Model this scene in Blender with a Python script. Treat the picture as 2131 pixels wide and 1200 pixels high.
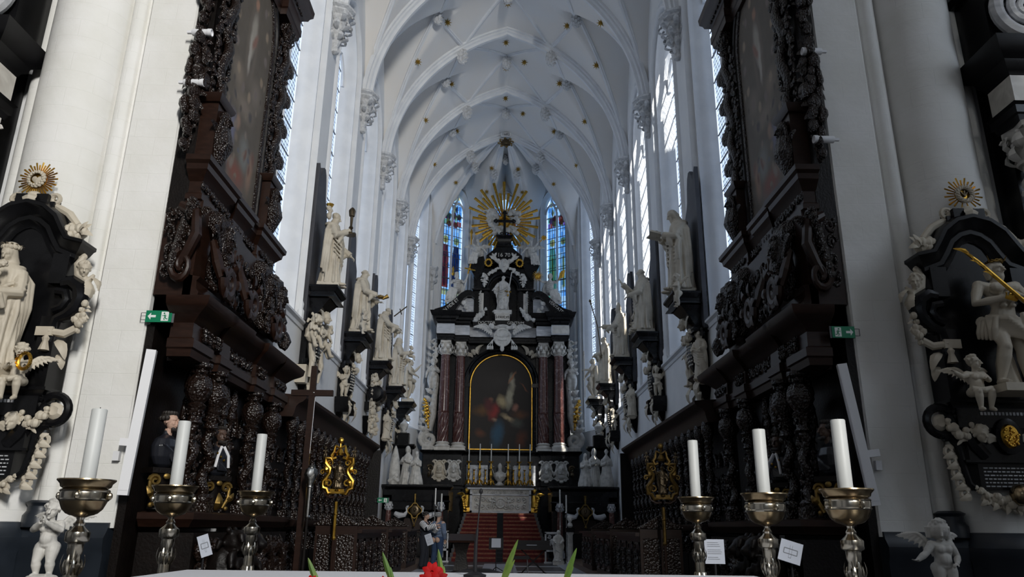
import bpy, bmesh, math, random
import numpy as np
from mathutils import Vector, Matrix, Quaternion
PI = math.pi
for _o in list(bpy.data.objects):
    bpy.data.objects.remove(_o)
SC = bpy.context.scene
COL = SC.collection

# ------------------------------------------------------------------ camera
EYE = Vector((0.03, 0.0, 1.65))
W, H = 2131.0, 1200.0
def _cam_axes():
    a = Vector((1042 - W / 2, 1099 - H / 2)); b = Vector((1122 - W / 2, -4286 - H / 2))
    f = math.sqrt(-(a.dot(b)))
    y = Vector((a.x, -a.y, f)).normalized(); z = Vector((b.x, -b.y, f)).normalized()
    z = (z - z.dot(y) * y).normalized()
    x = -(y.cross(z))
    return f, Vector((x[0], y[0], z[0])), Vector((x[1], y[1], z[1])), Vector((x[2], y[2], z[2]))
FPX, CAM_R, CAM_U, CAM_F = _cam_axes()
cam = bpy.data.cameras.new('camera'); cam_ob = bpy.data.objects.new('camera', cam); COL.objects.link(cam_ob)
cam.sensor_fit = 'HORIZONTAL'; cam.sensor_width = 36.0; cam.lens = 36.0 * FPX / W
cam.clip_start = 0.1; cam.clip_end = 300
_m = Matrix((CAM_R, CAM_U, -CAM_F)).transposed().to_4x4(); _m.translation = EYE
cam_ob.matrix_world = _m
SC.camera = cam_ob
def at(px, py, x=None, y=None, z=None):
    """the point of the place that shows at a photo pixel, on the plane x, y or z = const"""
    v = CAM_R * ((px - W / 2) / FPX) - CAM_U * ((py - H / 2) / FPX) + CAM_F
    t = (x - EYE.x) / v.x if x is not None else (y - EYE.y) / v.y if y is not None else (z - EYE.z) / v.z
    return EYE + v * t

# ------------------------------------------------------------------ light
SC.view_settings.view_transform = 'Standard'; SC.view_settings.look = 'None'
SC.view_settings.gamma = 1.0; SC.view_settings.use_curve_mapping = False
SC.view_settings.exposure = 0.0
wd = bpy.data.worlds.new('sky'); SC.world = wd; wd.use_nodes = True
_bg = wd.node_tree.nodes['Background']
_bg.inputs['Color'].default_value = (0.66, 0.79, 1.0, 1); _bg.inputs['Strength'].default_value = 1.45
SUN_DIR = Vector((-0.21, 0.75, -0.64)).normalized()
sun = bpy.data.lights.new('sun', 'SUN'); sun.energy = 20.0; sun.angle = math.radians(0.6); sun.color = (1.0, 0.95, 0.86)
sun_ob = bpy.data.objects.new('sun', sun); COL.objects.link(sun_ob)
sun_ob.rotation_euler = SUN_DIR.to_track_quat('-Z', 'Y').to_euler()
sun_ob.location = (20, -40, 60)
def area(name, loc, direction, sx, sy, energy, color=(1, 1, 1), portal=False):
    l = bpy.data.lights.new(name, 'AREA'); l.shape = 'RECTANGLE'; l.size = sx; l.size_y = sy; l.energy = energy; l.color = color
    if portal:
        l.cycles.is_portal = True
    o = bpy.data.objects.new(name, l); COL.objects.link(o)
    o.rotation_euler = Vector(direction).to_track_quat('-Z', 'Y').to_euler(); o.location = loc
    return o
# added key lamp for nave daylight, with no window built, behind and to the right of the camera (the south-west crossing pier shades the right half)
area('nave_clerestory_daylight', (6.6, -14.0, 13.0), (-0.46, 0.86, -0.28), 1.7, 6.0, 6200, (1.0, 0.985, 0.945))
# two added fill lamps from south and west, with no windows built
area('south_transept_daylight', (15.0, 1.0, 12.0), (-1, 0.3, -0.2), 3.0, 8.0, 330, (0.72, 0.84, 1.0))
area('west_window_daylight', (-1.0, -24.0, 12.0), (0, 1, -0.15), 5.0, 8.0, 190, (0.70, 0.83, 1.0))
try:
    cy = SC.cycles
    cy.max_bounces = 7; cy.diffuse_bounces = 4; cy.glossy_bounces = 3; cy.transmission_bounces = 4; cy.transparent_max_bounces = 10
    cy.use_denoising = True; cy.sample_clamp_indirect = 6.0; cy.caustics_reflective = False; cy.caustics_refractive = False
except Exception:
    pass

# ------------------------------------------------------------------ mesh helpers
def frames(pts):
    pts = [Vector(p) for p in pts]; n = len(pts); T = []
    for i in range(n):
        t = pts[min(i + 1, n - 1)] - pts[max(i - 1, 0)]
        T.append(t.normalized() if t.length > 1e-9 else Vector((0, 0, 1)))
    a = Vector((1, 0, 0)) if abs(T[0].x) < .9 else Vector((0, 1, 0))
    u = (a - T[0] * a.dot(T[0])).normalized(); U = []
    for i in range(n):
        u = u - T[i] * u.dot(T[i])
        u = u.normalized() if u.length > 1e-6 else T[i].orthogonal().normalized()
        U.append(u.copy())
    return pts, T, U

class MB:
    """collects closed shapes; build() links them as one mesh object"""
    def __init__(s): s.v = []; s.f = []; s.M = Matrix.Identity(4)
    def at(s, loc=(0, 0, 0), rz=0.0, rx=0.0, ry=0.0, sc=1.0):
        s.M = Matrix.Translation(loc) @ Matrix.Rotation(rz, 4, 'Z') @ Matrix.Rotation(ry, 4, 'Y') @ Matrix.Rotation(rx, 4, 'X')
        s.M = s.M @ (Matrix.Diagonal((*sc, 1)) if isinstance(sc, tuple) else Matrix.Scale(sc, 4)); return s
    def add(s, vs, fs):
        b = len(s.v); M = s.M
        s.v.extend((M @ Vector(p))[:] for p in vs); s.f.extend(tuple(b + i for i in f) for f in fs); return s
    def box(s, x0, x1, y0, y1, z0, z1):
        vs = [(x0, y0, z0), (x1, y0, z0), (x1, y1, z0), (x0, y1, z0), (x0, y0, z1), (x1, y0, z1), (x1, y1, z1), (x0, y1, z1)]
        return s.add(vs, [(3, 2, 1, 0), (4, 5, 6, 7), (0, 1, 5, 4), (1, 2, 6, 5), (2, 3, 7, 6), (3, 0, 4, 7)])
    def cbox(s, c, d): return s.box(c[0] - d[0] / 2, c[0] + d[0] / 2, c[1] - d[1] / 2, c[1] + d[1] / 2, c[2] - d[2] / 2, c[2] + d[2] / 2)
    def rings(s, R, caps=True, closed=False):
        """R: list of rings of equal length"""
        n = len(R[0]); vs = [p for r in R for p in r]; fs = []; m = len(R)
        for i in range(m if closed else m - 1):
            a = i * n; b = ((i + 1) % m) * n
            for j in range(n):
                k = (j + 1) % n; fs.append((a + j, a + k, b + k, b + j))
        if caps and not closed:
            fs.append(tuple(range(n))[::-1]); fs.append(tuple((m - 1) * n + j for j in range(n)))
        return s.add(vs, fs)
    def tube(s, pts, rad, n=8, flat=1.0):
        P, T, U = frames(pts)
        if not isinstance(rad, (list, tuple)): rad = [rad] * len(P)
        R = []
        for p, t, u, r in zip(P, T, U, rad):
            w = t.cross(u)
            R.append([p + u * (r * math.cos(2 * PI * k / n)) + w * (r * flat * math.sin(2 * PI * k / n)) for k in range(n)])
        return s.rings(R)
    def lathe(s, prof, n=16, c=(0, 0, 0), sx=1.0, sy=1.0, fn=None):
        R = []
        for r, z in prof:
            ring = []
            for k in range(n):
                a = 2 * PI * k / n; q = r * (fn(a, z) if fn else 1.0)
                ring.append((c[0] + q * sx * math.cos(a), c[1] + q * sy * math.sin(a), c[2] + z))
            R.append(ring)
        return s.rings(R)
    def ell(s, c, r, n=10, m=6, rot=None):
        if not isinstance(r, (tuple, list)): r = (r, r, r)
        c = Vector(c); vs = []; fs = []
        def P(x, y, z):
            p = Vector((x * r[0], y * r[1], z * r[2])); return c + (rot @ p if rot is not None else p)
        vs.append(P(0, 0, -1))
        for i in range(1, m):
            ph = -PI / 2 + PI * i / m
            for k in range(n):
                a = 2 * PI * k / n; vs.append(P(math.cos(ph) * math.cos(a), math.cos(ph) * math.sin(a), math.sin(ph)))
        vs.append(P(0, 0, 1)); L = len(vs) - 1
        for k in range(n):
            q = (k + 1) % n; fs.append((0, 1 + q, 1 + k)); b = 1 + (m - 2) * n; fs.append((L, b + k, b + q))
            for i in range(m - 2):
                a = 1 + i * n; fs.append((a + k, a + q, a + n + q, a + n + k))
        return s.add(vs, fs)
    def prism(s, poly, d0, d1, plane='xz'):
        """poly in the plane, extruded between d0 and d1 along the third axis"""
        def P(a, b, d): return (a, d, b) if plane == 'xz' else (d, a, b) if plane == 'yz' else (a, b, d)
        n = len(poly); vs = [P(a, b, d0) for a, b in poly] + [P(a, b, d1) for a, b in poly]
        fs = [tuple(range(n)), tuple(range(2 * n - 1, n - 1, -1))] + [(i, i + n, (i + 1) % n + n, (i + 1) % n) for i in range(n)]
        return s.add(vs, fs)
    def mould(s, path, prof, closed=False, z=0.0):
        """profile [(out, height)] swept along an xy path; out is to the right of the path's direction; mitred"""
        P = [Vector((p[0], p[1])) for p in path]; n = len(P); N = []
        for i in range(n):
            d = []
            if closed or i > 0: d.append((P[i] - P[i - 1]).normalized())
            if closed or i < n - 1: d.append((P[(i + 1) % n] - P[i]).normalized())
            ns = [Vector((q.y, -q.x)) for q in d]
            if len(ns) == 1: N.append(ns[0])
            else:
                m = ns[0] + ns[1]; m = m.normalized() if m.length > 1e-6 else ns[0]
                N.append(m / max(.35, m.dot(ns[0])))
        R = [[(P[i].x + N[i].x * o, P[i].y + N[i].y * o, z + h) for o, h in prof] for i in range(n)]
        return s.rings(R, caps=not closed, closed=closed)
    def spiral(s, c, u, v, r0, r1, a0, turns, t0, t1, n=7, steps=None, flat=1.0):
        u = Vector(u); v = Vector(v); c = Vector(c); steps = steps or max(8, int(abs(turns) * 12)); pts = []; rad = []
        for i in range(steps + 1):
            q = i / steps; a = a0 + turns * 2 * PI * q; r = r0 + (r1 - r0) * q
            pts.append(c + u * (r * math.cos(a)) + v * (r * math.sin(a))); rad.append(t0 + (t1 - t0) * q)
        return s.tube(pts, rad, n, flat)
    def leaf(s, c, d, up, L, w, bend=.25, th=.25):
        """a bent acanthus-like leaf from c along d"""
        d = Vector(d).normalized(); up = Vector(up); up = (up - d * up.dot(d)).normalized(); sd = d.cross(up); c = Vector(c); R = []
        for q, k in ((0, .35), (.2, .8), (.45, 1), (.7, .75), (.9, .4), (1, .08)):
            p = c + d * (L * q) + up * (bend * L * math.sin(q * PI * .9) - bend * L * .5 * q * q); a = w * k / 2
            R.append([p - sd * a, p + up * (a * th * 1.6), p + sd * a, p - up * (a * th)])
        return s.rings(R)
    def lump(s, pts_r, n=8, m=5):
        for c, r in pts_r: s.ell(c, r, n, m)
        return s
    def garland(s, p0, p1, sag, r, n=9, seed=0, down=(0, 0, -1), out=(0, -1, 0)):
        rr = random.Random(seed); p0 = Vector(p0); p1 = Vector(p1); dn = Vector(down); o = Vector(out)
        for i in range(n):
            q = i / (n - 1); k = math.sin(q * PI); c = p0.lerp(p1, q) + dn * (sag * k) + o * (r * .3)
            for j in range(3):
                s.ell(c + Vector((rr.uniform(-1, 1), rr.uniform(-.6, .6), rr.uniform(-1, 1))) * r * (.35 + .4 * k), r * (.45 + .35 * k) * rr.uniform(.8, 1.2), 7, 5)
        return s
    def mesh(s, name, smooth=True):
        me = bpy.data.meshes.new(name); me.from_pydata(s.v, [], s.f)
        if smooth is True: me.shade_smooth()
        elif smooth: me.shade_smooth(); 
        return me
    def build(s, name, m, parent=None, smooth=None, **kw):
        me = bpy.data.meshes.new(name); me.from_pydata(s.v, [], s.f); me.update()
        bm = bmesh.new(); bm.from_mesh(me); bmesh.ops.recalc_face_normals(bm, faces=bm.faces)
        ang = 35 if smooth is None else smooth
        if ang:
            lim = math.radians(ang)
            for f in bm.faces: f.smooth = True
            for e in bm.edges:
                if len(e.link_faces) == 2 and e.calc_face_angle(0) > lim: e.smooth = False
        bm.to_mesh(me); bm.free()
        return link(name, me, m, parent, **kw)

def link(name, me, m, parent=None, loc=None, rz=None, scale=None):
    o = bpy.data.objects.new(name, me); COL.objects.link(o)
    if m is not None:
        me.materials.clear(); me.materials.append(m)
    if parent is not None: o.parent = parent
    if loc is not None: o.location = loc
    if rz is not None: o.rotation_euler = (0, 0, rz)
    if scale is not None: o.scale = scale
    return o

def tag(o, label=None, cat=None, group=None, kind=None):
    if label: o['label'] = label
    if cat: o['category'] = cat
    if group: o['group'] = group
    if kind: o['kind'] = kind
    return o
def thing(name, label, cat, loc=(0, 0, 0), rz=0.0, group=None, scale=None):
    o = bpy.data.objects.new(name, None); COL.objects.link(o); o.empty_display_size = .1
    o.location = loc; o.rotation_euler = (0, 0, rz)
    if scale: o.scale = scale
    return tag(o, label, cat, group)
def structure(name, parent=None, loc=(0, 0, 0)):
    o = bpy.data.objects.new(name, None); COL.objects.link(o); o.location = loc
    if parent is not None: o.parent = parent
    else: o['kind'] = 'structure'
    return o
def copy_tree(o, parent=None):
    c = o.copy(); COL.objects.link(c)
    if parent is not None: c.parent = parent
    for ch in list(o.children): copy_tree(ch, c)
    return c
def remesh(mb, name, vox, it=2, fac=.5, dec=None):
    """one continuous sculpted skin over the collected shapes"""
    me = bpy.data.meshes.new(name); me.from_pydata(mb.v, [], mb.f); me.update()
    bm = bmesh.new(); bm.from_mesh(me); bmesh.ops.recalc_face_normals(bm, faces=bm.faces); bm.to_mesh(me); bm.free()
    o = bpy.data.objects.new(name, me); COL.objects.link(o)
    r = o.modifiers.new('r', 'REMESH'); r.mode = 'VOXEL'; r.voxel_size = vox
    if it:
        sm = o.modifiers.new('s', 'SMOOTH'); sm.iterations = it; sm.factor = fac
    if dec:
        d = o.modifiers.new('d', 'DECIMATE'); d.ratio = dec
    dg = bpy.context.evaluated_depsgraph_get(); dg.update()
    out = bpy.data.meshes.new_from_object(o.evaluated_get(dg)); out.name = name
    bpy.data.objects.remove(o); bpy.data.meshes.remove(me)
    out.shade_smooth()
    return out
def sculpt(mb, name, vox, m, parent=None, it=3, **kw):
    return link(name, remesh(mb, name, vox * .72, it, .45), m, parent, **kw)
def lettering(text, size, m, parent, loc, rot=(PI / 2, 0, 0), depth=.01, name='lettering', align='CENTER', width=1.0):
    cu = bpy.data.curves.new('t', 'FONT'); cu.body = text; cu.size = size; cu.align_x = align; cu.align_y = 'CENTER'; cu.extrude = depth; cu.resolution_u = 3
    o = bpy.data.objects.new('t', cu); COL.objects.link(o)
    dg = bpy.context.evaluated_depsgraph_get(); me = bpy.data.meshes.new_from_object(o.evaluated_get(dg)); me.name = name
    bpy.data.objects.remove(o); bpy.data.curves.remove(cu)
    ob = link(name, me, m, parent); ob.location = loc; ob.rotation_euler = rot; ob.scale = (width, 1, 1)
    return ob

# ------------------------------------------------------------------ materials
def mat(name, col, rough=.6, metal=0.0, col2=None, scale=4.0, detail=4.0, bump=0.0, bscale=20.0, spec=.5, ramp=(.4, .65), coat=0.0, stretch=None, dist=0.0):
    m = bpy.data.materials.new(name); m.use_nodes = True; nt = m.node_tree; b = nt.nodes['Principled BSDF']; L = nt.links
    b.inputs['Base Color'].default_value = (*col, 1); b.inputs['Roughness'].default_value = rough; b.inputs['Metallic'].default_value = metal
    b.inputs['Specular IOR Level'].default_value = spec
    if coat: b.inputs['Coat Weight'].default_value = coat; b.inputs['Coat Roughness'].default_value = .15
    tc = nt.nodes.new('ShaderNodeTexCoord'); src = tc.outputs['Object']
    if stretch:
        mp = nt.nodes.new('ShaderNodeMapping'); mp.inputs['Scale'].default_value = stretch; L.new(src, mp.inputs['Vector']); src = mp.outputs['Vector']
    if col2:
        n = nt.nodes.new('ShaderNodeTexNoise'); n.inputs['Scale'].default_value = scale; n.inputs['Detail'].default_value = detail; n.inputs['Distortion'].default_value = dist
        L.new(src, n.inputs['Vector'])
        r = nt.nodes.new('ShaderNodeValToRGB'); r.color_ramp.elements[0].position = ramp[0]; r.color_ramp.elements[1].position = ramp[1]
        r.color_ramp.elements[0].color = (*col, 1); r.color_ramp.elements[1].color = (*col2, 1)
        L.new(n.outputs['Fac'], r.inputs['Fac']); L.new(r.outputs['Color'], b.inputs['Base Color'])
    if bump:
        n2 = nt.nodes.new('ShaderNodeTexNoise'); n2.inputs['Scale'].default_value = bscale; n2.inputs['Detail'].default_value = 5
        L.new(src, n2.inputs['Vector'])
        bp = nt.nodes.new('ShaderNodeBump'); bp.inputs['Strength'].default_value = bump; bp.inputs['Distance'].default_value = .02
        L.new(n2.outputs['Fac'], bp.inputs['Height']); L.new(bp.outputs['Normal'], b.inputs['Normal'])
    return m
def glassmat(name, col, em=0.0):
    """thin coloured pane: lets the sky through, tinted, with a faint reflection"""
    m = bpy.data.materials.new(name); m.use_nodes = True; nt = m.node_tree; L = nt.links
    for n in list(nt.nodes): nt.nodes.remove(n)
    out = nt.nodes.new('ShaderNodeOutputMaterial'); t = nt.nodes.new('ShaderNodeBsdfTransparent'); t.inputs['Color'].default_value = (*col, 1)
    tr = nt.nodes.new('ShaderNodeBsdfTranslucent'); tr.inputs['Color'].default_value = (*col, 1)
    mx = nt.nodes.new('ShaderNodeMixShader'); mx.inputs['Fac'].default_value = .5
    L.new(t.outputs[0], mx.inputs[1]); L.new(tr.outputs[0], mx.inputs[2]); L.new(mx.outputs[0], out.inputs['Surface'])
    return m
M = {}
M['plaster'] = mat('white_plaster', (.74, .745, .75), .85, col2=(.80, .80, .795), scale=1.2, bump=.12, bscale=9)
M['vault'] = mat('vault_plaster', (.78, .745, .70), .9, col2=(.76, .755, .745), scale=.5, bump=.05, bscale=5)
M['stone_white'] = mat('painted_white_stone', (.72, .73, .745), .75, col2=(.79, .795, .80), scale=2.0, bump=.1, bscale=14)
M['capital'] = mat('carved_grey_white_stone', (.66, .66, .66), .8, col2=(.5, .5, .5), scale=14)
M['statue'] = mat('cream_marble', (.56, .50, .40), .55, col2=(.44, .385, .30), scale=3.0, bump=.06, bscale=30, ramp=(.45, .75))
M['statue_grey'] = mat('greyed_white_marble', (.60, .58, .54), .6, col2=(.36, .35, .325), scale=6.0, bump=.08, bscale=30, ramp=(.45, .75))
M['black'] = mat('polished_black_marble', (.0045, .0045, .005), .24, col2=(.008, .008, .009), scale=3, spec=.22)
M['slate'] = mat('dark_slate_slab', (.035, .035, .042), .55, col2=(.055, .055, .062), scale=3)
M['grey_marble'] = mat('veined_grey_marble', (.40, .41, .43), .35, col2=(.62, .62, .63), scale=2.2, dist=1.6, stretch=(.6, 1, 2.4))
M['red_marble'] = mat('mottled_red_marble', (.085, .032, .026), .2, col2=(.30, .20, .175), scale=7, dist=1.2, ramp=(.54, .82))
M['cream_marble'] = mat('pale_marble', (.66, .63, .57), .4, col2=(.5, .47, .42), scale=3, dist=1)
M['wood'] = mat('dark_oak', (.009, .0046, .0032), .27, col2=(.015, .0075, .0048), scale=5, bump=.25, bscale=30, stretch=(3, 3, .6), spec=.5)
M['wood_red'] = mat('reddish_oak', (.016, .0065, .0038), .38, col2=(.024, .010, .006), scale=6, stretch=(1, .5, 4), spec=.3)
M['wood_black'] = mat('blackened_oak', (.004, .0025, .002), .45, col2=(.006, .0038, .003), scale=6, bump=.3, bscale=25, spec=.25)
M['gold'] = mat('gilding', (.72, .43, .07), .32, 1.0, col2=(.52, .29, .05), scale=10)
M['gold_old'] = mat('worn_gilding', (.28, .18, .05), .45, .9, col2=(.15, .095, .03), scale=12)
M['gold_dim'] = mat('darkened_gilding', (.15, .095, .025), .5, .8, col2=(.08, .05, .015), scale=12)  # shade on the right lantern is put into this darker gilding
M['brass'] = mat('aged_silver_gilt', (.46, .43, .37), .2, 1.0, col2=(.34, .29, .21), scale=9, ramp=(.45, .7))
M['brass_warm'] = mat('tarnished_gilt_bowl', (.36, .28, .17), .25, 1.0, col2=(.24, .17, .10), scale=12)
M['silver'] = mat('silver', (.55, .55, .53), .24, 1.0, col2=(.3, .3, .29), scale=14)
M['bronze'] = mat('dark_bronze', (.10, .075, .045), .35, .8)
M['wax'] = mat('white_wax', (.46, .47, .46), .5, col2=(.50, .51, .50), scale=2)
M['wax_far'] = mat('slim_candle_wax', (.75, .74, .70), .5)
M['plinth'] = mat('blue_black_paint', (.010, .014, .020), .4, col2=(.015, .020, .028), scale=4)
M['carpet'] = mat('red_carpet', (.12, .013, .012), .95, col2=(.07, .008, .009), scale=9, bump=.3, bscale=60)
M['carpet_edge'] = mat('worn_gold_carpet_border', (.24, .10, .06), .95, col2=(.16, .05, .03), scale=20)  # paler strip along each step's front edge
M['carpet_dark'] = mat('black_carpet', (.012, .014, .016), .95)
M['floor_dark'] = mat('dark_floor_stone', (.032, .033, .038), .35, col2=(.05, .051, .057), scale=2)
M['floor_light'] = mat('pale_floor_stone', (.34, .36, .39), .3, col2=(.42, .44, .47), scale=2)
M['floor_brown'] = mat('brown_floor_boards', (.09, .055, .035), .45, col2=(.12, .075, .05), scale=4, stretch=(1, .2, 1))
M['white_paint'] = mat('white_lacquer', (.78, .78, .80), .5)
M['tablecloth'] = mat('white_altar_cloth', (.52, .53, .57), .8)
M['paper'] = mat('white_card', (.40, .43, .50), .6)
M['ink'] = mat('grey_print', (.16, .17, .19), .8)
M['sign_green'] = mat('exit_green', (.0, .19, .085), .4)
M['sign_white'] = mat('sign_white', (.8, .82, .8), .4)
M['plastic_black'] = mat('black_plastic', (.007, .007, .009), .6, spec=.25)
M['red_petal'] = mat('red_gladiolus', (.30, .004, .005), .6, col2=(.18, .002, .003), scale=12, spec=.1)
M['stem'] = mat('green_stem', (.06, .12, .018), .5, col2=(.12, .17, .035), scale=12)
M['skin'] = mat('skin', (.50, .32, .24), .6)
M['skin_dark'] = mat('darkened_paint_skin', (.085, .05, .035), .5)  # darker tone for every bust face but the first on the left
M['hair_dark'] = mat('dark_hair', (.018, .013, .010), .6)
M['hair_grey'] = mat('grey_hair', (.30, .30, .30), .7)
M['robe_black'] = mat('black_painted_habit', (.014, .015, .02), .28)
M['shirt'] = mat('blue_grey_shirt', (.10, .14, .22), .85, col2=(.16, .20, .29), scale=40)
M['jeans'] = mat('blue_jeans', (.025, .05, .11), .85)
M['dark_cloth'] = mat('dark_clothing', (.012, .014, .022), .85)
M['nave_stone'] = mat('aged_nave_stone', (.26, .265, .28), .9, col2=(.31, .315, .33), scale=2)  # unseen shell walls made darker to cut the bounced fill
M['glass'] = glassmat('leaded_clear_glass', (.80, .85, .90))
M['lead'] = mat('lead_came', (.10, .10, .11), .6)
M['star'] = mat('gilt_star', (.46, .29, .05), .45, .6)
def brick_bump(m, s=1.0):
    nt = m.node_tree; L = nt.links; b = nt.nodes['Principled BSDF']; tc = nt.nodes.new('ShaderNodeTexCoord'); mp = nt.nodes.new('ShaderNodeMapping')
    mp.inputs['Rotation'].default_value = (PI / 2, 0, 0); L.new(tc.outputs['Object'], mp.inputs['Vector'])
    br = nt.nodes.new('ShaderNodeTexBrick'); br.inputs['Scale'].default_value = 1.0; br.inputs['Brick Width'].default_value = .62 * s; br.inputs['Row Height'].default_value = .30 * s
    br.inputs['Mortar Size'].default_value = .006; br.inputs['Mortar Smooth'].default_value = .6; L.new(mp.outputs['Vector'], br.inputs['Vector'])
    no = nt.nodes.new('ShaderNodeTexNoise'); no.inputs['Scale'].default_value = 5; no.inputs['Detail'].default_value = 6; L.new(tc.outputs['Object'], no.inputs['Vector'])
    ml = nt.nodes.new('ShaderNodeMath'); ml.operation = 'MULTIPLY_ADD'; ml.inputs[1].default_value = -.35; L.new(br.outputs['Fac'], ml.inputs[0]); L.new(no.outputs['Fac'], ml.inputs[2])
    bp = nt.nodes.new('ShaderNodeBump'); bp.inputs['Strength'].default_value = .35; bp.inputs['Distance'].default_value = .03
    L.new(ml.outputs[0], bp.inputs['Height']); L.new(bp.outputs['Normal'], b.inputs['Normal'])
M['pier'] = mat('whitewashed_stone', (.77, .76, .72), .85, col2=(.82, .81, .785), scale=1.5)
brick_bump(M['pier'])
# ================================================================== the building
XW = 4.75; PY = [13.3, 17.6, 21.9, 26.2, 30.5, 34.8]; ZS = 14.9; SILL = 6.2; FZ = 0.4
RB = 6.55; CB = 1.80
def zbar(x):
    q = RB * RB - (abs(x) + CB) ** 2
    return ZS + math.sqrt(max(q, 0))
def zvault(x, y):
    u = ((y - PY[0]) % 4.3) - 2.15
    zb = zbar(x) + .22 * math.cos(PI * u / 4.3) ** 2
    R, c = 6.89, 4.74
    zl = ZS + math.sqrt(max(R * R - (abs(u) + c) ** 2, 0)) + .24 * (XW - abs(x))
    if y > 34.8: zl = 0
    return max(zb, zl)
floor = structure('floor')
MB().box(-16, 16, -25, 10.0, -.3, 0).build('nave_floor', M['floor_dark'], floor)
MB().box(-5.4, 5.4, 10.0, 42, -.3, FZ).build('choir_floor', M['floor_dark'], floor)
for k, (x0, x1, y0, y1) in enumerate([(-2.6, -2.1, 13, 30), (2.1, 2.6, 13, 30), (-.55, .55, 13, 29.5), (-2.1, -.55, 27.6, 28.1), (.55, 2.1, 27.6, 28.1), (-2.1, -.55, 24.2, 24.7), (.55, 2.1, 24.2, 24.7), (-2.1, -.55, 20.6, 21.1), (.55, 2.1, 20.6, 21.1)]):
    MB().box(x0, x1, y0, y1, FZ - .05, FZ + .004 + k * .0004).build('tile', M['floor_light'], floor)
for s in (-1, 1):
    a, b = sorted((s * 2.6, s * 4.7)); MB().box(a, b, 11, 30.5, FZ, FZ + .16).build('stall_platform', M['floor_brown'], floor)

# shell of transept and nave that encloses the place behind and beside the camera
MB().box(-16.5, -16, -25, 10.6, -.3, 21.2).build('wall_north', M['nave_stone']).__setitem__('kind', 'structure')
MB().box(16, 16.5, -25, 10.6, -.3, 21.2).build('wall_south', M['nave_stone']).__setitem__('kind', 'structure')
MB().box(-16.5, 16.5, -25.5, -25, -.3, 21.2).build('wall_west', M['nave_stone']).__setitem__('kind', 'structure')
MB().box(-16.5, 16.5, -25.5, 10.6, 21.2, 21.6).build('ceiling_nave', M['nave_stone']).__setitem__('kind', 'structure')
_e = MB()
for s in (-1, 1):
    a, b = sorted((s * 7.2, s * 16.4)); _e.box(a, b, 10.5, 11, -.3, 21.4)
_e.box(-7.3, 7.3, 10.55, 11, 21.2, 22.4); _e.build('wall_east', M['plaster'])['kind'] = 'structure'

# crossing piers
def arc(cx, cy, r, a0, a1, n): return [(cx + r * math.cos(math.radians(a0 + (a1 - a0) * i / n)), cy + r * math.sin(math.radians(a0 + (a1 - a0) * i / n))) for i in range(n + 1)]
def pier(side):
    p = [(4.95, 11.6), (4.95, 10.2), (4.97, 10.17), (5.66, 10.15), (5.70, 10.20), (5.72, 10.27), (5.77, 10.27)]
    p += arc(5.89, 10.27, .12, 180, 360, 8)[1:] + [(6.05, 10.30)] + arc(6.62, 10.35, .58, 185, 355, 26) + [(7.2, 10.44)] + arc(7.34, 10.42, .14, 190, 350, 8) + [(7.5, 10.6), (7.5, 11.6)]
    q = [(side * x, y) for x, y in p]
    if side < 0: q = q[::-1]
    r = structure('wall_pier_' + ('left' if side < 0 else 'right'))
    m = MB()
    m.prism(q, 1.6, 21.3, 'xy'); m.build('pier_shaft', M['pier'], r, smooth=28)
    path = q if side > 0 else q
    pr = [(-.15, 0), (.17, 0), (.17, .55), (.10, .62), (.08, 1.28), (.12, 1.36), (.13, 1.48), (.05, 1.58), (.04, 1.66), (-.15, 1.68)]
    m = MB()
    pl = [(x, y) for x, y in path if y < 10.45]
    # right-hand outward normal has to look to the camera side
    if (Vector(pl[-1]) - Vector(pl[0])).x < 0: pl = pl[::-1]
    simple = [pl[0]] + [p for p in pl[1:-1]] + [pl[-1]]
    hull = [(side * 4.98, 10.16), (side * 5.7, 10.13), (side * 6.06, 10.13)] + [(side * x, y) for x, y in arc(6.62, 10.35, .6, 195, 345, 12)] + [(side * 7.25, 10.3), (side * 7.52, 10.4)]
    if side < 0: hull = hull[::-1]
    m.mould(hull, pr); m.build('baseboard', M['plinth'], r)
    MB().at((side * 5.89, 10.16, 0)).lathe([(.2, 1.6), (.2, 1.74), (.16, 1.8), (.16, 1.86), (.19, 1.9), (.13, 1.93)], 12).build('roll_base', M['plinth'], r)
    return r
pier(-1); pier(1)
# unseen western crossing piers, added: the right one blocks the key lamp
for s in (-1, 1):
    r = structure('wall_pier_west_' + ('left' if s < 0 else 'right'))
    MB().at((s * 6.2, -3.2, 0)).lathe([(1.35, 0), (1.35, 1.5), (1.2, 1.7), (1.2, 21.2)], 24).build('pier_shaft', M['nave_stone'], r)

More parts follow.
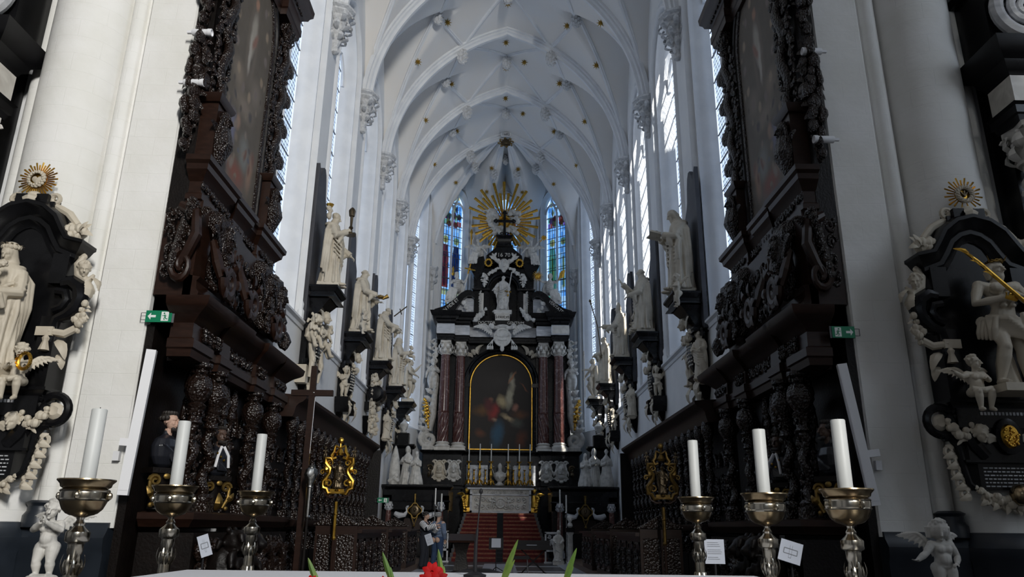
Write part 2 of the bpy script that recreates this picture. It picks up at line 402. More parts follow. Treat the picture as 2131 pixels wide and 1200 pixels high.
# ---- bays with windows
PROF = [(w_, d_ * 1.35) for w_, d_ in [(1.75, 0), (1.71, 0), (1.67, .05), (1.59, .05), (1.56, -.02), (1.50, -.04), (1.45, .02), (1.43, .12), (1.36, .12), (1.34, .05), (1.28, .05), (1.25, .15), (1.17, .21), (1.15, .30), (1.10, .40)]]
def outline(w, z0, zs, c, n=9):
    R = w + c; a1 = math.acos(c / R); pts = [(-w, z0), (-w, zs)]
    for i in range(1, n + 1):
        a = a1 * i / n; pts.append((c - R * math.cos(a), zs + R * math.sin(a)))
    for i in range(n - 1, -1, -1):
        a = a1 * i / n; pts.append((-c + R * math.cos(a), zs + R * math.sin(a)))
    pts.append((w, z0)); return pts
def leadglass():
    m = M['glass']; nt = m.node_tree; L = nt.links; tc = nt.nodes.new('ShaderNodeTexCoord')
    sx = nt.nodes.new('ShaderNodeSeparateXYZ'); L.new(tc.outputs['Object'], sx.inputs[0])
    ad = nt.nodes.new('ShaderNodeMath'); ad.operation = 'ADD'; L.new(sx.outputs['X'], ad.inputs[0]); L.new(sx.outputs['Y'], ad.inputs[1])
    cb = nt.nodes.new('ShaderNodeCombineXYZ'); L.new(ad.outputs[0], cb.inputs['X']); L.new(sx.outputs['Z'], cb.inputs['Y'])
    br = nt.nodes.new('ShaderNodeTexBrick'); br.offset = .5; br.inputs['Scale'].default_value = 1; br.inputs['Brick Width'].default_value = .16; br.inputs['Row Height'].default_value = .13; br.inputs['Mortar Size'].default_value = .012
    br.inputs['Color1'].default_value = (.72, .78, .86, 1); br.inputs['Color2'].default_value = (.9, .93, .96, 1); br.inputs['Mortar'].default_value = (.05, .05, .06, 1)
    L.new(cb.outputs[0], br.inputs['Vector'])
    for n in nt.nodes:
        if n.type in ('BSDF_TRANSPARENT', 'BSDF_TRANSLUCENT'): L.new(br.outputs['Color'], n.inputs['Color'])
leadglass()
WN = [0]
def bay(O, u, d, hb, k=1.0, zs=15.2, c=.55, nm=1, parent=None, stained=None, top=21.6):
    """O: middle of the bay on the wall face, u: along the wall, d: outward. k scales the moulded profile's width."""
    u = Vector((u[0], u[1], 0)).normalized(); d = Vector((d[0], d[1], 0)).normalized(); O = Vector((O[0], O[1], 0))
    def P(a, dep, z): return O + u * a + d * dep + Vector((0, 0, z))
    pr = [((w - 1.10) * k + 1.10 * k, dp) for w, dp in PROF]
    if k < 1: pr = [(w * k, dp) for w, dp in PROF]
    outs = [outline(w, SILL, zs, c * k) for w, _ in pr]; n = len(outs[0])
    m = MB(); vs = []; fs = []
    for (w, dp), ol in zip(pr, outs): vs += [P(a, dp, z) for a, z in ol]
    for i in range(len(pr) - 1):
        for j in range(n - 1): fs.append((i * n + j, i * n + j + 1, (i + 1) * n + j + 1, (i + 1) * n + j))
    # sloping sill between the jambs
    vs2 = len(vs); w0 = pr[-1][0]; wo = pr[0][0]
    vs += [P(-wo, -.02, SILL), P(wo, -.02, SILL), P(w0, .57, SILL + .25), P(-w0, .57, SILL + .25)]; fs.append((vs2, vs2 + 1, vs2 + 2, vs2 + 3))
    m.add(vs, fs); m.build('window_surround', M['stone_white'], parent, smooth=50)
    # wall face round the opening
    m = MB(); ol = outs[0]; vs = []; fs = []
    for j, (a, z) in enumerate(ol):
        vs.append(P(a, 0, z)); e = hb if a > 0 else -hb
        if j in (0, 1, n - 2, n - 1): vs.append(P(e, 0, z))
        else: vs.append(P(a * hb / wo, 0, top))
    for j in range(n - 1): fs.append((2 * j, 2 * j + 2, 2 * j + 3, 2 * j + 1))
    m.add(vs, fs); m.build('pier_face', M['plaster'], parent, smooth=0)
    # the window itself
    WN[0] += 1; win = structure('window_%d' % WN[0])
    gl = outline(w0 + .03, SILL + .2, zs, c * k)
    zt = max(z for _, z in gl)
    g = MB(); g.add([P(a, .58, z) for a, z in gl], [tuple(range(n))])
    if not stained: g.build('glass', M['glass'], win, smooth=0)
    step = 2 * w0 / (nm + 1)
    lights = [(-w0 + step * i, -w0 + step * (i + 1)) for i in range(nm + 1)]
    for i in range(1, nm + 1):
        a = -w0 + step * i; q = .075 * (k if k < 1 else 1)
        mm = MB(); poly = [(a - q, .56), (a - q, .52), (a - q * .6, .47), (a - q * .5, .42), (a, .39), (a + q * .5, .42), (a + q * .6, .47), (a + q, .52), (a + q, .56)]
        h = zs - .2
        mm.rings([[P(x, y, z) for x, y in poly] for z in (SILL + .1, h)]); mm.build('mullion', M['stone_white'], win)
    tr = MB()
    for a0, a1 in lights:
        hw = (a1 - a0) / 2; o2 = outline(hw, zs - .25, zs - .2, hw * .6, 5); tr.tube([P((a0 + a1) / 2 + a, .46, z) for a, z in o2], .06, 5)
    for i in range(nm):
        a = -w0 + step * (i + 1); r = step * .42
        tr.tube([P(a + r * math.cos(2 * PI * q / 12), .46, zs + .95 * k + r * 1.3 * math.sin(2 * PI * q / 12)) for q in range(13)], .05, 5)
    if zs > 12: tr.build('tracery', M['stone_white'], win)
    nb = int((zs - SILL) / .75)
    for i in range(1, nb + 1):
        z = SILL + .3 + i * .75
        b = MB(); b.tube([P(-w0, .55, z), P(w0, .55, z)], .018, 5); b.build('saddle_bar', M['lead'], win)
    if stained: stained(win, P, w0, lights, zs, gl)
    return win

wall = {}
for s, nm in ((-1, 'left'), (1, 'right')):
    w = structure('wall_' + nm); wall[s] = w
    a, b = sorted((s * XW, s * (XW + .7)))
    a2, b2 = sorted((s * 4.95, s * (XW + .6))); m = MB(); m.box(a, b, PY[0], 35.2, -.2, SILL); m.box(a2, b2, 10.3, PY[0], -.2, 21.6); m.build('lower_wall', M['plaster'], w)
    # sill string course
    pth = [(s * XW, 13.0), (s * XW, 35.2)]
    if s > 0: pth = pth[::-1]
    m = MB(); m.mould(pth if s > 0 else pth, [(-.05, -.16), (.03, -.14), (.05, -.06), (.12, -.02), (.12, .03), (-.05, .12)], z=SILL)
    if s < 0:
        m = MB(); m.mould([(s * XW, 13.0), (s * XW, 35.2)], [(-.05, -.16), (.03, -.14), (.05, -.06), (.12, -.02), (.12, .03), (-.05, .12)], z=SILL)
    m.build('string_course', M['stone_white'], w)
    for i in range(5):
        bay((s * XW, (PY[i] + PY[i + 1]) / 2), (0, 1), (s, 0), 2.15, parent=w)
    for y in PY[1:]:
        # small shaft base at the pier foot, above the string course, and the carved corbel under the vault ribs
        MB().at((s * XW, y - .62, SILL)).lathe([(.10, .0), (.10, .25), (.07, .3), (.08, .42), (.05, .5)], 8).build('shaft_base', M['stone_white'], w)
        c = MB().at((s * (XW - .06), y, ZS + .38), sc=(1.2, 1.25, .86))
        c.lathe([(.02, -1.62), (.09, -1.56), (.11, -1.46), (.06, -1.36), (.10, -1.25), (.16, -1.05), (.13, -.95), (.20, -.75), (.18, -.62), (.26, -.42), (.24, -.3), (.33, -.2), (.33, -.14), (.40, -.08), (.40, 0), (.05, 0)], 8)
        for ring, (zz, rr_, L) in enumerate(((-1.05, .12, .3), (-.72, .17, .34), (-.42, .22, .36))):
            for q in range(7):
                aa = 2 * PI * (q + .5 * ring) / 7; dx, dy = math.cos(aa), math.sin(aa)
                c.leaf((dx * rr_, dy * rr_, zz - .12), (dx * .35, dy * .35, 1), (dx, dy, 0), L, .13, .42, .3)
                c.ell((dx * (rr_ + .12), dy * (rr_ + .12), zz + .16), .035, 6, 4)
        c.build('corbel', M['capital'], w)

# ---- ceiling: vault webs, ribs, bosses, stars
ceil = structure('ceiling')
nx, y0, y1, ny = 96, 10.6, 34.8, 210
vs = []; fs = []
for j in range(ny + 1):
    y = y0 + (y1 - y0) * j / ny
    for i in range(nx + 1):
        t = -1 + 2 * i / nx; x = XW * (abs(t) ** .9) * (1 if t > 0 else -1)
        vs.append((x, y, zvault(x, y - 1e-6)))
for j in range(ny):
    for i in range(nx):
        a = j * (nx + 1) + i; fs.append((a, a + 1, a + nx + 2, a + nx + 1))
MB().add(vs, fs).build('vault_web', M['vault'], ceil, smooth=60)
MB().box(-5.5, 5.5, 10.6, 42, 22.4, 22.6).build('roof', M['vault'], ceil)
RP = [(-.21, -.06), (-.21, .07), (-.14, .09), (-.15, .16), (-.08, .20), (-.06, .29), (.06, .29), (.08, .20), (.15, .16), (.14, .09), (.21, .07), (.21, -.06)]
def arch_rib(y, prof=RP, sc=1.0):
    m = MB(); R = []
    a0 = 0; a1 = math.acos(CB / RB); N = 26
    pts = []
    for i in range(N + 1):
        a = a1 * i / N; pts.append((RB * math.cos(a) - CB, ZS + RB * math.sin(a), math.cos(a), math.sin(a)))
    full = [(x, z, nx_, nz) for x, z, nx_, nz in pts] + [(-x, z, -nx_, nz) for x, z, nx_, nz in pts[-2::-1]]
    full[N] = (0, pts[-1][1] , 0, .85)
    for x, z, nx_, nz in full: R.append([(x - nx_ * o * sc, y + t * sc, z - nz * o * sc) for t, o in prof])
    return m.rings(R).build('rib', M['stone_white'], ceil)
for y in PY: arch_rib(y)
SP = [(-.085, -.05), (-.085, .015), (-.05, .03), (-.03, .07), (.03, .07), (.05, .03), (.085, .015), (.085, -.05)]
def web_rib(p, q, zf, n=14):
    P0 = Vector((p[0], p[1], 0)); Q0 = Vector((q[0], q[1], 0)); R = []; d = (Q0 - P0).normalized(); sd = Vector((-d.y, d.x, 0))
    pts = [P0.lerp(Q0, i / n) for i in range(n + 1)]; pts = [Vector((v.x, v.y, zf(v.x, v.y))) for v in pts]
    for i, v in enumerate(pts):
        t = (pts[min(i + 1, n)] - pts[max(i - 1, 0)]).normalized(); nn = t.cross(sd); nn = nn if nn.z < 0 else -nn
        R.append([v + sd * a + nn * o for a, o in SP])
    return MB().rings(R).build('rib', M['stone_white'], ceil)
def boss_mesh():
    m = MB(); R = []; n = 20
    prof = [(.10, .12), (.17, .05), (.20, -.04), (.215, -.13), (.22, -.22), (.21, -.31), (.185, -.39), (.14, -.46), (.08, -.51), (.02, -.53)]
    for i, (r, z) in enumerate(prof):
        ring = []
        for k in range(n):
            cell = ((k // 2) % 2 == (i // 1) % 2); q = r * (1.0 if cell or i in (0, 9) else .62); a = 2 * PI * k / n
            ring.append((q * math.cos(a), q * math.sin(a), z))
        R.append(ring)
    return m.rings(R)
_bo = boss_mesh().build('boss', M['capital'], ceil, smooth=0); BOSS = [_bo]
def boss(x, y, z, s=1.0):
    if BOSS[0].location.length == 0: o = BOSS[0]
    else: o = BOSS[0].copy(); COL.objects.link(o)
    o.location = (x, y, z); o.scale = (s, s, s); return o
AX = 1.80; SX = 2.62
for i in range(5):
    ym = (PY[i] + PY[i + 1]) / 2
    for s in (-1, 1):
        for ya in (PY[i], PY[i + 1]):
            web_rib((0, ym), (s * AX, ya), zvault, 8); web_rib((s * AX, ya), (s * SX, ym), zvault, 8); web_rib((s * SX, ym), (s * 4.62, ya), zvault, 14)
        boss(s * SX, ym, zvault(s * SX, ym) - .12)
    boss(0, ym, zvault(0, ym) - .12)
for y in PY:
    for s in (-1, 1): boss(s * AX, y, zbar(AX) - .3, 1.1)
# apse
AV = [(-4.75, 35.2), (-3.84, 38.0), (-1.47, 39.72), (1.47, 39.72), (3.84, 38.0), (4.75, 35.2)]
KP = (0.0, 34.85)
def zap(t, s):
    zr = zbar(XW * t); R, c = 10.0, 8.0
    u = abs(s - .5) * 2 * 2.0
    zl = ZS + math.sqrt(max(R * R - (u + c) ** 2, 0)) + 1.2 * (1 - t)
    return max(zr, min(zl, zbar(0) - .25 * t))
for k in range(5):
    A = Vector(AV[k]); B = Vector(AV[k + 1]); vs = []; fs = []; ns, nt_ = 20, 24
    for j in range(nt_ + 1):
        t = j / nt_
        for i in range(ns + 1):
            s = i / ns; p = Vector(KP) + t * (A.lerp(B, s) - Vector(KP)); vs.append((p.x, p.y, zap(t, s)))
    for j in range(nt_):
        for i in range(ns): a = j * (ns + 1) + i; fs.append((a, a + 1, a + ns + 2, a + ns + 1))
    MB().add(vs, fs).build('vault_web', M['vault'], ceil, smooth=60)
def rad_rib(V, n=16):
    K = Vector(KP); V = Vector(V); d = (V - K).normalized(); sd = Vector((-d.y, d.x, 0)); R = []
    pts = [K + (V - K) * (i / n * .97) for i in range(n + 1)]; pts = [Vector((p.x, p.y, zbar(XW * i / n * .97))) for i, p in enumerate(pts)]
    for i, v in enumerate(pts):
        t = (pts[min(i + 1, n)] - pts[max(i - 1, 0)]).normalized(); nn = t.cross(sd); nn = nn if nn.z < 0 else -nn
        R.append([v + sd * a * 1.2 + nn * o * 1.3 for a, o in SP])
    MB().rings(R).build('rib', M['stone_white'], ceil)
for V in AV[1:5]:
    rad_rib(V)
    p = Vector(KP).lerp(Vector(V), .42); boss(p.x, p.y, zbar(XW * .42) - .15, .95)
boss(0, 36.9, zap(.45, .5) - .1, .9)
# dated keystone
ks = MB().at((0, 34.66, zbar(0) - .62))
ks.lathe([(.06, -.12), (.22, -.08), (.26, .02), (.2, .16), (.12, .24)], 14, sy=.7)
ko = ks.build('keystone', M['bronze'], ceil)
kg = MB().at((0, 34.62, zbar(0) - .62))
for q in range(8):
    a = 2 * PI * q / 8; kg.spiral((.30 * math.cos(a), 0, .04 + .18 * math.sin(a)), (1, 0, 0), (0, 0, 1), .1, .02, a, 1.2, .035, .015, 6)
kg.build('keystone_scrolls', M['gold_old'], ko)
kb = MB().box(-.26, .26, 34.50, 34.60, zbar(0) - .30, zbar(0) - .06).build('date_block', M['stone_white'], ceil)
lettering('1682', .2, M['lead'], kb, (0, 34.49, zbar(0) - .18))
# stars
def star_mesh(n=8, r=.13):
    pts = [((r if i % 2 == 0 else r * .38) * math.cos(PI * i / n), (r if i % 2 == 0 else r * .38) * math.sin(PI * i / n)) for i in range(2 * n)]
    vs = [(x, y, 0) for x, y in pts] + [(0, 0, -.05), (0, 0, .03)]; k = 2 * n
    return MB().add(vs, [(i, (i + 1) % k, k) for i in range(k)] + [((i + 1) % k, i, k + 1) for i in range(k)])
ST = star_mesh(8).build('star', M['star'], ceil, smooth=0); first = True
for px, py in [(1057, 8), (932, 47), (1180, 54), (870, 129), (1241, 136), (1250, 48), (1053, 89), (1053, 142), (1091, 130), (940, 175), (1164, 174), (886, 250), (1217, 253), (1052, 205), (1088, 237), (1053, 243), (951, 273), (1153, 274), (904, 342), (1200, 344), (1023, 350), (1078, 352), (949, 380), (1152, 383), (1013, 399), (1087, 400)]:
    v = CAM_R * ((px - W / 2) / FPX) - CAM_U * ((py - H / 2) / FPX) + CAM_F; hit = None
    for k in range(900):
        p = EYE + v * (12 + k * .04)
        zz = zvault(p.x, p.y) if p.y < 34.8 else zbar(XW * min(1, (Vector((p.x, p.y)) - Vector(KP)).length / 4.75))
        if abs(p.x) < XW and p.z > zz - .10: hit = p; break
    if hit is None: continue
    o = ST if first else ST.copy()
    if not first: COL.objects.link(o)
    first = False; o.location = hit; o.rotation_euler = (math.radians(-48), 0, 0); o.scale = (1.3,) * 3

# ---- stained glass and apse walls
SG = {k: glassmat('stained_' + k, c) for k, c in dict(blue=(.15, .37, .66), sky=(.40, .62, .84), red=(.42, .05, .04), white=(.74, .76, .72), green=(.20, .38, .20), gold=(.68, .50, .16), purple=(.26, .09, .30), dark=(.03, .04, .09), flesh=(.68, .45, .30)).items()}
def stained(style):
    def fn(win, P, w0, lights, zs, gl):
        rr = random.Random(style); n = 0
        def pane(poly, c, dep, parent=win):
            q = MB(); q.add([P(a, dep, z) for a, z in poly], [tuple(range(len(poly)))]); return q.build('pane', SG[c], parent, smooth=0)
        zt = max(z for _, z in gl)
        for li, (a0, a1) in enumerate(lights):
            b0, b1 = a0 + .05, a1 - .05; wd_ = b1 - b0; am = (a0 + a1) / 2
            z = SILL + .2; row = 0
            while z < zs + .7:
                h = .32; ncol = 4
                for c in range(ncol):
                    x0 = b0 + wd_ * c / ncol; x1 = b0 + wd_ * (c + 1) / ncol
                    if z > zs and c not in (1, 2): continue
                    colr = rr.choice(['blue', 'sky', 'sky', 'sky', 'sky', 'white']) if z > 14.1 else rr.choice(['blue', 'white', 'green', 'gold', 'sky', 'sky', 'white'])
                    if 18.8 < z < 19.8: colr = rr.choice(['gold', 'blue', 'sky', 'sky', 'blue'])
                    if 17.9 < z < 18.5: colr = rr.choice(['red', 'green', 'blue', 'purple', 'red'])
                    pane([(x0 + .012, z + .012), (x1 - .012, z + .012), (x1 - .012, z + h - .012), (x0 + .012, z + h - .012)], colr, .60)
                z += h; row += 1
            # a standing saint in each light
            robe = {('l', 0): 'red', ('l', 1): 'dark', ('r', 0): 'green', ('r', 1): 'white', ('c', 0): 'white', ('c', 1): 'blue'}[(style, li)]
            zb_ = 14.2; q = wd_ * .5
            pane([(am - q * .8, zb_), (am + q * .8, zb_), (am + q * .78, zb_ + 1.8), (am + q * .5, zb_ + 2.5), (am - q * .5, zb_ + 2.5), (am - q * .78, zb_ + 1.8)], robe, .585)
            pane([(am - q * .25, zb_ + .1), (am + q * .3, zb_ + .1), (am + q * .22, zb_ + 1.9), (am - q * .2, zb_ + 1.9)], 'purple' if robe == 'red' else 'white' if robe == 'dark' else 'gold', .58)
            pane([(am + q * .62 * math.cos(2 * PI * k / 12), zb_ + 2.8 + q * .75 * math.sin(2 * PI * k / 12)) for k in range(12)], 'gold', .58)
            pane([(am + q * .30 * math.cos(2 * PI * k / 8), zb_ + 2.75 + q * .45 * math.sin(2 * PI * k / 8)) for k in range(8)], 'flesh' if robe != 'dark' else 'white', .575)
            for k, cc in enumerate(('red', 'green', 'red', 'purple', 'gold')):
                aa = am + q * rr.uniform(-.7, .7); zz = 18.0 + rr.uniform(-.1, .6)
                pane([(aa + .17 * math.cos(2 * PI * i / 6), zz + .2 * math.sin(2 * PI * i / 6)) for i in range(6)], cc, .58)
            for k in range(4):
                aa = am + q * rr.uniform(-.6, .6); zz = 19.0 + rr.uniform(-.2, .6)
                pane([(aa, zz - .25), (aa + .08, zz), (aa, zz + .25), (aa - .08, zz)], rr.choice(['gold', 'white', 'dark']), .58)
            for c in (1, 2, 3):
                lb = MB(); x = b0 + wd_ * c / 4; lb.tube([P(x, .57, SILL + .2), P(x, .57, zs + .2)], .018, 4); lb.build('lead_came', M['lead'], win)
        for k in range(int((zs - 12) / .64) + 1):
            lb = MB(); z = SILL + .2 + .64 * (k + 9); lb.tube([P(-w0, .57, z), P(w0, .57, z)], .022, 4); lb.build('lead_came', M['lead'], win)
        g = MB(); g.add([P(a, .66, z) for a, z in gl], [tuple(range(len(gl)))]); g.build('backing_glass', SG['sky'], win, smooth=0)
    return fn
apse = structure('wall_apse')
for k in range(5):
    A = Vector(AV[k]); B = Vector(AV[k + 1]); mid = (A + B) / 2; u = (B - A).normalized(); d = mid - Vector((0, 35.2)); d = Vector((u.y, -u.x)) if Vector((u.y, -u.x)).dot(d) > 0 else Vector((-u.y, u.x))
    hb = (B - A).length / 2
    m = MB(); a0 = A + d * .6; b0 = B + d * .6
    m.rings([[(A.x, A.y, z), (B.x, B.y, z), (b0.x, b0.y, z), (a0.x, a0.y, z)] for z in (0, SILL)]); m.build('lower_wall', M['plaster'], apse)
    bay(mid, u, d, hb, k=.64, zs=19.0, c=.5, nm=1, parent=apse, stained=stained('lcr'[k - 1]) if 1 <= k <= 3 else None)
for V in AV[1:5]:
    c = Vector(V) + (Vector((0, 35.2)) - Vector(V)).normalized() * .06
    m = MB(); m.tube([(c.x, c.y, 0), (c.x, c.y, 13.6)], .09, 8); m.build('shaft', M['stone_white'], apse)
    m = MB().at((c.x, c.y, ZS)); m.lathe([(.02, -1.3), (.08, -1.2), (.06, -1.05), (.14, -.8), (.12, -.65), (.22, -.3), (.2, -.2), (.3, -.08), (.3, 0), (.05, 0)], 8)
    for ring, (zz, rr_) in enumerate(((-.8, .1), (-.45, .15))):
        for q in range(6):
            aa = 2 * PI * (q + .5 * ring) / 6; dx, dy = math.cos(aa), math.sin(aa); m.leaf((dx * rr_, dy * rr_, zz - .1), (dx * .4, dy * .4, 1), (dx, dy, 0), .3, .16, .3, .3)
    m.build('corbel', M['capital'], apse)
# portals help the renderer find the sky through the choir windows
for s in (-1, 1):
    for i in range(5): area('sky_portal', (s * 5.5, (PY[i] + PY[i + 1]) / 2, 11.6), (-s, 0, 0), 2.3, 11.0, 1, portal=True)
# ================================================================== sculpture
def push(mb, loc=(0, 0, 0), rz=0, rx=0, ry=0, sc=1.0):
    old = mb.M.copy(); k = Matrix.Diagonal((*sc, 1)) if isinstance(sc, tuple) else Matrix.Scale(sc, 4)
    mb.M = old @ Matrix.Translation(loc) @ Matrix.Rotation(rz, 4, 'Z') @ Matrix.Rotation(ry, 4, 'Y') @ Matrix.Rotation(rx, 4, 'X') @ k
    return old
def head(mb, c, r, yaw=0, tilt=0, roll=0, hair='short', beard=0, face=True):
    """a head of half-height r about c, facing -Y before yaw; tilt > 0 looks down"""
    old = push(mb, c, rz=yaw, rx=tilt, ry=roll, sc=r)
    mb.ell((0, .10, .22), (.72, .82, .76), 12, 8); mb.ell((0, -.18, -.28), (.56, .58, .66), 12, 8)
    if face:
        mb.tube([(0, -.74, .18), (0, -.94, -.08), (0, -1.06, -.22), (0, -.78, -.30)], [.09, .13, .17, .08], 6)
        for s in (-1, 1):
            mb.tube([(s * .08, -.74, .20), (s * .28, -.72, .24), (s * .46, -.56, .16)], [.07, .10, .07], 5)
            mb.ell((s * .27, -.60, .0), (.12, .10, .07), 8, 5); mb.ell((s * .32, -.50, -.26), (.2, .2, .2), 8, 5)
            mb.ell((s * .70, .08, -.06), (.08, .16, .22), 6, 5)
        mb.ell((0, -.74, -.46), (.20, .09, .05), 8, 4); mb.ell((0, -.72, -.56), (.17, .09, .055), 8, 4); mb.ell((0, -.62, -.82), (.2, .18, .15), 8, 5)
    if hair == 'short':
        mb.ell((0, .18, .36), (.80, .86, .74), 12, 8)
        rr = random.Random(int(c[0] * 977 + c[2] * 131))
        for k in range(22):
            a = rr.uniform(.2, 2 * PI - .2) - PI / 2 + PI; e = rr.uniform(.0, 1.3); mb.ell((.78 * math.cos(a) * math.cos(e), .18 + .82 * abs(math.sin(a)) * math.cos(e) * (1 if rr.random() > .25 else -.6), .34 + .74 * math.sin(e)), (.17, .17, .15), 6, 4)
    elif hair == 'long':
        mb.ell((0, .20, .34), (.82, .86, .76), 12, 8)
        for s in (-1, 1): mb.tube([(s * .62, -.1, .5), (s * .80, .12, 0), (s * .78, .2, -.6), (s * .6, .25, -1.2)], [.2, .3, .3, .16], 7)
        mb.tube([(0, .7, .4), (0, .85, -.3), (0, .7, -1.2)], [.4, .5, .35], 8)
    elif hair == 'veil':
        mb.lathe([(.10, 1.06), (.55, .96), (.80, .6), (.86, .1), (.90, -.5), (1.05, -1.2), (.8, -1.4)], 16, (0, .48, .0))
    elif hair == 'tonsure':
        mb.tube([(.72 * math.cos(a), .12 + .80 * math.sin(a), .22) for a in np.linspace(-.7, PI + .7, 14)], .17, 6)
    elif hair == 'mitre':
        mb.rings([[(.78 * math.cos(a), .05 + .78 * math.sin(a), .34) for a in np.linspace(0, 2 * PI, 12, endpoint=False)], [(.86 * math.cos(a), .05 + .70 * math.sin(a), 1.0) for a in np.linspace(0, 2 * PI, 12, endpoint=False)], [(.5 * math.cos(a), .05 + .4 * math.sin(a), 1.7) for a in np.linspace(0, 2 * PI, 12, endpoint=False)], [(.06 * math.cos(a), .05 + .3 * math.sin(a), 2.2) for a in np.linspace(0, 2 * PI, 12, endpoint=False)]])
    elif hair == 'curls':
        rr = random.Random(int(c[0] * 377 + c[2] * 71) + 3)
        mb.ell((0, .18, .34), (.78, .82, .70), 10, 6)
        for k in range(30):
            a = rr.uniform(0, 2 * PI); e = rr.uniform(-.1, 1.4); y = .15 + .85 * math.sin(a) * math.cos(e)
            if y < -.35 and e < .75: continue
            mb.ell((.82 * math.cos(a) * math.cos(e), y, .30 + .76 * math.sin(e)), rr.uniform(.16, .24), 6, 4)
    if beard:
        for k in range(9):
            a = -.9 + 1.8 * k / 8; mb.tube([(.5 * math.sin(a), -.52 * math.cos(a) - .08, -.55), (.42 * math.sin(a), -.62 * math.cos(a) - .06, -.95), (.22 * math.sin(a), -.62, -1.0 - beard * (1 - .35 * abs(a)))], [.15, .17, .07], 6)
    mb.M = old
def hand(mb, p, d, n, L, curl=.5, side=1):
    """palm and five fingers from the wrist p along d; n points out of the back of the hand"""
    p = Vector(p); d = Vector(d).normalized(); n = Vector(n); n = (n - d * n.dot(d)).normalized(); s = d.cross(n) * side
    R = Matrix((s, d, n)).transposed()
    mb.ell(p + d * (L * .27), (L * .23, L * .30, L * .11), 8, 6, R)
    for k, (o, l) in enumerate(((-.17, .40), (-.06, .47), (.06, .44), (.16, .34))):
        a = p + d * (L * .48) + s * (L * o); q = curl * (1 + .15 * k)
        b = a + (d * math.cos(q) - n * math.sin(q)) * (L * l * .5); c = b + (d * math.cos(q * 2.1) - n * math.sin(q * 2.1)) * (L * l * .5)
        mb.tube([a - d * (L * .12), a, b, c], [L * .065, L * .07, L * .062, L * .045], 6)
    a = p + d * (L * .15) - s * (L * .17); b = a + (d * .6 - s * .7 - n * .3).normalized() * (L * .26); c = b + (d * .9 - s * .1 - n * .5 * curl).normalized() * (L * .2)
    mb.tube([a, b, c], [L * .085, L * .08, L * .055], 6)
def wing(mb, root, d, up, L, side):
    """a feathered wing: a bowed leading edge with overlapping feathers"""
    root = Vector(root); d = Vector(d).normalized(); up = Vector(up).normalized()
    edge = [root + d * (L * t * .62) + up * (L * (.42 * math.sin(t * 2.0) - .05)) for t in np.linspace(0, 1, 6)]
    mb.tube(edge, [L * .07, L * .09, L * .085, L * .07, L * .055, L * .03], 7)
    for k in range(9):
        t = k / 8; p = root + d * (L * t * .62) + up * (L * (.42 * math.sin(t * 2.0) - .05))
        q = (d * (.25 + .75 * t) - up * (1.0 - .55 * t)).normalized(); ln = L * (.32 + .32 * t)
        nn = d.cross(up)
        mb.leaf(p, q, nn, ln, L * .21, .05, .25); mb.leaf(p, q, nn, ln * .55, L * .2, .10, .5)
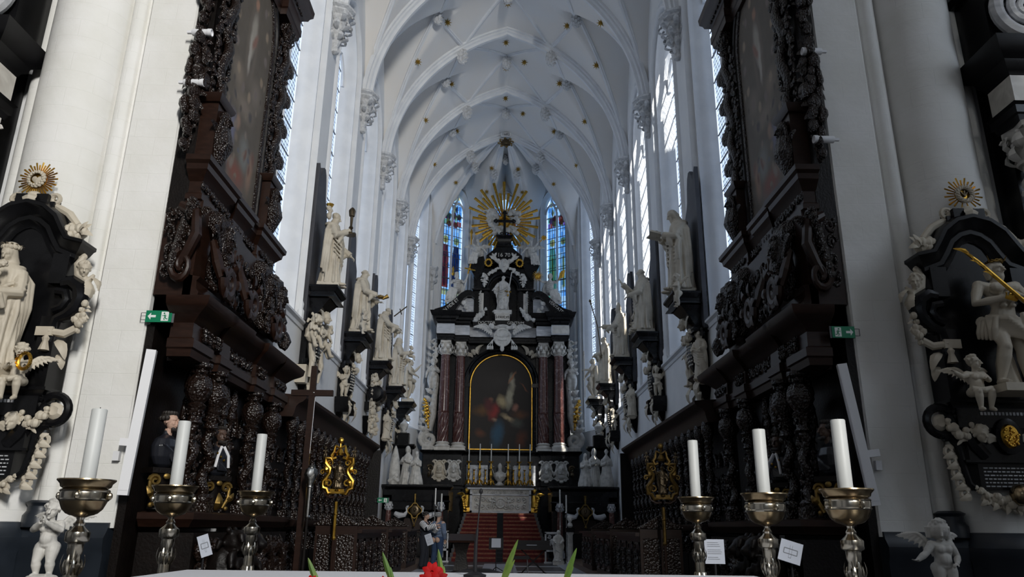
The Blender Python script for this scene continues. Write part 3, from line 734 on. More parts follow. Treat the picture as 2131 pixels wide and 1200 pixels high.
def robed(mb, h, armR=((-.16, -.04, .64), (-.10, -.16, .60)), armL=((.16, -.04, .64), (.10, -.16, .60)), hd=None, seed=1, lean=.02, girth=1.0, cape=True, swag=1, hood=True, hands=True, knee=1, base_z=0.0):
    """a standing figure in heavy drapery, height h, facing -Y, standing on z = base_z"""
    rr = random.Random(seed); ph = [rr.uniform(0, 6.28) for _ in range(5)]; hd = hd or {}
    old = push(mb, (0, 0, base_z), sc=h)
    prof = [(0, .150, .125), (.012, .160, .135), (.05, .150, .128), (.10, .140, .122), (.17, .132, .118), (.24, .128, .118), (.31, .128, .118), (.38, .132, .116), (.45, .136, .114), (.52, .132, .106), (.60, .124, .095), (.68, .130, .096), (.74, .138, .092), (.785, .125, .082), (.815, .09, .066), (.84, .055, .053), (.88, .042, .046), (.91, .03, .03)]
    R = []; n = 84
    for z, rx, ry in prof:
        amp = .27 * max(0, 1 - z / .80) ** .7 + .025; cx = lean * math.sin(z * 3.2) * 1.0; ring = []
        for k in range(n):
            a = 2 * PI * k / n
            w = (abs(math.sin(4.5 * a + ph[0] + 1.6 * z + .5 * math.sin(3 * z + ph[3]))) * 1.5 - .95) * .7 + (abs(math.sin(8 * a + ph[1] - 2.2 * z)) * 1.4 - .9) * .5 + math.sin(3 * a + ph[2] + 4 * z) * .3
            q = 1 + amp * w * (1 if z < .8 else .2)
            ring.append((cx + girth * rx * q * math.cos(a), girth * ry * q * math.sin(a), z))
        R.append(ring)
    mb.rings(R)
    mb.ell((knee * .055 + lean, -.085, .29), (.052, .06, .12), 10, 7)
    for s in (-1, 1): mb.ell((s * .065, -.155, .018), (.034, .07, .022), 8, 5)
    # folds that hang and folds that sweep across the front
    for k in range(7):
        a = -PI / 2 + (-1.1 + 2.2 * k / 6) + rr.uniform(-.1, .1); x0, y0 = .135 * math.cos(a), .105 * math.sin(a); x1, y1 = .172 * math.cos(a + rr.uniform(-.15, .15)), .135 * math.sin(a)
        mb.tube([(x0 * .9, y0 * .9, .56), (x0 + lean, y0, .42), (x0 * 1.05, y0 * 1.06, .22), (x1, y1, .01)], [.004, .011, .013, .016], 6)
    if swag:
        for k in range(6):
            t = k / 5; z0 = .70 - .26 * t; z1 = .50 - .22 * t
            mb.tube([(-swag * .145, -.035, z0), (-swag * .085, -.122, z0 - .07), (swag * .03, -.140, (z0 + z1) / 2 - .04 - .03 * t), (swag * .135, -.08, z1 + .03)], [.010, .017, .018, .011], 7)
        mb.tube([(swag * .15, -.03, .6), (swag * .17, -.06, .48), (swag * .165, -.05, .34)], [.03, .035, .012], 8)
    if cape:
        for s in (-1, 1):
            [mb.tube([(s * .085, .0 + .03 * j, .80), (s * (.135 + .012 * j), .0 + .035 * j, .70), (s * (.15 + .01 * j), .02 + .03 * j, .5), (s * (.145 - .01 * j), .03 + .03 * j, .28), (s * .11, .04 + .03 * j, .10 + .05 * j)], [.018, .026, .024, .026, .022], 8) for j in (0, 1, 2)]
    if hood:
        mb.tube([(.085 * math.cos(a), .02 + .075 * math.sin(a), .815 + .012 * math.sin(a)) for a in np.linspace(-PI, PI, 17)], .026, 7)
    for s, arm in ((-1, armR), (1, armL)):
        if arm is None: continue
        sh = Vector((s * .108, 0, .772)); e = Vector(arm[0]); w = Vector(arm[1])
        mb.tube([sh, sh.lerp(e, .5) + Vector((0, 0, .01)), e, e.lerp(w, .55), e.lerp(w, .9)], [.046, .05, .048, .044, .048], 9)
        mb.tube([e.lerp(w, .8), w], [.026, .022], 7)
        for q in (.35, .6, .85):
            c = sh.lerp(e, q); mb.ell(c, (.056, .058, .02), 8, 5)
        if hands:
            d = arm[2] if len(arm) > 2 else (w - e)
            hand(mb, w, d, arm[3] if len(arm) > 3 else (0, -.3, 1), .095, arm[4] if len(arm) > 4 else .55, s)
        # hanging sleeve
        mb.tube([e.lerp(w, .5), e.lerp(w, .5) + Vector((0, .01, -.07)), e.lerp(w, .4) + Vector((0, .02, -.13))], [.04, .035, .012], 7)
    c = hd.pop('c', (lean * .6, -.022, .928)); mb.tube([(lean * .3, 0, .84), (c[0] * .8, c[1] * .5, .89)], [.036, .034], 8)
    head(mb, c, hd.pop('r', .066), **hd); mb.M = old
def nude(mb, h, J, hd=None, fat=1.0, hands=True):
    """an unclothed body from joint positions in units of h: neck chest waist hip, sh/el/wr and hi/kn/an/to per side (R, L)"""
    hd = dict(hd or {}); old = push(mb, sc=h); V = lambda k: Vector(J[k]); f = fat
    mb.tube([V('hip') + Vector((0, 0, -.03)), V('hip'), V('waist'), V('chest'), V('chest').lerp(V('neck'), .6), V('neck')], [.07 * f, .092 * f, .080 * f, .098 * f, .075 * f, .036 * f], 16, .78)
    for s in 'RL':
        sg = -1 if s == 'R' else 1
        sh, el, wr = V('sh' + s), V('el' + s), V('wr' + s)
        mb.ell(sh, (.045 * f,) * 3, 8, 6); mb.tube([V('chest').lerp(sh, .4), sh], [.06 * f, .045 * f], 8)
        mb.tube([sh, sh.lerp(el, .45), el, el.lerp(wr, .35), wr], [.040 * f, .041 * f, .031 * f, .034 * f, .021 * f], 9)
        mb.ell(V('chest') + Vector((sg * .045, -.06 * f, .0)), (.05 * f, .035 * f, .04 * f), 8, 6)
        hi, kn, an = V('hi' + s), V('kn' + s), V('an' + s); to = V('to' + s)
        mb.tube([hi + Vector((-sg * .02, .012, .075)), hi + Vector((-sg * .006, .012, .045)), hi + Vector((0, .01, .01)), hi.lerp(kn, .3), hi.lerp(kn, .7), kn, kn.lerp(an, .3), kn.lerp(an, .7), an], [.02 * f, .052 * f, .066 * f, .064 * f, .051 * f, .042 * f, .046 * f, .034 * f, .025 * f], 14)
        mb.ell(hi + Vector((-sg * .01, .055 * f, .0)), (.055 * f, .05 * f, .055 * f), 10, 7); mb.ell(kn + Vector((0, -.022 * f, .0)), (.03 * f, .025 * f, .034 * f), 8, 6)
        mb.tube([an + Vector((0, .015, -.01)), an.lerp(to, .6) + Vector((0, 0, -.005)), to], [.03 * f, .026 * f, .016 * f], 8)
        if hands: hand(mb, wr, J.get('hd' + s, tuple(wr - el)), J.get('hn' + s, (0, -.2, 1)), .10 * (f ** .5), J.get('cu' + s, .6), sg)
    c = hd.pop('c'); mb.tube([V('neck') + Vector((0, 0, -.02)), Vector(c)], [.034 * f, .03 * f], 8); head(mb, c, hd.pop('r', .066), **hd); mb.M = old
PUT = dict(hip=(0, 0, .40), waist=(0, -.01, .50), chest=(0, 0, .62), neck=(0, -.01, .72), shR=(-.125, 0, .67), shL=(.125, 0, .67), elR=(-.2, -.05, .55), wrR=(-.12, -.17, .58), elL=(.2, -.05, .55), wrL=(.12, -.17, .58), hiR=(-.075, 0, .38), hiL=(.075, 0, .38), knR=(-.09, -.04, .2), knL=(.09, -.03, .2), anR=(-.085, 0, .04), anL=(.085, .01, .04), toR=(-.095, -.11, .02), toL=(.1, -.11, .02))
def putto(mb, h, J=None, hd=None, wings=True):
    """a chubby child angel"""
    j = dict(PUT); j.update(J or {}); q = dict(c=(0, -.03, .86), r=.125, hair='curls'); q.update(hd or {})
    nude(mb, h, j, q, fat=1.35)
    mb.ell((0, -.055 * h, .49 * h), (.088 * h, .072 * h, .095 * h), 12, 8)
    if wings:
        for s in (-1, 1): wing(mb, (s * .06 * h, .09 * h, .64 * h), (s * .75, .45, .25), (0, .15, 1), .36 * h, s)
def cherub_head(mb, r, spread=2.2, up=.5):
    head(mb, (0, 0, 0), r, tilt=.15, hair='curls')
    for s in (-1, 1): wing(mb, (s * r * .7, r * .3, -r * .3), (s, 0, up), (-s * .25, 0, 1), r * spread, s)
def drop_mesh(mb, L, w, seed=0, n=9):
    """a hanging drop of fruit and leaves, from z = 0 down to -L"""
    rr = random.Random(seed); mb.tube([(0, -w * .12, 0), (0, -w * .2, -L * .5), (0, -w * .12, -L)], [w * .12, w * .2, w * .1], 6)
    for i in range(n):
        t = i / (n - 1); k = math.sin(PI * (.15 + .8 * t)) * (1.1 - .4 * t)
        for j in range(3): mb.ell((rr.uniform(-1, 1) * w * .4 * k, -w * .2 - rr.random() * w * .25, -L * t + rr.uniform(-.3, .3) * L / n), w * .24 * rr.uniform(.7, 1.25) * (.6 + .5 * k), 7, 5)
        for s in (-1, 1): mb.leaf((s * w * .2 * k, -w * .12, -L * t), (s, -.2, rr.uniform(-.8, .2)), (0, -1, .2), w * .55 * k, w * .25, .3)
def scrollwork(mb, w, h, seed=0, t=.03, n=4):
    """a carved relief field of spirals, leaves and buds in the xz plane, w by h about the origin, standing out to -Y"""
    rr = random.Random(seed)
    for i in range(n):
        for j in range(max(1, int(n * h / w + .5))):
            nz = max(1, int(n * h / w + .5)); x = -w / 2 + w * (i + .5) / n; z = -h / 2 + h * (j + .5) / nz; r = min(w / n, h / nz) * .46
            s = 1 if (i + j) % 2 else -1
            mb.spiral((x, -t * .6, z), (s, 0, 0), (0, 0, 1), r, r * .15, rr.uniform(0, 6), 1.3, t, t * .5, 6, 12)
            mb.ell((x, -t * 1.2, z), t * 1.1, 6, 4)
            for k in range(3):
                a = rr.uniform(0, 6.28); mb.leaf((x + r * .6 * math.cos(a), -t * .5, z + r * .6 * math.sin(a)), (math.cos(a + 1), -.25, math.sin(a + 1)), (0, -1, 0), r * .8, r * .4, .3)
def paintmat(name, base, spots, warp=.08, base2=None, rough=.5):
    """a dark painted canvas: soft brushed shapes in the plane's own metres (x, z)"""
    m = bpy.data.materials.new(name); m.use_nodes = True; nt = m.node_tree; L = nt.links; b = nt.nodes['Principled BSDF']; b.inputs['Roughness'].default_value = rough; b.inputs['Specular IOR Level'].default_value = .2
    tc = nt.nodes.new('ShaderNodeTexCoord'); no = nt.nodes.new('ShaderNodeTexNoise'); no.inputs['Scale'].default_value = 3.5; no.inputs['Detail'].default_value = 5
    L.new(tc.outputs['Object'], no.inputs['Vector'])
    sub = nt.nodes.new('ShaderNodeVectorMath'); sub.operation = 'SUBTRACT'; sub.inputs[1].default_value = (.5, .5, .5); L.new(no.outputs['Color'], sub.inputs[0])
    scl = nt.nodes.new('ShaderNodeVectorMath'); scl.operation = 'SCALE'; scl.inputs['Scale'].default_value = warp * 2; L.new(sub.outputs[0], scl.inputs[0])
    ad = nt.nodes.new('ShaderNodeVectorMath'); ad.operation = 'ADD'; L.new(tc.outputs['Object'], ad.inputs[0]); L.new(scl.outputs[0], ad.inputs[1])
    mx0 = nt.nodes.new('ShaderNodeMix'); mx0.data_type = 'RGBA'; mx0.inputs['A'].default_value = (*base, 1); mx0.inputs['B'].default_value = (*(base2 or base), 1); L.new(no.outputs['Fac'], mx0.inputs['Factor'])
    cur = mx0.outputs['Result']
    for cx, cz, rx, rz, rot, col, soft in spots:
        mp = nt.nodes.new('ShaderNodeMapping'); mp.vector_type = 'TEXTURE'; mp.inputs['Location'].default_value = (cx, 0, cz); mp.inputs['Rotation'].default_value = (0, rot, 0); mp.inputs['Scale'].default_value = (rx, 1e3, rz)
        L.new(ad.outputs[0], mp.inputs['Vector']); ln = nt.nodes.new('ShaderNodeVectorMath'); ln.operation = 'LENGTH'; L.new(mp.outputs[0], ln.inputs[0])
        mr = nt.nodes.new('ShaderNodeMapRange'); mr.inputs['From Min'].default_value = 1; mr.inputs['From Max'].default_value = 1 - soft; L.new(ln.outputs['Value'], mr.inputs['Value'])
        mx = nt.nodes.new('ShaderNodeMix'); mx.data_type = 'RGBA'; mx.inputs['B'].default_value = (*col, 1); L.new(cur, mx.inputs['A']); L.new(mr.outputs[0], mx.inputs['Factor']); cur = mx.outputs['Result']
    L.new(cur, b.inputs['Base Color']); return m
# ================================================================== high altar
def mir(pts): return pts + [(-x, y) for x, y in pts[::-1]]
RT = thing('altar_retable', 'towering black marble altar retable with four red columns round an arched painting', 'altar')
pp = mir([(-3.66, 37.6), (-3.66, 36.0), (-1.86, 36.0), (-1.86, 36.35)])
m = MB(); m.prism(pp, FZ, 4.95, 'xy'); m.build('pedestal', M['black'], RT)
m = MB(); m.mould(pp, [(-.1, 0), (.03, .0), (.04, .05), (.12, .10), (.15, .16), (.15, .20), (-.1, .22)], z=4.93); m.mould(pp, [(-.1, -.1), (.1, -.1), (.1, .02), (.03, .08), (-.1, .08)], z=3.46); m.build('pedestal_cornice', M['black'], RT)
m = MB(); m.box(-3.35, 3.35, 36.95, 37.6, 4.9, 10.6)
for s in (-1, 1): m.box(s * 2.38 - .72, s * 2.38 + .72, 36.75, 37.0, 5.1, 10.5)
m.build('back_wall', M['black'], RT)
# portrait reliefs and panels in the pedestal
for k, (x, y) in enumerate([(-2.88, 36.0), (-2.2, 36.0), (2.12, 36.0), (2.82, 36.0)]):
    m = MB(); zz = 4.2
    m.ell((0, .02, 0), (.27, .08, .46), 14, 8)
    for s in (-1, 1):
        for z0 in (.36, -.36): m.spiral((s * .2, -.03, z0), (s, 0, 0), (0, 0, 1), .12, .02, 0, 1.2, .05, .03, 6)
        m.leaf((s * .2, -.04, .1), (s * .3, -.2, -1), (s, -1, 0), .4, .15)
    m.tube([(.26 * math.cos(a), -.03, .44 * math.sin(a)) for a in np.linspace(0, 2 * PI, 20)], .035, 6)
    head(m, (0, -.10, .08), .16, hair=('veil', 'long', 'short', 'veil')[k], beard=(0, .3, .5, 0)[k]); m.ell((0, -.04, -.22), (.2, .1, .14), 10, 6)
    m.ell((0, -.04, -.48), (.12, .08, .06), 8, 5)
    sculpt(m, 'portrait_relief', .018, M['statue' if k == 0 else 'statue_grey'], RT, loc=(x, y - .03, zz))
for s in (-1, 1):
    m = MB().at((s * 1.12, 36.3, 4.02)); m.box(-.5, .5, -.05, .1, -.46, .46); m.build('marble_panel', M['grey_marble'], RT)
    m = MB().at((s * 3.3, 36.0, 4.3)); m.spiral((0, -.05, 0), (s, 0, 0), (0, 0, 1), .16, .03, .5, 1.4, .05, .03, 7); m.leaf((0, -.04, -.1), (s * .2, -.1, -1), (0, -1, 0), .35, .16); m.build('corner_scroll', M['bronze'], RT)
# columns
def capital(mb, r, z0, h):
    mb.lathe([(r, z0), (r * 1.08, z0 + .03), (r * .98, z0 + .06), (r * 1.02, z0 + h * .5), (r * 1.25, z0 + h * .84)], 16)
    for ring, (q, n) in enumerate(((.05, 8), (.36, 8))):
        for k in range(n):
            a = 2 * PI * (k + .5 * ring) / n; d = (math.cos(a), math.sin(a)); mb.leaf((d[0] * r * .95, d[1] * r * .95, z0 + h * q), (d[0] * .25, d[1] * .25, 1), (d[0], d[1], 0), h * .48, r * .75, .4, .3)
            mb.ell((d[0] * r * 1.28, d[1] * r * 1.28, z0 + h * (q + .43)), r * .15, 6, 4)
    for k in range(4):
        a = PI / 4 + k * PI / 2; d = (math.cos(a), math.sin(a)); mb.spiral((d[0] * r * 1.4, d[1] * r * 1.4, z0 + h * .76), (d[0], d[1], 0), (0, 0, 1), r * .26, r * .05, 0, 1.3, r * .10, r * .06, 6, 10)
    mb.add(*_abacus(r * 1.5, z0 + h * .86, z0 + h))
def _abacus(w, z0, z1):
    pts = []
    for k in range(4):
        a = PI / 4 + k * PI / 2; pts += [(w * math.cos(a - .12), w * math.sin(a - .12)), (w * math.cos(a + .12), w * math.sin(a + .12)), (w * .66 * math.cos(a + PI / 4), w * .66 * math.sin(a + PI / 4))]
    n = len(pts); vs = [(x, y, z0) for x, y in pts] + [(x, y, z1) for x, y in pts]
    return vs, [tuple(range(n)), tuple(range(2 * n - 1, n - 1, -1))] + [(i, (i + 1) % n, (i + 1) % n + n, i + n) for i in range(n)]
for x, y in ((-2.8, 36.2), (-2.08, 36.5), (2.02, 36.5), (2.76, 36.2)):
    m = MB().at((x, y, 0))
    n = 40; R = []
    for i in range(15):
        z = 5.5 + 1.42 * i / 14; R.append([((.255 + .012 * math.cos(12 * 2 * PI * k / n)) * math.cos(2 * PI * k / n + z * 1.1 * (1 if x < 0 else -1)), (.255 + .012 * math.cos(12 * 2 * PI * k / n)) * math.sin(2 * PI * k / n + z * 1.1 * (1 if x < 0 else -1)), z) for k in range(n)])
    m.rings(R); m.lathe([(.255, 6.90), (.275, 6.93), (.275, 6.98), (.255, 7.0), (.25, 7.6), (.235, 8.6), (.215, 9.75)], 24)
    col = m.build('column', M['red_marble'], RT)
    m = MB().at((x, y, 0)); m.box(-.36, .36, -.36, .36, 5.12, 5.26); m.lathe([(.36, 5.26), (.38, 5.31), (.36, 5.37), (.30, 5.40), (.29, 5.43), (.33, 5.46), (.33, 5.49), (.27, 5.53), (.25, 5.55)], 24); m.build('base', M['cream_marble'], col)
    m = MB().at((x, y, 0)); capital(m, .22, 9.74, .70); m.build('capital', M['cream_marble'], col)
ent = mir([(-3.2, 37.5), (-3.2, 35.86), (-2.44, 35.86), (-2.44, 36.16), (-1.72, 36.16), (-1.72, 36.5)])
m = MB(); m.prism(ent, 10.44, 11.46, 'xy'); m.mould(ent, [(-.05, 0), (.02, 0), (.02, .11), (.05, .12), (.05, .24), (.09, .27), (-.05, .29)], z=10.44)

for hp in ([(-3.2, 37.5), (-3.2, 35.86), (-2.44, 35.86), (-2.44, 36.16), (-1.72, 36.16), (-1.72, 36.9)], [(1.72, 36.9), (1.72, 36.16), (2.44, 36.16), (2.44, 35.86), (3.2, 35.86), (3.2, 37.5)]):
    m.mould(hp, [(-.05, 0), (.03, 0), (.06, .06), (.10, .08), (.12, .18), (.24, .22), (.26, .32), (.32, .36), (.38, .52), (.40, .58), (-.05, .62)], z=11.26); m.prism(hp, 11.2, 11.86, 'xy')
m.build('entablature', M['black'], RT)
m = MB(); m.mould(ent, [(-.02, 0), (.05, 0), (.07, .14), (.07, .38), (.05, .50), (-.02, .50)], z=10.74); m.build('frieze', M['grey_marble'], RT)
for s in (-1, 1):
    x0, x1 = sorted((s * 2.42, s * 3.26)); m = MB(); m.box(x0, x1, 35.78, 36.2, 10.80, 11.20); m.build('frieze_block', M['cream_marble' if s > 0 else 'grey_marble'], RT)  # right block paler: the sun spot on it is put into its colour
lettering('DOCTOR', .2, M['cream_marble'], RT, (-.82, 36.02, 11.36)); lettering('GENTIVM', .2, M['cream_marble'], RT, (.62, 36.02, 11.36))
m = MB(); m.box(-1.5, 1.5, 36.04, 36.5, 11.22, 11.50); m.build('inscription_band', M['black'], RT)
# the arched painting
def arched(w, z0, zs, n=20): return [(-w, z0), (w, z0)] + [(w * math.cos(PI * i / n), zs + w * math.sin(PI * i / n)) for i in range(n + 1)]
dark = (.012, .009, .007)
pm = paintmat('old_master_canvas', (0.0216, 0.0148, 0.0108), [
    (-.85, .1, .7, .35, 0, (0.1344, 0.0605, 0.0161), .9), (.95, -.1, .55, .3, 0, (0.1008, 0.0403, 0.0161), .9), (0, 1.5, 1.2, .7, 0, (0.0295, 0.0242, 0.0202), .9), (-1.0, -1.0, .35, .25, .5, (0.1210, 0.0403, 0.0161), .8), (1.0, -1.3, .35, .6, .2, (0.1008, 0.0295, 0.0134), .8),
    (-.35, .05, .34, .55, .25, (0.2688, 0.0242, 0.0202), .7), (-.15, -1.05, .40, .85, .12, (0.0295, 0.0874, 0.1344), .7), (-.5, .62, .14, .18, 0, (0.2150, 0.0941, 0.0538), .7),
    (.05, .55, .30, .42, -.45, (0.4032, 0.3091, 0.1613), .7), (.42, .75, .24, .75, .1, (0.3494, 0.3091, 0.2150), .7), (.55, 1.5, .18, .55, -.1, (0.3226, 0.2822, 0.2016), .75), (.55, 1.75, .07, .45, .55, (0.2957, 0.1344, 0.0672), .7), (.35, -.25, .46, .16, .55, (0.4032, 0.2957, 0.1613), .75),
    (.72, .25, .2, .24, 0, (0.2688, 0.1210, 0.0806), .75), (.8, -.5, .4, .3, .2, (0.0672, 0.0672, 0.0538), .7), (-.3, -.35, .2, .12, .3, (0.3360, 0.2016, 0.1210), .75), (1.15, 1.25, .06, .4, -.7, (0.1613, 0.0605, 0.0269), .75), (-.6, .35, .3, .5, -.3, (0.0941, 0.0161, 0.0161), .7)], .13, (0.0161, 0.0134, 0.0120), .42)
m = MB(); m.prism(arched(1.5, -1.75, 1.35), 0, .04); pt = m.build('painting', pm, RT, smooth=0, loc=(-.05, 36.88, 7.05))
fr = [(-1.52, 5.27), (-1.52, 8.4)] + [(-1.52 * math.cos(PI * i / 24), 8.4 + 1.52 * math.sin(PI * i / 24)) for i in range(1, 24)] + [(1.52, 8.4), (1.52, 5.27), (-1.52, 5.27)]
m = MB(); m.tube([(x - .05, 36.84, z) for x, z in fr], .042, 6); m.build('gilt_frame', M['gold'], RT)
m = MB()
for w, r, y in ((1.66, .09, 36.84), (1.82, .07, 36.78)):
    m.tube([(-w - .05, y, 5.1), (-w - .05, y, 8.4)] + [(-w * math.cos(PI * i / 20) - .05, y, 8.4 + w * math.sin(PI * i / 20)) for i in range(1, 20)] + [(w - .05, y, 8.4), (w - .05, y, 5.1)], r, 8)
for s in (-1, 1): m.box(s * 1.72 - .2 - .05, s * 1.72 + .2 - .05, 36.7, 36.95, 8.28, 8.46)
m.build('arch_moulding', M['black'], RT)
for s in (-1, 1):
    m = MB(); cherub_head(m, .15, 3.2, .2); sculpt(m, 'cherub_head', .02, M['statue'], RT, loc=(s * 1.42 - .03, 36.65, 9.98), scale=(1, 1, 1)).rotation_euler = (0, s * .55, 0)
# coat of arms held by two cherubs
m = MB(); m.ell((0, 0, 0), (.36, .12, .42), 14, 8); m.tube([(.36 * math.cos(a), -.05, .42 * math.sin(a)) for a in np.linspace(0, 2 * PI, 22)], .055, 6)
for s in (-1, 1):
    m.spiral((s * .2, -.08, .12), (s, 0, 0), (0, 0, 1), .11, .02, 0, 1.4, .04, .025, 6); m.ell((s * .3, -.03, .48), (.22, .1, .1), 10, 6)
    for k in range(3):
        m.tube([(s * .42, -.03, -.1), (s * (.45 + .1 * k), -.05, -.42)], .02, 5); m.lathe([(.02, 0), (.05, -.06), (.06, -.2), (.01, -.22)], 7, (s * (.45 + .1 * k), -.05, -.40))
    head(m, (s * .5, -.1, .52), .14, yaw=-s * .3, hair='curls'); wing(m, (s * .5, .0, .34), (s, 0, .12), (0, 0, 1), .72, s)
m.ell((0, -.03, .55), (.3, .14, .1), 12, 6); m.ell((0, -.05, -.55), (.1, .08, .16), 8, 6); m.tube([(-.24, -.1, .05), (0, -.13, .02), (.24, -.1, .05)], .03, 5); m.tube([(-.2, -.1, -.12), (0, -.13, -.16), (.2, -.1, -.12)], .03, 5)
sculpt(m, 'coat_of_arms', .019, M['statue_grey'], RT, loc=(-.03, 35.95, 10.60), scale=(1.08, 1, 1.02))
# side scrolls with child angels
for s in (-1, 1):
    m = MB()
    m.spiral((s * .1, 0, .55), (s, 0, 0), (0, 0, 1), .42, .06, PI * .5, -1.6, .16, .09, 8, 22); m.tube([(s * .12, 0, .95), (-s * .05, 0, 1.7), (-s * .12, 0, 2.6), (-s * .2, 0, 3.3)], [.2, .2, .15, .12], 9)
    for k in range(6): m.leaf((s * .16 - s * .05 * k, -.05, .9 + .36 * k), (s * .9, -.1, .6), (0, -1, 0), .55, .3, .3)
    m.box(-.36, .36, -.25, .3, 0, .22)
    sculpt(m, 'side_scroll', .03, M['statue_grey'], RT, loc=(s * 3.42, 36.55, 5.14))
    m = MB(); putto(m, 1.5, dict(hdR=(0, 0, -1), elR=(-.2, -.02, .56), wrR=(-.22, -.08, .42)), dict(yaw=-s * .3), wings=False); m.ell((0, .1, .5), (.3, .2, .5), 10, 7)
    sculpt(m, 'side_cherub', .03, M['statue_grey'], RT, loc=(s * 3.4, 36.5, 8.1))
    m = MB()
    for k in range(5): m.spiral((0, 0, .3 + .34 * k), (s, 0, 0), (0, 0, 1), .17, .03, k * 1.0, 1.2, .06, .04, 7); m.leaf((s * .1, -.05, .2 + .34 * k), (s, -.2, .6), (0, -1, 0), .32, .2)
    m.tube([(-s * .1, .05, -.1), (0, .05, .8), (-s * .1, .05, 1.9)], .06, 7)
    sculpt(m, 'upper_scroll', .028, M['statue_grey'], RT, loc=(s * 3.38, 36.55, 8.85))
    m = MB(); drop_mesh(m, 1.35, .3, 4 + s, 9); m.build('gilt_garland', M['gold'], RT, loc=(s * 3.72, 36.4, 7.55)).rotation_euler = (0, s * .16, 0)
# attic
m = MB()
for s in (-1, 1):
    x0, x1 = sorted((s * .72, s * 1.52)); m.box(x0, x1, 36.55, 37.5, 11.4, 13.9)
    x0, x1 = sorted((s * .80, s * 1.0)); m.box(x0, x1, 36.42, 36.6, 11.9, 13.15); x0, x1 = sorted((s * 1.24, s * 1.5)); m.box(x0, x1, 36.42, 36.6, 11.9, 13.15)
m.box(-1.5, 1.5, 37.1, 37.5, 11.4, 14.3)
hole = [(-.72, 13.2)] + [(-.72 * math.cos(PI * i / 14), 13.2 + .72 * math.sin(PI * i / 14)) for i in range(1, 14)] + [(.72, 13.2), (1.52, 13.2), (1.56, 14.2), (1.2, 14.3), (.8, 14.62), (0, 14.75), (-.8, 14.62), (-1.2, 14.3), (-1.56, 14.2), (-1.52, 13.2)]
m.prism(hole, 36.5, 37.3); m.build('attic', M['black'], RT)
m = MB()
for s in (-1, 1):
    pth = [(s * 1.52, 37.4), (s * 1.52, 36.42), (s * .7, 36.42)]; pth = pth if s < 0 else pth[::-1]
    m.mould(pth, [(-.02, 0), (.05, .02), (.09, .08), (.09, .12), (-.02, .13)], z=13.12)
m.tube([(-.86 * math.cos(PI * i / 16), 36.46, 13.25 + .86 * math.sin(PI * i / 16)) for i in range(17)], .1, 8)
m.tube([(-1.08 * math.cos(PI * i / 16), 36.48, 13.3 + 1.05 * math.sin(PI * i / 16)) for i in range(17)], .07, 8)
for s in (-1, 1):   # flaring volute ends of the upper cornice
    m.prism([(s * 1.15, 14.05), (s * 1.42, 13.7), (s * 1.56, 14.0), (s * 1.78, 14.42), (s * 1.86, 14.62), (s * 1.5, 14.66), (s * 1.3, 14.95), (s * 1.05, 15.0), (s * .95, 14.6)], 36.35, 37.2)
m.prism([(-1.0, 14.4), (1.0, 14.4), (.92, 15.1), (.42, 15.55), (.40, 15.6), (-.40, 15.6), (-.42, 15.55), (-.92, 15.1)], 36.5, 37.1)
m.mould([(-.34, 37.1), (-.34, 36.5), (.34, 36.5), (.34, 37.1)], [(-.3, 0), (.08, 0), (.10, .05), (.02, .10), (.0, .45), (.06, .55), (.10, .58), (.10, .64), (-.3, .66)], z=15.58)
m.build('attic_cornice', M['black'], RT)
lettering('16 70', .30, M['cream_marble'], RT, (-.02, 36.48, 15.12))
m = MB(); m.ell((0, 0, 0), (.28, .16, .34), 12, 8); head(m, (0, -.1, .02), .22, hair='short')
for s in (-1, 1):
    m.tube([(s * .2, 0, .1), (s * .42, -.02, .25), (s * .55, -.02, .5), (s * .62, 0, .62)], [.1, .1, .08, .03], 7); m.leaf((s * .45, -.03, .25), (s * .9, -.1, .6), (0, -1, 0), .4, .2); m.leaf((s * .5, -.03, .4), (-s * .4, -.1, .9), (0, -1, 0), .3, .15)
    m.ell((s * .3, -.02, .2), .13, 8, 5)
m.ell((0, -.05, -.3), (.12, .1, .14), 8, 5)
sculpt(m, 'mask_cartouche', .018, M['statue_grey'], RT, loc=(0, 36.38, 14.55))
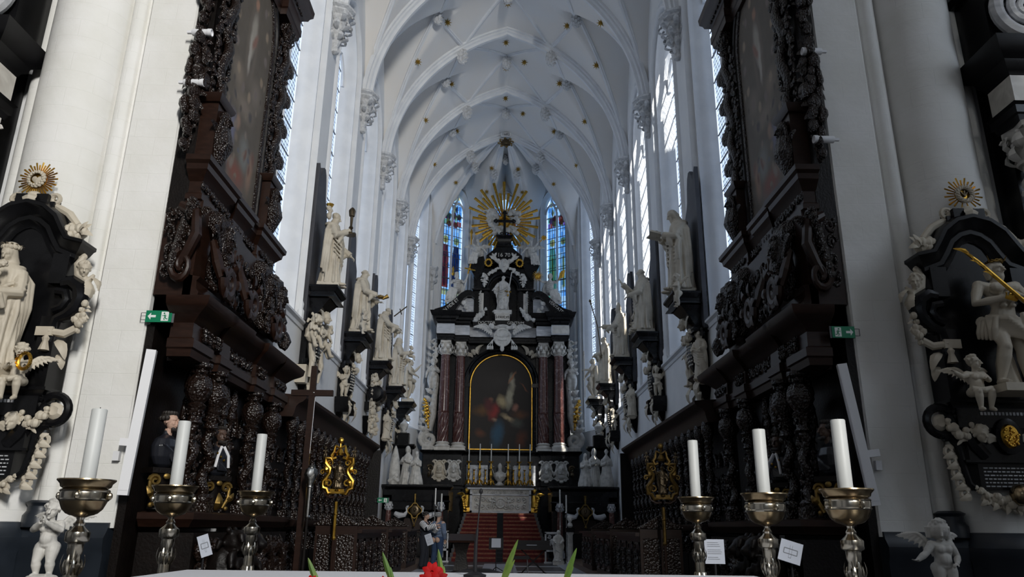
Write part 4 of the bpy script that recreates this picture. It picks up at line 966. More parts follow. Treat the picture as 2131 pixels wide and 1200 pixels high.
for s in (-1, 1):
    m = MB(); m.garland((s * .25, 0, .02), (s * .85, 0, -.42), -.04, .09, 9, 3 + s); drop_mesh(MB(), 1, 1); old = push(m, (s * .98, 0, -.38)); drop_mesh(m, .62, .32, 5 + s, 6); m.M = old
    m.build('upper_garland', M['statue_grey'], RT, loc=(0, 36.36, 14.35))
    m = MB(); m.garland((-.55, 0, .0), (.55, 0, .25), .62, .15, 13, 8 + s); m.ell((.55, -.04, .3), (.14, .08, .12), 8, 5); m.leaf((.5, 0, .3), (.6, 0, .8), (0, -1, 0), .2, .1); m.leaf((.5, 0, .3), (-.6, 0, .8), (0, -1, 0), .2, .1)
    o = m.build('lower_garland', M['statue_grey'], RT, loc=(s * 1.45, 36.1, 12.1), scale=(s, 1, 1))
    x = s * 1.12; m = MB(); m.box(x - .11, x + .11, 36.40, 36.56, 11.98, 13.02); m.build('relief_strip', M['cream_marble'], RT)
    m = MB(); old = push(m, (x + s * .06, 36.38, 13.06)); drop_mesh(m, 1.0, .16, 31 + s, 9); m.M = old; m.build('fruit_drop', M['statue_grey'], RT)
    m = MB(); R_ = [(s * .80 + .15 * math.cos(a), 36.3, 14.62 + .17 * math.sin(a)) for a in np.linspace(0, 2 * PI, 16)]; m.tube(R_, .04, 6)
    for k in range(12): a = 2 * PI * k / 12; m.leaf((s * .80 + .15 * math.cos(a), 36.28, 14.62 + .17 * math.sin(a)), (math.cos(a + 1.2), -.1, math.sin(a + 1.2)), (0, -1, 0), .12, .06)
    m.build('gilt_wreath', M['gold'], RT)
    # broken pediment
    prof = [(s * 3.5, 11.86), (s * 3.42, 12.02), (s * 3.0, 12.16), (s * 2.5, 12.5), (s * 2.15, 12.86), (s * 1.9, 13.02), (s * 1.68, 13.04), (s * 1.48, 12.94), (s * 1.4, 12.74), (s * 1.45, 12.62), (s * 1.62, 12.74), (s * 1.8, 12.74), (s * 2.0, 12.58), (s * 2.3, 12.12), (s * 2.45, 11.86)]
    m = MB(); m.prism(prof, 35.95, 37.2); m.build('broken_pediment', M['black'], RT)
    x0, x1 = sorted((s * 1.5, s * 2.3)); m = MB(); m.box(x0, x1, 36.3, 36.9, 11.86, 12.7); m.build('pediment_infill', M['grey_marble'], RT)
    t = lettering('IN FIDE ET' if s < 0 else 'VERITATE', .23, M['cream_marble'], RT, (s * 2.62, 35.93, 12.22), rot=(PI / 2, s * .72, 0), width=.9)
# ---------------- gloria, cross and figures on the retable
GL = thing('sunburst_gloria', 'gilded sunburst with white clouds and cherub heads behind the topmost black cross', 'ornament', (-.02, 37.22, 17.25))
rr = random.Random(5)
for k in range(44):
    a = 2 * PI * (k + rr.uniform(-.2, .2)) / 44; up = math.sin(a); L = (1.75 + .55 * max(0, up)) * (1.0 if k % 2 else .80) * rr.uniform(.92, 1.06)
    if abs(a - PI / 2) < .09: L = 2.4
    w0, w1 = .02, .05; c, s_ = math.cos(a), math.sin(a); m = MB()
    m.rings([[(r_ * c - w * s_, 0 - (.02 if 0 else 0), r_ * s_ + w * c), (r_ * c, -.035, r_ * s_), (r_ * c + w * s_, 0, r_ * s_ - w * c), (r_ * c, .03, r_ * s_)] for r_, w in ((.25, w0 * 1.3), (L, w1 * 1.6))]); m.build('ray', M['gold'], GL, smooth=0)
m = MB(); m.tube([(.36 * math.cos(a), .05, .36 * math.sin(a)) for a in np.linspace(0, 2 * PI, 20)], .1, 8); m.ell((0, .08, 0), (.34, .05, .34), 16, 8); m.build('glory_disc', M['gold'], GL)
for j, (cx, cz) in enumerate([(-.62, .25), (-.68, -.1), (.55, .45), (.62, .1), (-.4, -.55), (.45, -.5), (-.75, .5)]):
    m = MB()
    for k in range(9): m.ell((rr.uniform(-.26, .26), rr.uniform(-.1, .05), rr.uniform(-.17, .17)), rr.uniform(.09, .17), 8, 6)
    head(m, (rr.uniform(-.1, .1), -.16, .08), .12, yaw=rr.uniform(-.5, .5), hair='curls'); wing(m, (.08, -.05, .0), (1, 0, .3), (0, 0, 1), .3, 1); wing(m, (-.08, -.05, 0), (-1, 0, .3), (0, 0, 1), .3, -1)
    sculpt(m, 'cloud_cherub', .022, M['statue_grey'], GL, loc=(cx, -.1, cz))
CR = thing('crucifix', 'black cross with trefoil ends on the peak of the retable', 'cross', (0, 36.62, 16.23))
m = MB(); m.box(-.065, .065, -.05, .05, 0, 1.32); m.box(-.46, .46, -.045, .045, .78, .91)
for (x, z, dx, dz) in ((0, 1.36, 0, 1), (-.5, .85, -1, 0), (.5, .85, 1, 0)):
    m.ell((x, 0, z), (.10, .05, .10), 8, 6)
    for q in (-1, 1): m.ell((x - dx * .05 + q * .08 * abs(dz), 0, z - dz * .05 + q * .08 * abs(dx)), .055, 8, 6)
for q in (-1, 1): m.spiral((q * .13, 0, .12), (q, 0, 0), (0, 0, 1), .1, .02, 0, 1.2, .03, .02, 6)
m.build('cross_bars', M['black'], CR)
ST_ = thing('saint_statue', 'grey-white marble bearded saint with raised sword in the niche above the painting', 'statue', (-.04, 36.28, 12.065))
m = MB(); robed(m, 1.85, armR=((-.20, -.03, .62), (-.24, -.12, .56), (-.6, -.6, -.3)), armL=((.17, -.05, .60), (.14, -.15, .50), (.2, -.5, .8)), hd=dict(hair='tonsure', beard=.9, yaw=-.25), seed=11, swag=-1)
sculpt(m, 'figure', .02, M['statue_grey'], ST_)
m = MB(); m.box(-.42, .46, -.18, .3, -.2, 0); m.ell((-.35, 0, -.06), (.18, .2, .09), 8, 5); m.build('rock_base', M['statue_grey'], ST_)
m = MB(); m.box(-.36, .36, -.16, .25, -.56, -.2); m.box(-.42, .42, -.2, .28, -.22, -.16); pl = m.build('plinth', M['cream_marble'], ST_); lettering('S·PAVLVS', .2, M['black'], pl, (0, -.17, -.38), width=.85)
m = MB(); m.tube([(.26, -.3, .78), (.44, -.36, 1.95)], [.03, .02], 6); sw = m.build('sword', M['statue_grey'], ST_)
m = MB(); m.tube([(.10, -.3, .95), (.42, -.3, .90)], .03, 6); m.ell((.26, -.3, .72), .05, 8, 6); m.tube([(.255, -.29, .74), (.28, -.31, .92)], .025, 6); m.build('gilt_hilt', M['gold'], sw)
def seated(mb, h, seed, side, look=0, hair='long'):
    """a draped figure half seated, half reclining on a slope that falls to `side`"""
    rr = random.Random(seed); old = push(mb, sc=h)
    mb.tube([(0, 0, .28), (0, -.01, .42), (0, 0, .56), (0, 0, .66)], [.12, .105, .115, .06], 12, .8)
    for q, (kx, kz, fx, fz) in enumerate(((side * .14, .27, side * .22, -.02), (side * .04, .24, side * .12, -.10))):
        mb.tube([(0, 0, .27), (kx, -.2, kz), (fx, -.2, fz)], [.10, .085, .06], 10); mb.ell((fx + side * .03, -.24, fz - .02), (.035, .07, .025), 8, 5)
    for k in range(11):
        t = k / 10; mb.tube([(-side * .05 + side * .2 * t, -.12 - .06 * math.sin(t * 3), .33 - .05 * t), (side * (.0 + .25 * t), -.24, .18), (side * (.02 + .3 * t), -.20, -.10 - .06 * rr.random())], [.02, .026, .018], 6)
    for k in range(5): mb.tube([(-.1, -.06, .60 - .06 * k), (0, -.12, .54 - .06 * k), (.1, -.06, .58 - .06 * k)], .02, 6)
    mb.tube([(-side * .1, .05, .6), (-side * .16, .1, .4), (-side * .1, .1, .1)], [.05, .08, .1], 8)
    mb.tube([(0, 0, .64), (0, -.02, .74)], [.045, .04], 8); head(mb, (0, -.03, .79), .075, yaw=look, hair=hair); mb.M = old
def arm(mb, a, e, w, r=.05, side=1):
    mb.tube([a, Vector(a).lerp(Vector(e), .5), e, Vector(e).lerp(Vector(w), .4), w], [r * 1.1, r * 1.1, r * .85, r * .85, r * .55], 8); hand(mb, w, Vector(w) - Vector(e), (0, -1, .3), r * 2.4, .7, side)
for s, nm in ((-1, 'left'), (1, 'right')):
    t = thing('angel_statue', 'white marble angel seated on the %s corner of the attic %s' % (nm, 'lifting a gilt torch' if s < 0 else 'holding out a gilt flower'), 'statue', (s * 1.38, 36.55, 14.72), group='angels on the attic')
    m = MB(); seated(m, 1.45, 40 + s, s, -s * .4, 'curls'); arm(m, (s * .14, 0, .88), (s * .32, -.1, 1.02), (s * .42 if s > 0 else s * .26, -.16, 1.22), .06, s); arm(m, (-s * .14, 0, .86), (-s * .3, -.14, .7), (-s * .42, -.2, .52), .06, -s)
    for q in (-1, 1): wing(m, (q * .08, .14, .8), (q, .2, .1), (0, .1, 1), .6, q)
    sculpt(m, 'figure', .022, M['statue_grey'], t)
    m = MB()
    if s < 0: m.tube([(-.34, -.2, .9), (-.34, -.2, 1.5)], [.03, .05], 7); m.lathe([(.03, 0), (.09, .06), (.05, .2), (.01, .3)], 8, (-.34, -.2, 1.48))
    else:
        m.tube([(.46, -.22, 1.1), (.62, -.24, 1.28)], .025, 6)
        for k in range(8): a = 2 * PI * k / 8; m.leaf((.66, -.25, 1.3), (math.cos(a), -.3, math.sin(a)), (0, -1, 0), .17, .1)
    m.build('gilt_attribute', M['gold'], t)
t = thing('faith_statue', 'white marble woman with a gilt cross on the left pediment curve', 'statue', (-2.38, 36.45, 12.64), group='virtues on the broken pediment')
m = MB(); seated(m, 1.75, 51, -1, .5, 'veil'); arm(m, (.17, 0, 1.06), (.36, -.1, .9), (.46, -.22, 1.04), .07, 1); arm(m, (-.17, 0, 1.06), (-.32, -.12, .84), (-.18, -.26, .9), .07, -1); sculpt(m, 'figure', .025, M['statue_grey'], t)
m = MB(); m.tube([(.30, -.3, .1), (.62, -.3, 1.6)], .035, 6); m.build('cross_staff', M['statue_grey'], t)
m = MB(); m.tube([(.55, -.3, 1.3), (.68, -.3, 1.85)], .04, 6); m.tube([(.38, -.3, 1.62), (.92, -.3, 1.50)], .04, 6); m.ell((.62, -.32, 1.56), .09, 8, 6); m.build('gilt_cross', M['gold'], t); m = MB(); m.lathe([(.02, 0), (.1, .1), (.05, .2), (.06, .4), (.01, .5)], 8, (-.2, -.3, 1.2)); m.build('gilt_cup', M['gold'], t)
t = thing('truth_statue', 'white marble woman holding out a gilt sun on the right pediment curve', 'statue', (2.36, 36.45, 12.62), group='virtues on the broken pediment')
m = MB(); seated(m, 1.75, 52, 1, -.5, 'long'); arm(m, (-.17, 0, 1.06), (-.38, -.1, 1.02), (-.56, -.22, 1.1), .07, -1); arm(m, (.17, 0, 1.06), (.34, -.1, 1.0), (.46, -.2, 1.16), .07, 1); sculpt(m, 'figure', .025, M['statue_grey'], t)
m = MB(); c = Vector((-.64, -.26, 1.28)); m.ell(c, (.12, .05, .12), 10, 6)
for k in range(18): a = 2 * PI * k / 18; m.tube([c, c + Vector((.29 * math.cos(a), 0, .29 * math.sin(a)))], [.04, .006], 4)
m.build('gilt_sun', M['gold'], t)
m = MB(); m.tube([(.44, -.24, 1.1), (.52, -.24, 1.5)], .03, 6)
for k in range(7): m.leaf((.46 + .01 * k, -.24, 1.16 + .05 * k), (1, -.1, .6), (0, -1, 0), .3, .12)
m.build('gilt_palm', M['gold'], t)
# ---------------- altar table, candlesticks, bust
ALT = thing('altar_table', 'white relief marble altar table between gilded angels at the top of the red steps', 'altar', (0, 35.2, 2.302), group=None)
m = MB(); m.box(-1.32, 1.32, -.05, .78, 0, 1.02); m.build('body', M['cream_marble'], ALT)
m = MB()
for z, h in ((0, .10), (.76, .05)): m.box(-1.38, 1.38, -.12, 0, z, z + h)
for s in (-1, 1): m.box(s * 1.33 - .05, s * 1.33 + .05, -.12, 0, 0, 1.0)
m.build('frame', M['grey_marble'], ALT)
m2 = MB(); m2.box(-1.27, 1.27, -.04, .1, .08, .78); old = push(m2, (0, -.05, .43)); scrollwork(m2, 2.4, .62, 4, .035, 9)
m2.tube([(.2 * math.cos(a), -.06, .2 * math.sin(a)) for a in np.linspace(0, 2 * PI, 20)], .035, 6); m2.ell((0, -.03, 0), (.2, .05, .2), 12, 6); m2.box(-.05, .05, -.1, 0, -.12, .12)
for s in (-1, 1): putto_m = push(m2, (s * .36, -.04, -.24)); putto(m2, .5, dict(elR=(-.22, -.05, .6), wrR=(-.3, -.1, .7)), wings=True); m2.M = putto_m
m2.M = old; sculpt(m2, 'relief_front', .015, M['statue_grey'], ALT, it=1)
m = MB(); old = push(m, (0, -.05, .90)); m.box(-1.3, 1.3, -.01, .1, -.1, .1); scrollwork(m, 2.5, .18, 9, .025, 13); m.M = old; m.build('frieze_relief', M['statue_grey'], ALT)
m = MB(); m.box(-1.5, 1.5, -.14, .78, 1.02, 1.098); m.build('mensa', M['grey_marble'], ALT)
for s in (-1, 1):
    m = MB(); m.box(-.16, .16, -.1, .2, 0, .3); m.tube([(0, 0, .25), (0, -.03, .5), (0, 0, .75)], [.17, .14, .13], 9); head(m, (0, -.06, .92), .12, yaw=s * .3, hair='curls'); wing(m, (s * .05, .06, .7), (s, .2, .1), (0, 0, 1), .4, s); arm(m, (s * .1, -.05, .74), (s * .22, -.12, .62), (s * .16, -.2, .5), .05, s)
    for k in range(5): m.leaf((s * .02 * k, -.1, .1 + .1 * k), (s, -.5, .7), (0, -1, 0), .25, .14)
    sculpt(m, 'gilded_angel', .02, M['gold'], ALT, loc=(s * 1.52, 0, .02))
GR = MB(); GR.box(-1.62, 1.62, 35.50, 36.4, 3.405, 3.52); GR.build('gradine', M['black'], RT)
def far_stick(h, hc, label, group):
    t = thing('candlestick', label, 'candlestick', group=group); m = MB()
    m.lathe([(.02, .16), (.09, .18), (.05, .22), (.03, .26), (.055, .34), (.075, .42), (.05, .52), (.028, .58), (.03, .62), (.06, .68), (.045, .76), (.025, .84), (.03, .9), (.10, .95), (.115, .98), (.03, .99)], 12)
    for k in range(3):
        a = 2 * PI * k / 3 - PI / 2; d = (math.cos(a), math.sin(a)); m.tube([(d[0] * .03, d[1] * .03, .2), (d[0] * .10, d[1] * .10, .14), (d[0] * .12, d[1] * .12, .05), (d[0] * .17, d[1] * .17, .02)], [.04, .05, .035, .04], 7)
    m.v = [(x * h, y * h, z * h) for x, y, z in m.v]; m.build('stick', M['gold'], t)
    m = MB(); m.lathe([(.024, .96 * h), (.022, .98 * h + hc), (.004, .985 * h + hc)], 10); m.build('candle', M['wax_far'], t); return t
G0 = 'tall gilt candlesticks on the altar gradine'; pos6 = [(-1.49, 'first'), (-.98, 'second'), (-.46, 'third'), (.33, 'fourth'), (.85, 'fifth'), (1.35, 'sixth')]
base = far_stick(1.08, .80, 'tall gilt candlestick with slim candle, first from the left along the altar', G0)
for i, (x, w) in enumerate(pos6):
    o = base if i == 0 else copy_tree(base); o['label'] = 'tall gilt candlestick with slim white candle, %s from the left along the altar' % w; o.location = (x, 35.64, 3.548)
G1 = 'small gilt candlesticks between the tall ones'; base = far_stick(.72, .16, 'small', G1)
for i, (x, w) in enumerate([(-1.25, 'outer left'), (-.72, 'inner left'), (.58, 'inner right'), (1.1, 'outer right')]):
    o = base if i == 0 else copy_tree(base); o['label'] = 'small low gilt candlestick, %s one of four behind the tall ones' % w; o.location = (x, 35.85, 3.54)
t = thing('bishop_bust', 'grey marble bust of a mitred bishop at the middle of the altar gradine', 'bust', (-.05, 35.9, 3.522))
m = MB(); m.lathe([(.2, 0), (.22, .06), (.12, .12), (.1, .18), (.2, .26), (.3, .42), (.28, .56), (.12, .64), (.09, .7)], 14, sy=.7); head(m, (0, -.03, .76), .13, hair='mitre', beard=.3)
for k in range(4): m.tube([(-.2 + .03 * k, -.1, .55), (-.02, -.2, .3 + .03 * k), (.2 - .03 * k, -.1, .55)], .02, 6)
sculpt(m, 'figure', .016, M['statue_grey'], t)
m = MB()
for q, sx in ((0, -1), (1, 1)):
    m.tube([(sx * .18, .05, .3), (sx * .44, .05, .98)], .018, 6)
    for w, z in ((.12, .86), (.09, .93), (.06, .98)): c = Vector((sx * .18, .05, .3)).lerp(Vector((sx * .44, .05, .98)), (z - .3) / .7); m.tube([c - Vector((w, 0, -w * .35 * sx)), c + Vector((w, 0, -w * .35 * sx))], .014, 5)
m.build('crossed_staffs', M['statue_grey'], t)
# steps
AS = thing('altar_steps', 'flight of carpeted steps up to the high altar', 'stairs', (0, 31.2, FZ))
NS = 12; rise = (2.28 - FZ) / NS; tread = .30
for i in range(NS):
    y0 = i * tread; w = 2.0 - .035 * i; m = MB(); m.box(-w, w, y0, 4.78, i * rise, (i + 1) * rise - .002)
    st = m.build('step', M['floor_dark'], AS, smooth=0)
    m = MB(); cw = w - .12; n = 40
    for x0, x1 in ((-cw, -.13), (.13, cw)):
        m.box(x0, x1, y0 - .012, y0 + (tread if i < NS - 1 else 1.0), (i + 1) * rise - .02, (i + 1) * rise + .012); m.box(x0, x1, y0 - .02, y0, i * rise, (i + 1) * rise + .012)
    m.build('carpet', M['carpet'], st, smooth=0)
    m = MB(); m.box(-.13, .13, y0 - .022, y0 + (tread if i < NS - 1 else 1.0), (i + 1) * rise - .02, (i + 1) * rise + .014); m.box(-.13, .13, y0 - .024, y0, i * rise, (i + 1) * rise + .013); m.build('carpet_runner', M['carpet_dark'], st, smooth=0)
    m = MB()
    for s in (-1, 1):
        a, b = sorted((s * cw, s * .14)); m.box(a, b, y0 - .026, y0 + .03, (i + 1) * rise - .045, (i + 1) * rise + .016)
    m.build('carpet_border', M['carpet_edge'], st, smooth=0)
# ================================================================== statues and memorials on the choir piers
SLAB = [(-.56, -.9), (-.58, 2.7), (-.57, 3.16), (-.46, 3.0), (-.36, 2.90), (-.27, 3.08), (-.14, 3.24), (0, 3.26), (.12, 3.14), (.20, 2.9), (.26, 2.55), (.34, 2.42), (.56, 2.20), (.58, 2.0), (.56, -.9)]
def lion(mb):
    mb.ell((0, 0, -.25), (.2, .22, .3), 10, 7); mb.ell((0, -.16, .08), (.16, .2, .17), 10, 7); mb.ell((0, -.32, .04), (.09, .1, .08), 8, 6)
    rr_ = random.Random(7)
    for k in range(26):
        a = rr_.uniform(0, 2 * PI); z = rr_.uniform(-.35, .2); q = .17 + .06 * rr_.random(); mb.tube([(q * math.cos(a), -.08 + q * math.sin(a), z), (q * 1.3 * math.cos(a), -.08 + q * 1.3 * math.sin(a), z - .12)], [.06, .03], 6)
    for s in (-1, 1): mb.tube([(s * .1, -.1, -.3), (s * .12, -.25, -.5), (s * .12, -.32, -.68)], [.08, .065, .055], 8); mb.ell((s * .12, -.36, -.70), (.06, .09, .05), 7, 5); mb.ell((s * .12, -.08, .24), .05, 6, 4)
def memorial(name, label, s, y, z, seed, kind, tilt=0, slab=True):
    rr_ = random.Random(seed); t = thing(name, label, 'memorial', (s * XW, y, z), -s * PI / 2, group='black and white memorials under the choir statues')
    if slab: m = MB(); m.prism([(-s * x_, z_) for x_, z_ in SLAB], -.13, -.03); m.build('back_slab', M['slate'], t, smooth=0)
    m = MB(); pth = [(-.44, 0), (-.44, -.72), (.44, -.72), (.44, 0)]
    m.prism(pth, -.30, -.004, 'xy'); m.mould(pth, [(-.05, 0), (.02, .0), (.07, .07), (.09, .09), (.09, .14), (-.05, .15)], z=-.156); m.mould(pth, [(-.05, 0), (.06, .02), (.04, .06), (-.05, .08)], z=-.32); m.build('pedestal', M['black'], t)
    m = MB(); m.rings([[(-w, 0, q), (-w, -d, q), (w, -d, q), (w, 0, q)] for w, d, q in ((.40, .62, -.32), (.34, .50, -.45), (.30, .36, -.62), (.36, .30, -.78), (.42, .34, -.86), (.42, .34, -.95))]); m.build('neck', M['black'], t)
    if kind == 'drum':
        m = MB(); old = push(m, (0, -.38, -1.15), ry=PI / 2); m.lathe([(.05, -.52), (.22, -.5), (.30, -.40), (.31, -.1), (.33, 0), (.31, .1), (.30, .4), (.22, .5), (.05, .52)], 18); m.M = old; m.box(-.2, .2, -.4, 0, -1.7, -1.4); m.build('sarcophagus', M['black'], t)
        for q in (-1, 1):
            m = MB(); old = push(m, (q * .38, -.2, -.5)); drop_mesh(m, 1.95, .42, seed + q, 12); m.M = old; m.build('garland', M['statue'], t)
    else:
        m = MB(); m.ell((0, -.22, -1.36), (.33, .20, .52), 18, 12); m.box(-.30, .30, -.14, 0, -2.0, -.9)
        for q in (-1, 1): m.spiral((q * .30, -.16, -.98), (q, 0, 0), (0, 0, 1), .16, .03, -.6, 1.3, .07, .04, 7); m.spiral((q * .26, -.16, -1.86), (q, 0, 0), (0, 0, 1), .15, .03, .4, -1.3, .06, .04, 7)
        tb = m.build('tablet', M['black'], t)
        m = MB(); m.tube([(.335 * math.cos(a), -.235, -1.36 + .53 * math.sin(a)) for a in np.linspace(0, 2 * PI, 26)], .038, 7)
        for k in range(12): a = 2 * PI * k / 12; m.leaf((.34 * math.cos(a), -.24, -1.36 + .54 * math.sin(a)), (-math.sin(a), -.2, math.cos(a)), (math.cos(a), -.4, math.sin(a)), .16, .08)
        m.build('tablet_frame', M['statue'], tb)
        m = MB()
        for k in range(9):
            zz = -1.04 - .08 * k; w = .24 * math.sqrt(max(.05, 1 - ((zz + 1.36) / .50) ** 2)); yy = -.22 - .20 * math.sqrt(max(.02, 1 - ((zz + 1.36) / .52) ** 2))
            x = -w
            while x < w - .03:
                q = rr_.uniform(.03, .08); x2 = min(w, x + q); yy2 = yy + .20 * (1 - math.sqrt(max(0.02, 1 - ((x + x2) / .66) ** 2))) - .012
                m.box(x, x2, yy2, yy2 + .02, zz - .016, zz + .016); x = x2 + .022
        m.build('inscription', M['cream_marble'], tb)['kind'] = 'stuff'
    m = MB(); m.rings([[(-w, 0, q), (-w * .8, -d, q), (w * .8, -d, q), (w, 0, q)] for w, d, q in ((.34, .34, -1.9), (.40, .38, -1.96), (.30, .26, -2.08), (.26, .22, -2.3), (.12, .12, -2.5), (.05, .05, -2.62))]); m.build('console', M['black'], t)
    m = MB(); m.ell((0, -.24, -2.2), (.14, .1, .16), 9, 6)
    for q in (-1, 1): m.spiral((q * .16, -.2, -2.12), (q, 0, 0), (0, 0, 1), .12, .02, 0, 1.3, .045, .03, 6); m.leaf((q * .1, -.2, -2.3), (q * .5, -.2, -1), (q, -1, 0), .35, .16)
    m.leaf((0, -.18, -2.4), (0, 0, -1), (0, -1, 0), .4, .2); m.build('console_carving', M['statue'], t)
    m = MB(); m.garland((-.34, -.40, -.95), (.34, -.40, -.95), .16, .09, 9, seed); m.build('small_garland', M['statue'], t)
    if kind == 'lion':
        for q in (-1, 1): m = MB(); lion(m); sculpt(m, 'lion', .022, M['statue'], t, loc=(q * .42, -.28, -.95), scale=(.78, .78, .85)).rotation_euler = (0, 0, q * .6)
        for q in (-1, 1):
            m = MB(); m.tube([(0, 0, .1), (0, -.05, -.35), (0, 0, -.75)], [.10, .09, .05], 8); m.leaf((0, -.08, .1), (.1, -.3, 1), (0, -1, 0), .3, .18); m.ell((0, -.08, -.3), (.1, .08, .12), 8, 5); m.build('inverted_torch', M['statue'], t, loc=(q * .40, -.30, -1.55), scale=(.8, .8, .9))
            m = MB(); m.box(-.12, .12, -.24, 0, -.42, 0); m.build('white_block', M['statue'], t, loc=(q * .38, 0, -1.95))
    elif kind in ('putto', 'plain'):
        for q in (-1, 1):
            m = MB(); putto(m, 1.0, dict(elL=(.2, .02, .76), wrL=(.14, -.05, .92), hdL=(0, 0, 1)) if q < 0 else dict(elR=(-.2, .02, .76), wrR=(-.14, -.05, .92), hdR=(0, 0, 1)), dict(yaw=q * .5), wings=(kind == 'putto'))
            m.tube([(-.14, -.08, .42), (0, -.13, .36), (.14, -.08, .42), (.18, .02, .2)], [.03, .05, .05, .03], 7)
            sculpt(m, 'cherub', .022, M['statue'], t, loc=(q * .40, -.22, -1.92), scale=(.82, .82, .9)).rotation_euler = (0, 0, q * .7)
            m = MB(); m.rings([[(q * .40 - w, -.02, zz), (q * .40 - w, -.4, zz), (q * .40 + w, -.4, zz), (q * .40 + w, -.02, zz)] for w, zz in ((.05, -2.35), (.14, -2.15), (.16, -1.99), (.17, -1.93))]); m.build('bracket', M['black'], t)
            m = MB(); m.leaf((q * .40, -.3, -2.0), (0, -.1, -1), (0, -1, 0), .55, .24); head(m, (q * .40, -.36, -2.12), .12, hair='curls'); m.build('bracket_mask', M['statue'], t)
    elif kind == 'angel':
        for q in (-1, 1):
            m = MB(); robed(m, 1.25, hd=dict(hair='long', yaw=q * .4), seed=seed + q, cape=False); sculpt(m, 'caryatid_angel', .022, M['statue'], t, loc=(q * .38, -.22, -2.1), scale=(.85, .85, .92)).rotation_euler = (0, 0, q * .7)
            m = MB(); m.ell((q * .38, -.2, -2.12), (.14, .14, .07), 10, 6); m.leaf((q * .38, -.25, -2.1), (0, -.1, -1), (0, -1, 0), .5, .26); m.build('bracket', M['statue'], t)
    if kind != 'drum':
        m = MB(); cherub_head(m, .14, 2.4, .3); sculpt(m, 'cherub_head', .02, M['statue'], t, loc=(0, -.48, -.72))
    return t
def statue(label, s, y, z, seed, build, rz=0.0, group='cream marble statues on the choir piers'):
    t = thing('saint_statue', label, 'statue', (s * (XW - .47), y, z), -s * PI / 2 + rz, group=group)
    m = MB(); build(m); sculpt(m, 'figure', .021, M['statue'], t)
    m = MB(); m.prism([(-.32, -.26), (.32, -.26), (.32, .26), (-.32, .26)], .003, .12, 'xy'); m.build('plinth', M['statue'], t)
    return t
B0 = .10
LS = [(17.55, 7.16), (21.8, 7.16), (26.1, 7.18), (30.3, 7.12), (34.5, 7.10)]
ZL = [7.16, 7.10, 7.18, 7.02, 7.06]; ZR = [6.98, 7.26, 7.5, 7.36, 7.4]
YL = [17.6, 21.85, 26.2, 30.2, 34.3]; YR = [17.1, 21.95, 26.5, 30.8, 34.9]
# left row, near to far
t = statue('cream marble cleric raising a dark bronze cup, nearest pier of the left wall', -1, YL[0], ZL[0], 21, lambda m: robed(m, 1.95, armR=((-.17, -.05, .63), (-.05, -.18, .73), (.2, -.3, .9)), armL=((.17, -.07, .6), (.17, -.24, .47), (.2, -.7, -.6)), hd=dict(hair='short', beard=.4, tilt=.35), seed=21, swag=1, base_z=B0), .15)
m = MB(); m.lathe([(.14, 0), (.15, .03), (.05, .07), (.03, .16), (.06, .2), (.03, .26), (.04, .5), (.07, .52), (.09, .66), (.06, .72), (.02, .76)], 10, (-.04, -.42, 1.46)); m.build('bronze_cup', M['bronze'], t)
m = MB(); head(m, (.02, .12, 2.02), .09, hair='curls', yaw=.4); m.ell((.02, .12, 1.86), (.09, .07, .1), 8, 6); sculpt(m, 'shoulder_cherub', .018, M['statue'], t, loc=(-.28, 0, 0))
m = MB(); m.lathe([(.07, 0), (.10, .07), (.06, .06), (.02, .05)], 8, (-.26, .12, 2.10)); m.build('gilt_crown', M['gold'], t)
memorial('pier_memorial', 'black memorial with shaggy white lions and lettered tablet, below the bronze cup statue', -1, YL[0], ZL[0], 1, 'lion')
t = statue('cream marble caped friar holding out a gilt book, second pier of the left wall', -1, YL[1], ZL[1], 22, lambda m: robed(m, 1.98, armR=((-.165, -.08, .60), (-.09, -.25, .55), (.1, -.9, .3)), armL=((.165, -.08, .58), (.10, -.24, .50), (.1, -.9, .2)), hd=dict(hair='tonsure', tilt=.1), seed=22, swag=0, girth=1.12, base_z=B0))
m = MB(); m.box(-.16, .10, -.66, -.48, 1.16, 1.21); m.tube([(-.05, -.46, 1.24), (0, -.64, 1.16), (.02, -.78, 1.24)], [.03, .05, .07], 7); m.build('gilt_book', M['gold_old'], t)
tm = memorial('pier_memorial', 'black memorial carried by naked white cherubs, below the friar with the gilt book', -1, YL[1], ZL[1], 2, 'putto')
m = MB(); putto(m, .78, wings=False); sculpt(m, 'child', .02, M['statue'], tm, loc=(-.50, -.66, -.10))
t = statue('cream marble friar bowing his head over a dark cross, third pier of the left wall', -1, YL[2], ZL[2], 23, lambda m: robed(m, 1.98, armR=((-.18, -.13, .62), (-.06, -.28, .58)), armL=((.18, -.13, .60), (.05, -.29, .54)), hd=dict(hair='tonsure', beard=.3, tilt=.55, c=(.02, -.06, .915)), seed=23, swag=1, girth=1.1, base_z=B0))
m = MB(); m.tube([(.0, -.34, 1.72), (.06, -.78, 2.12)], .022, 6); m.tube([(-.14, -.56, 1.96), (.20, -.58, 1.86)], .02, 6); m.build('cross', M['bronze'], t)
memorial('pier_memorial', 'black drum shaped memorial between long white garlands, below the bowing friar', -1, YL[2], ZL[2], 3, 'drum')
t = statue('cream marble woman in a cloak carrying a child, fourth pier of the left wall', -1, YL[3], ZL[3], 24, lambda m: robed(m, 1.98, armR=((-.19, -.08, .62), (-.06, -.24, .66)), armL=((.19, -.08, .58), (.06, -.24, .52)), hd=dict(hair='veil', tilt=.2), seed=24, swag=-1, girth=1.15, base_z=B0))
m = MB(); putto(m, .72, dict(knR=(-.1, -.2, .36), anR=(-.1, -.2, .2), knL=(.1, -.2, .36), anL=(.1, -.2, .2), toR=(-.1, -.27, .17), toL=(.1, -.27, .17)), wings=False); sculpt(m, 'child', .02, M['statue'], t, loc=(.05, -.50, 1.05))
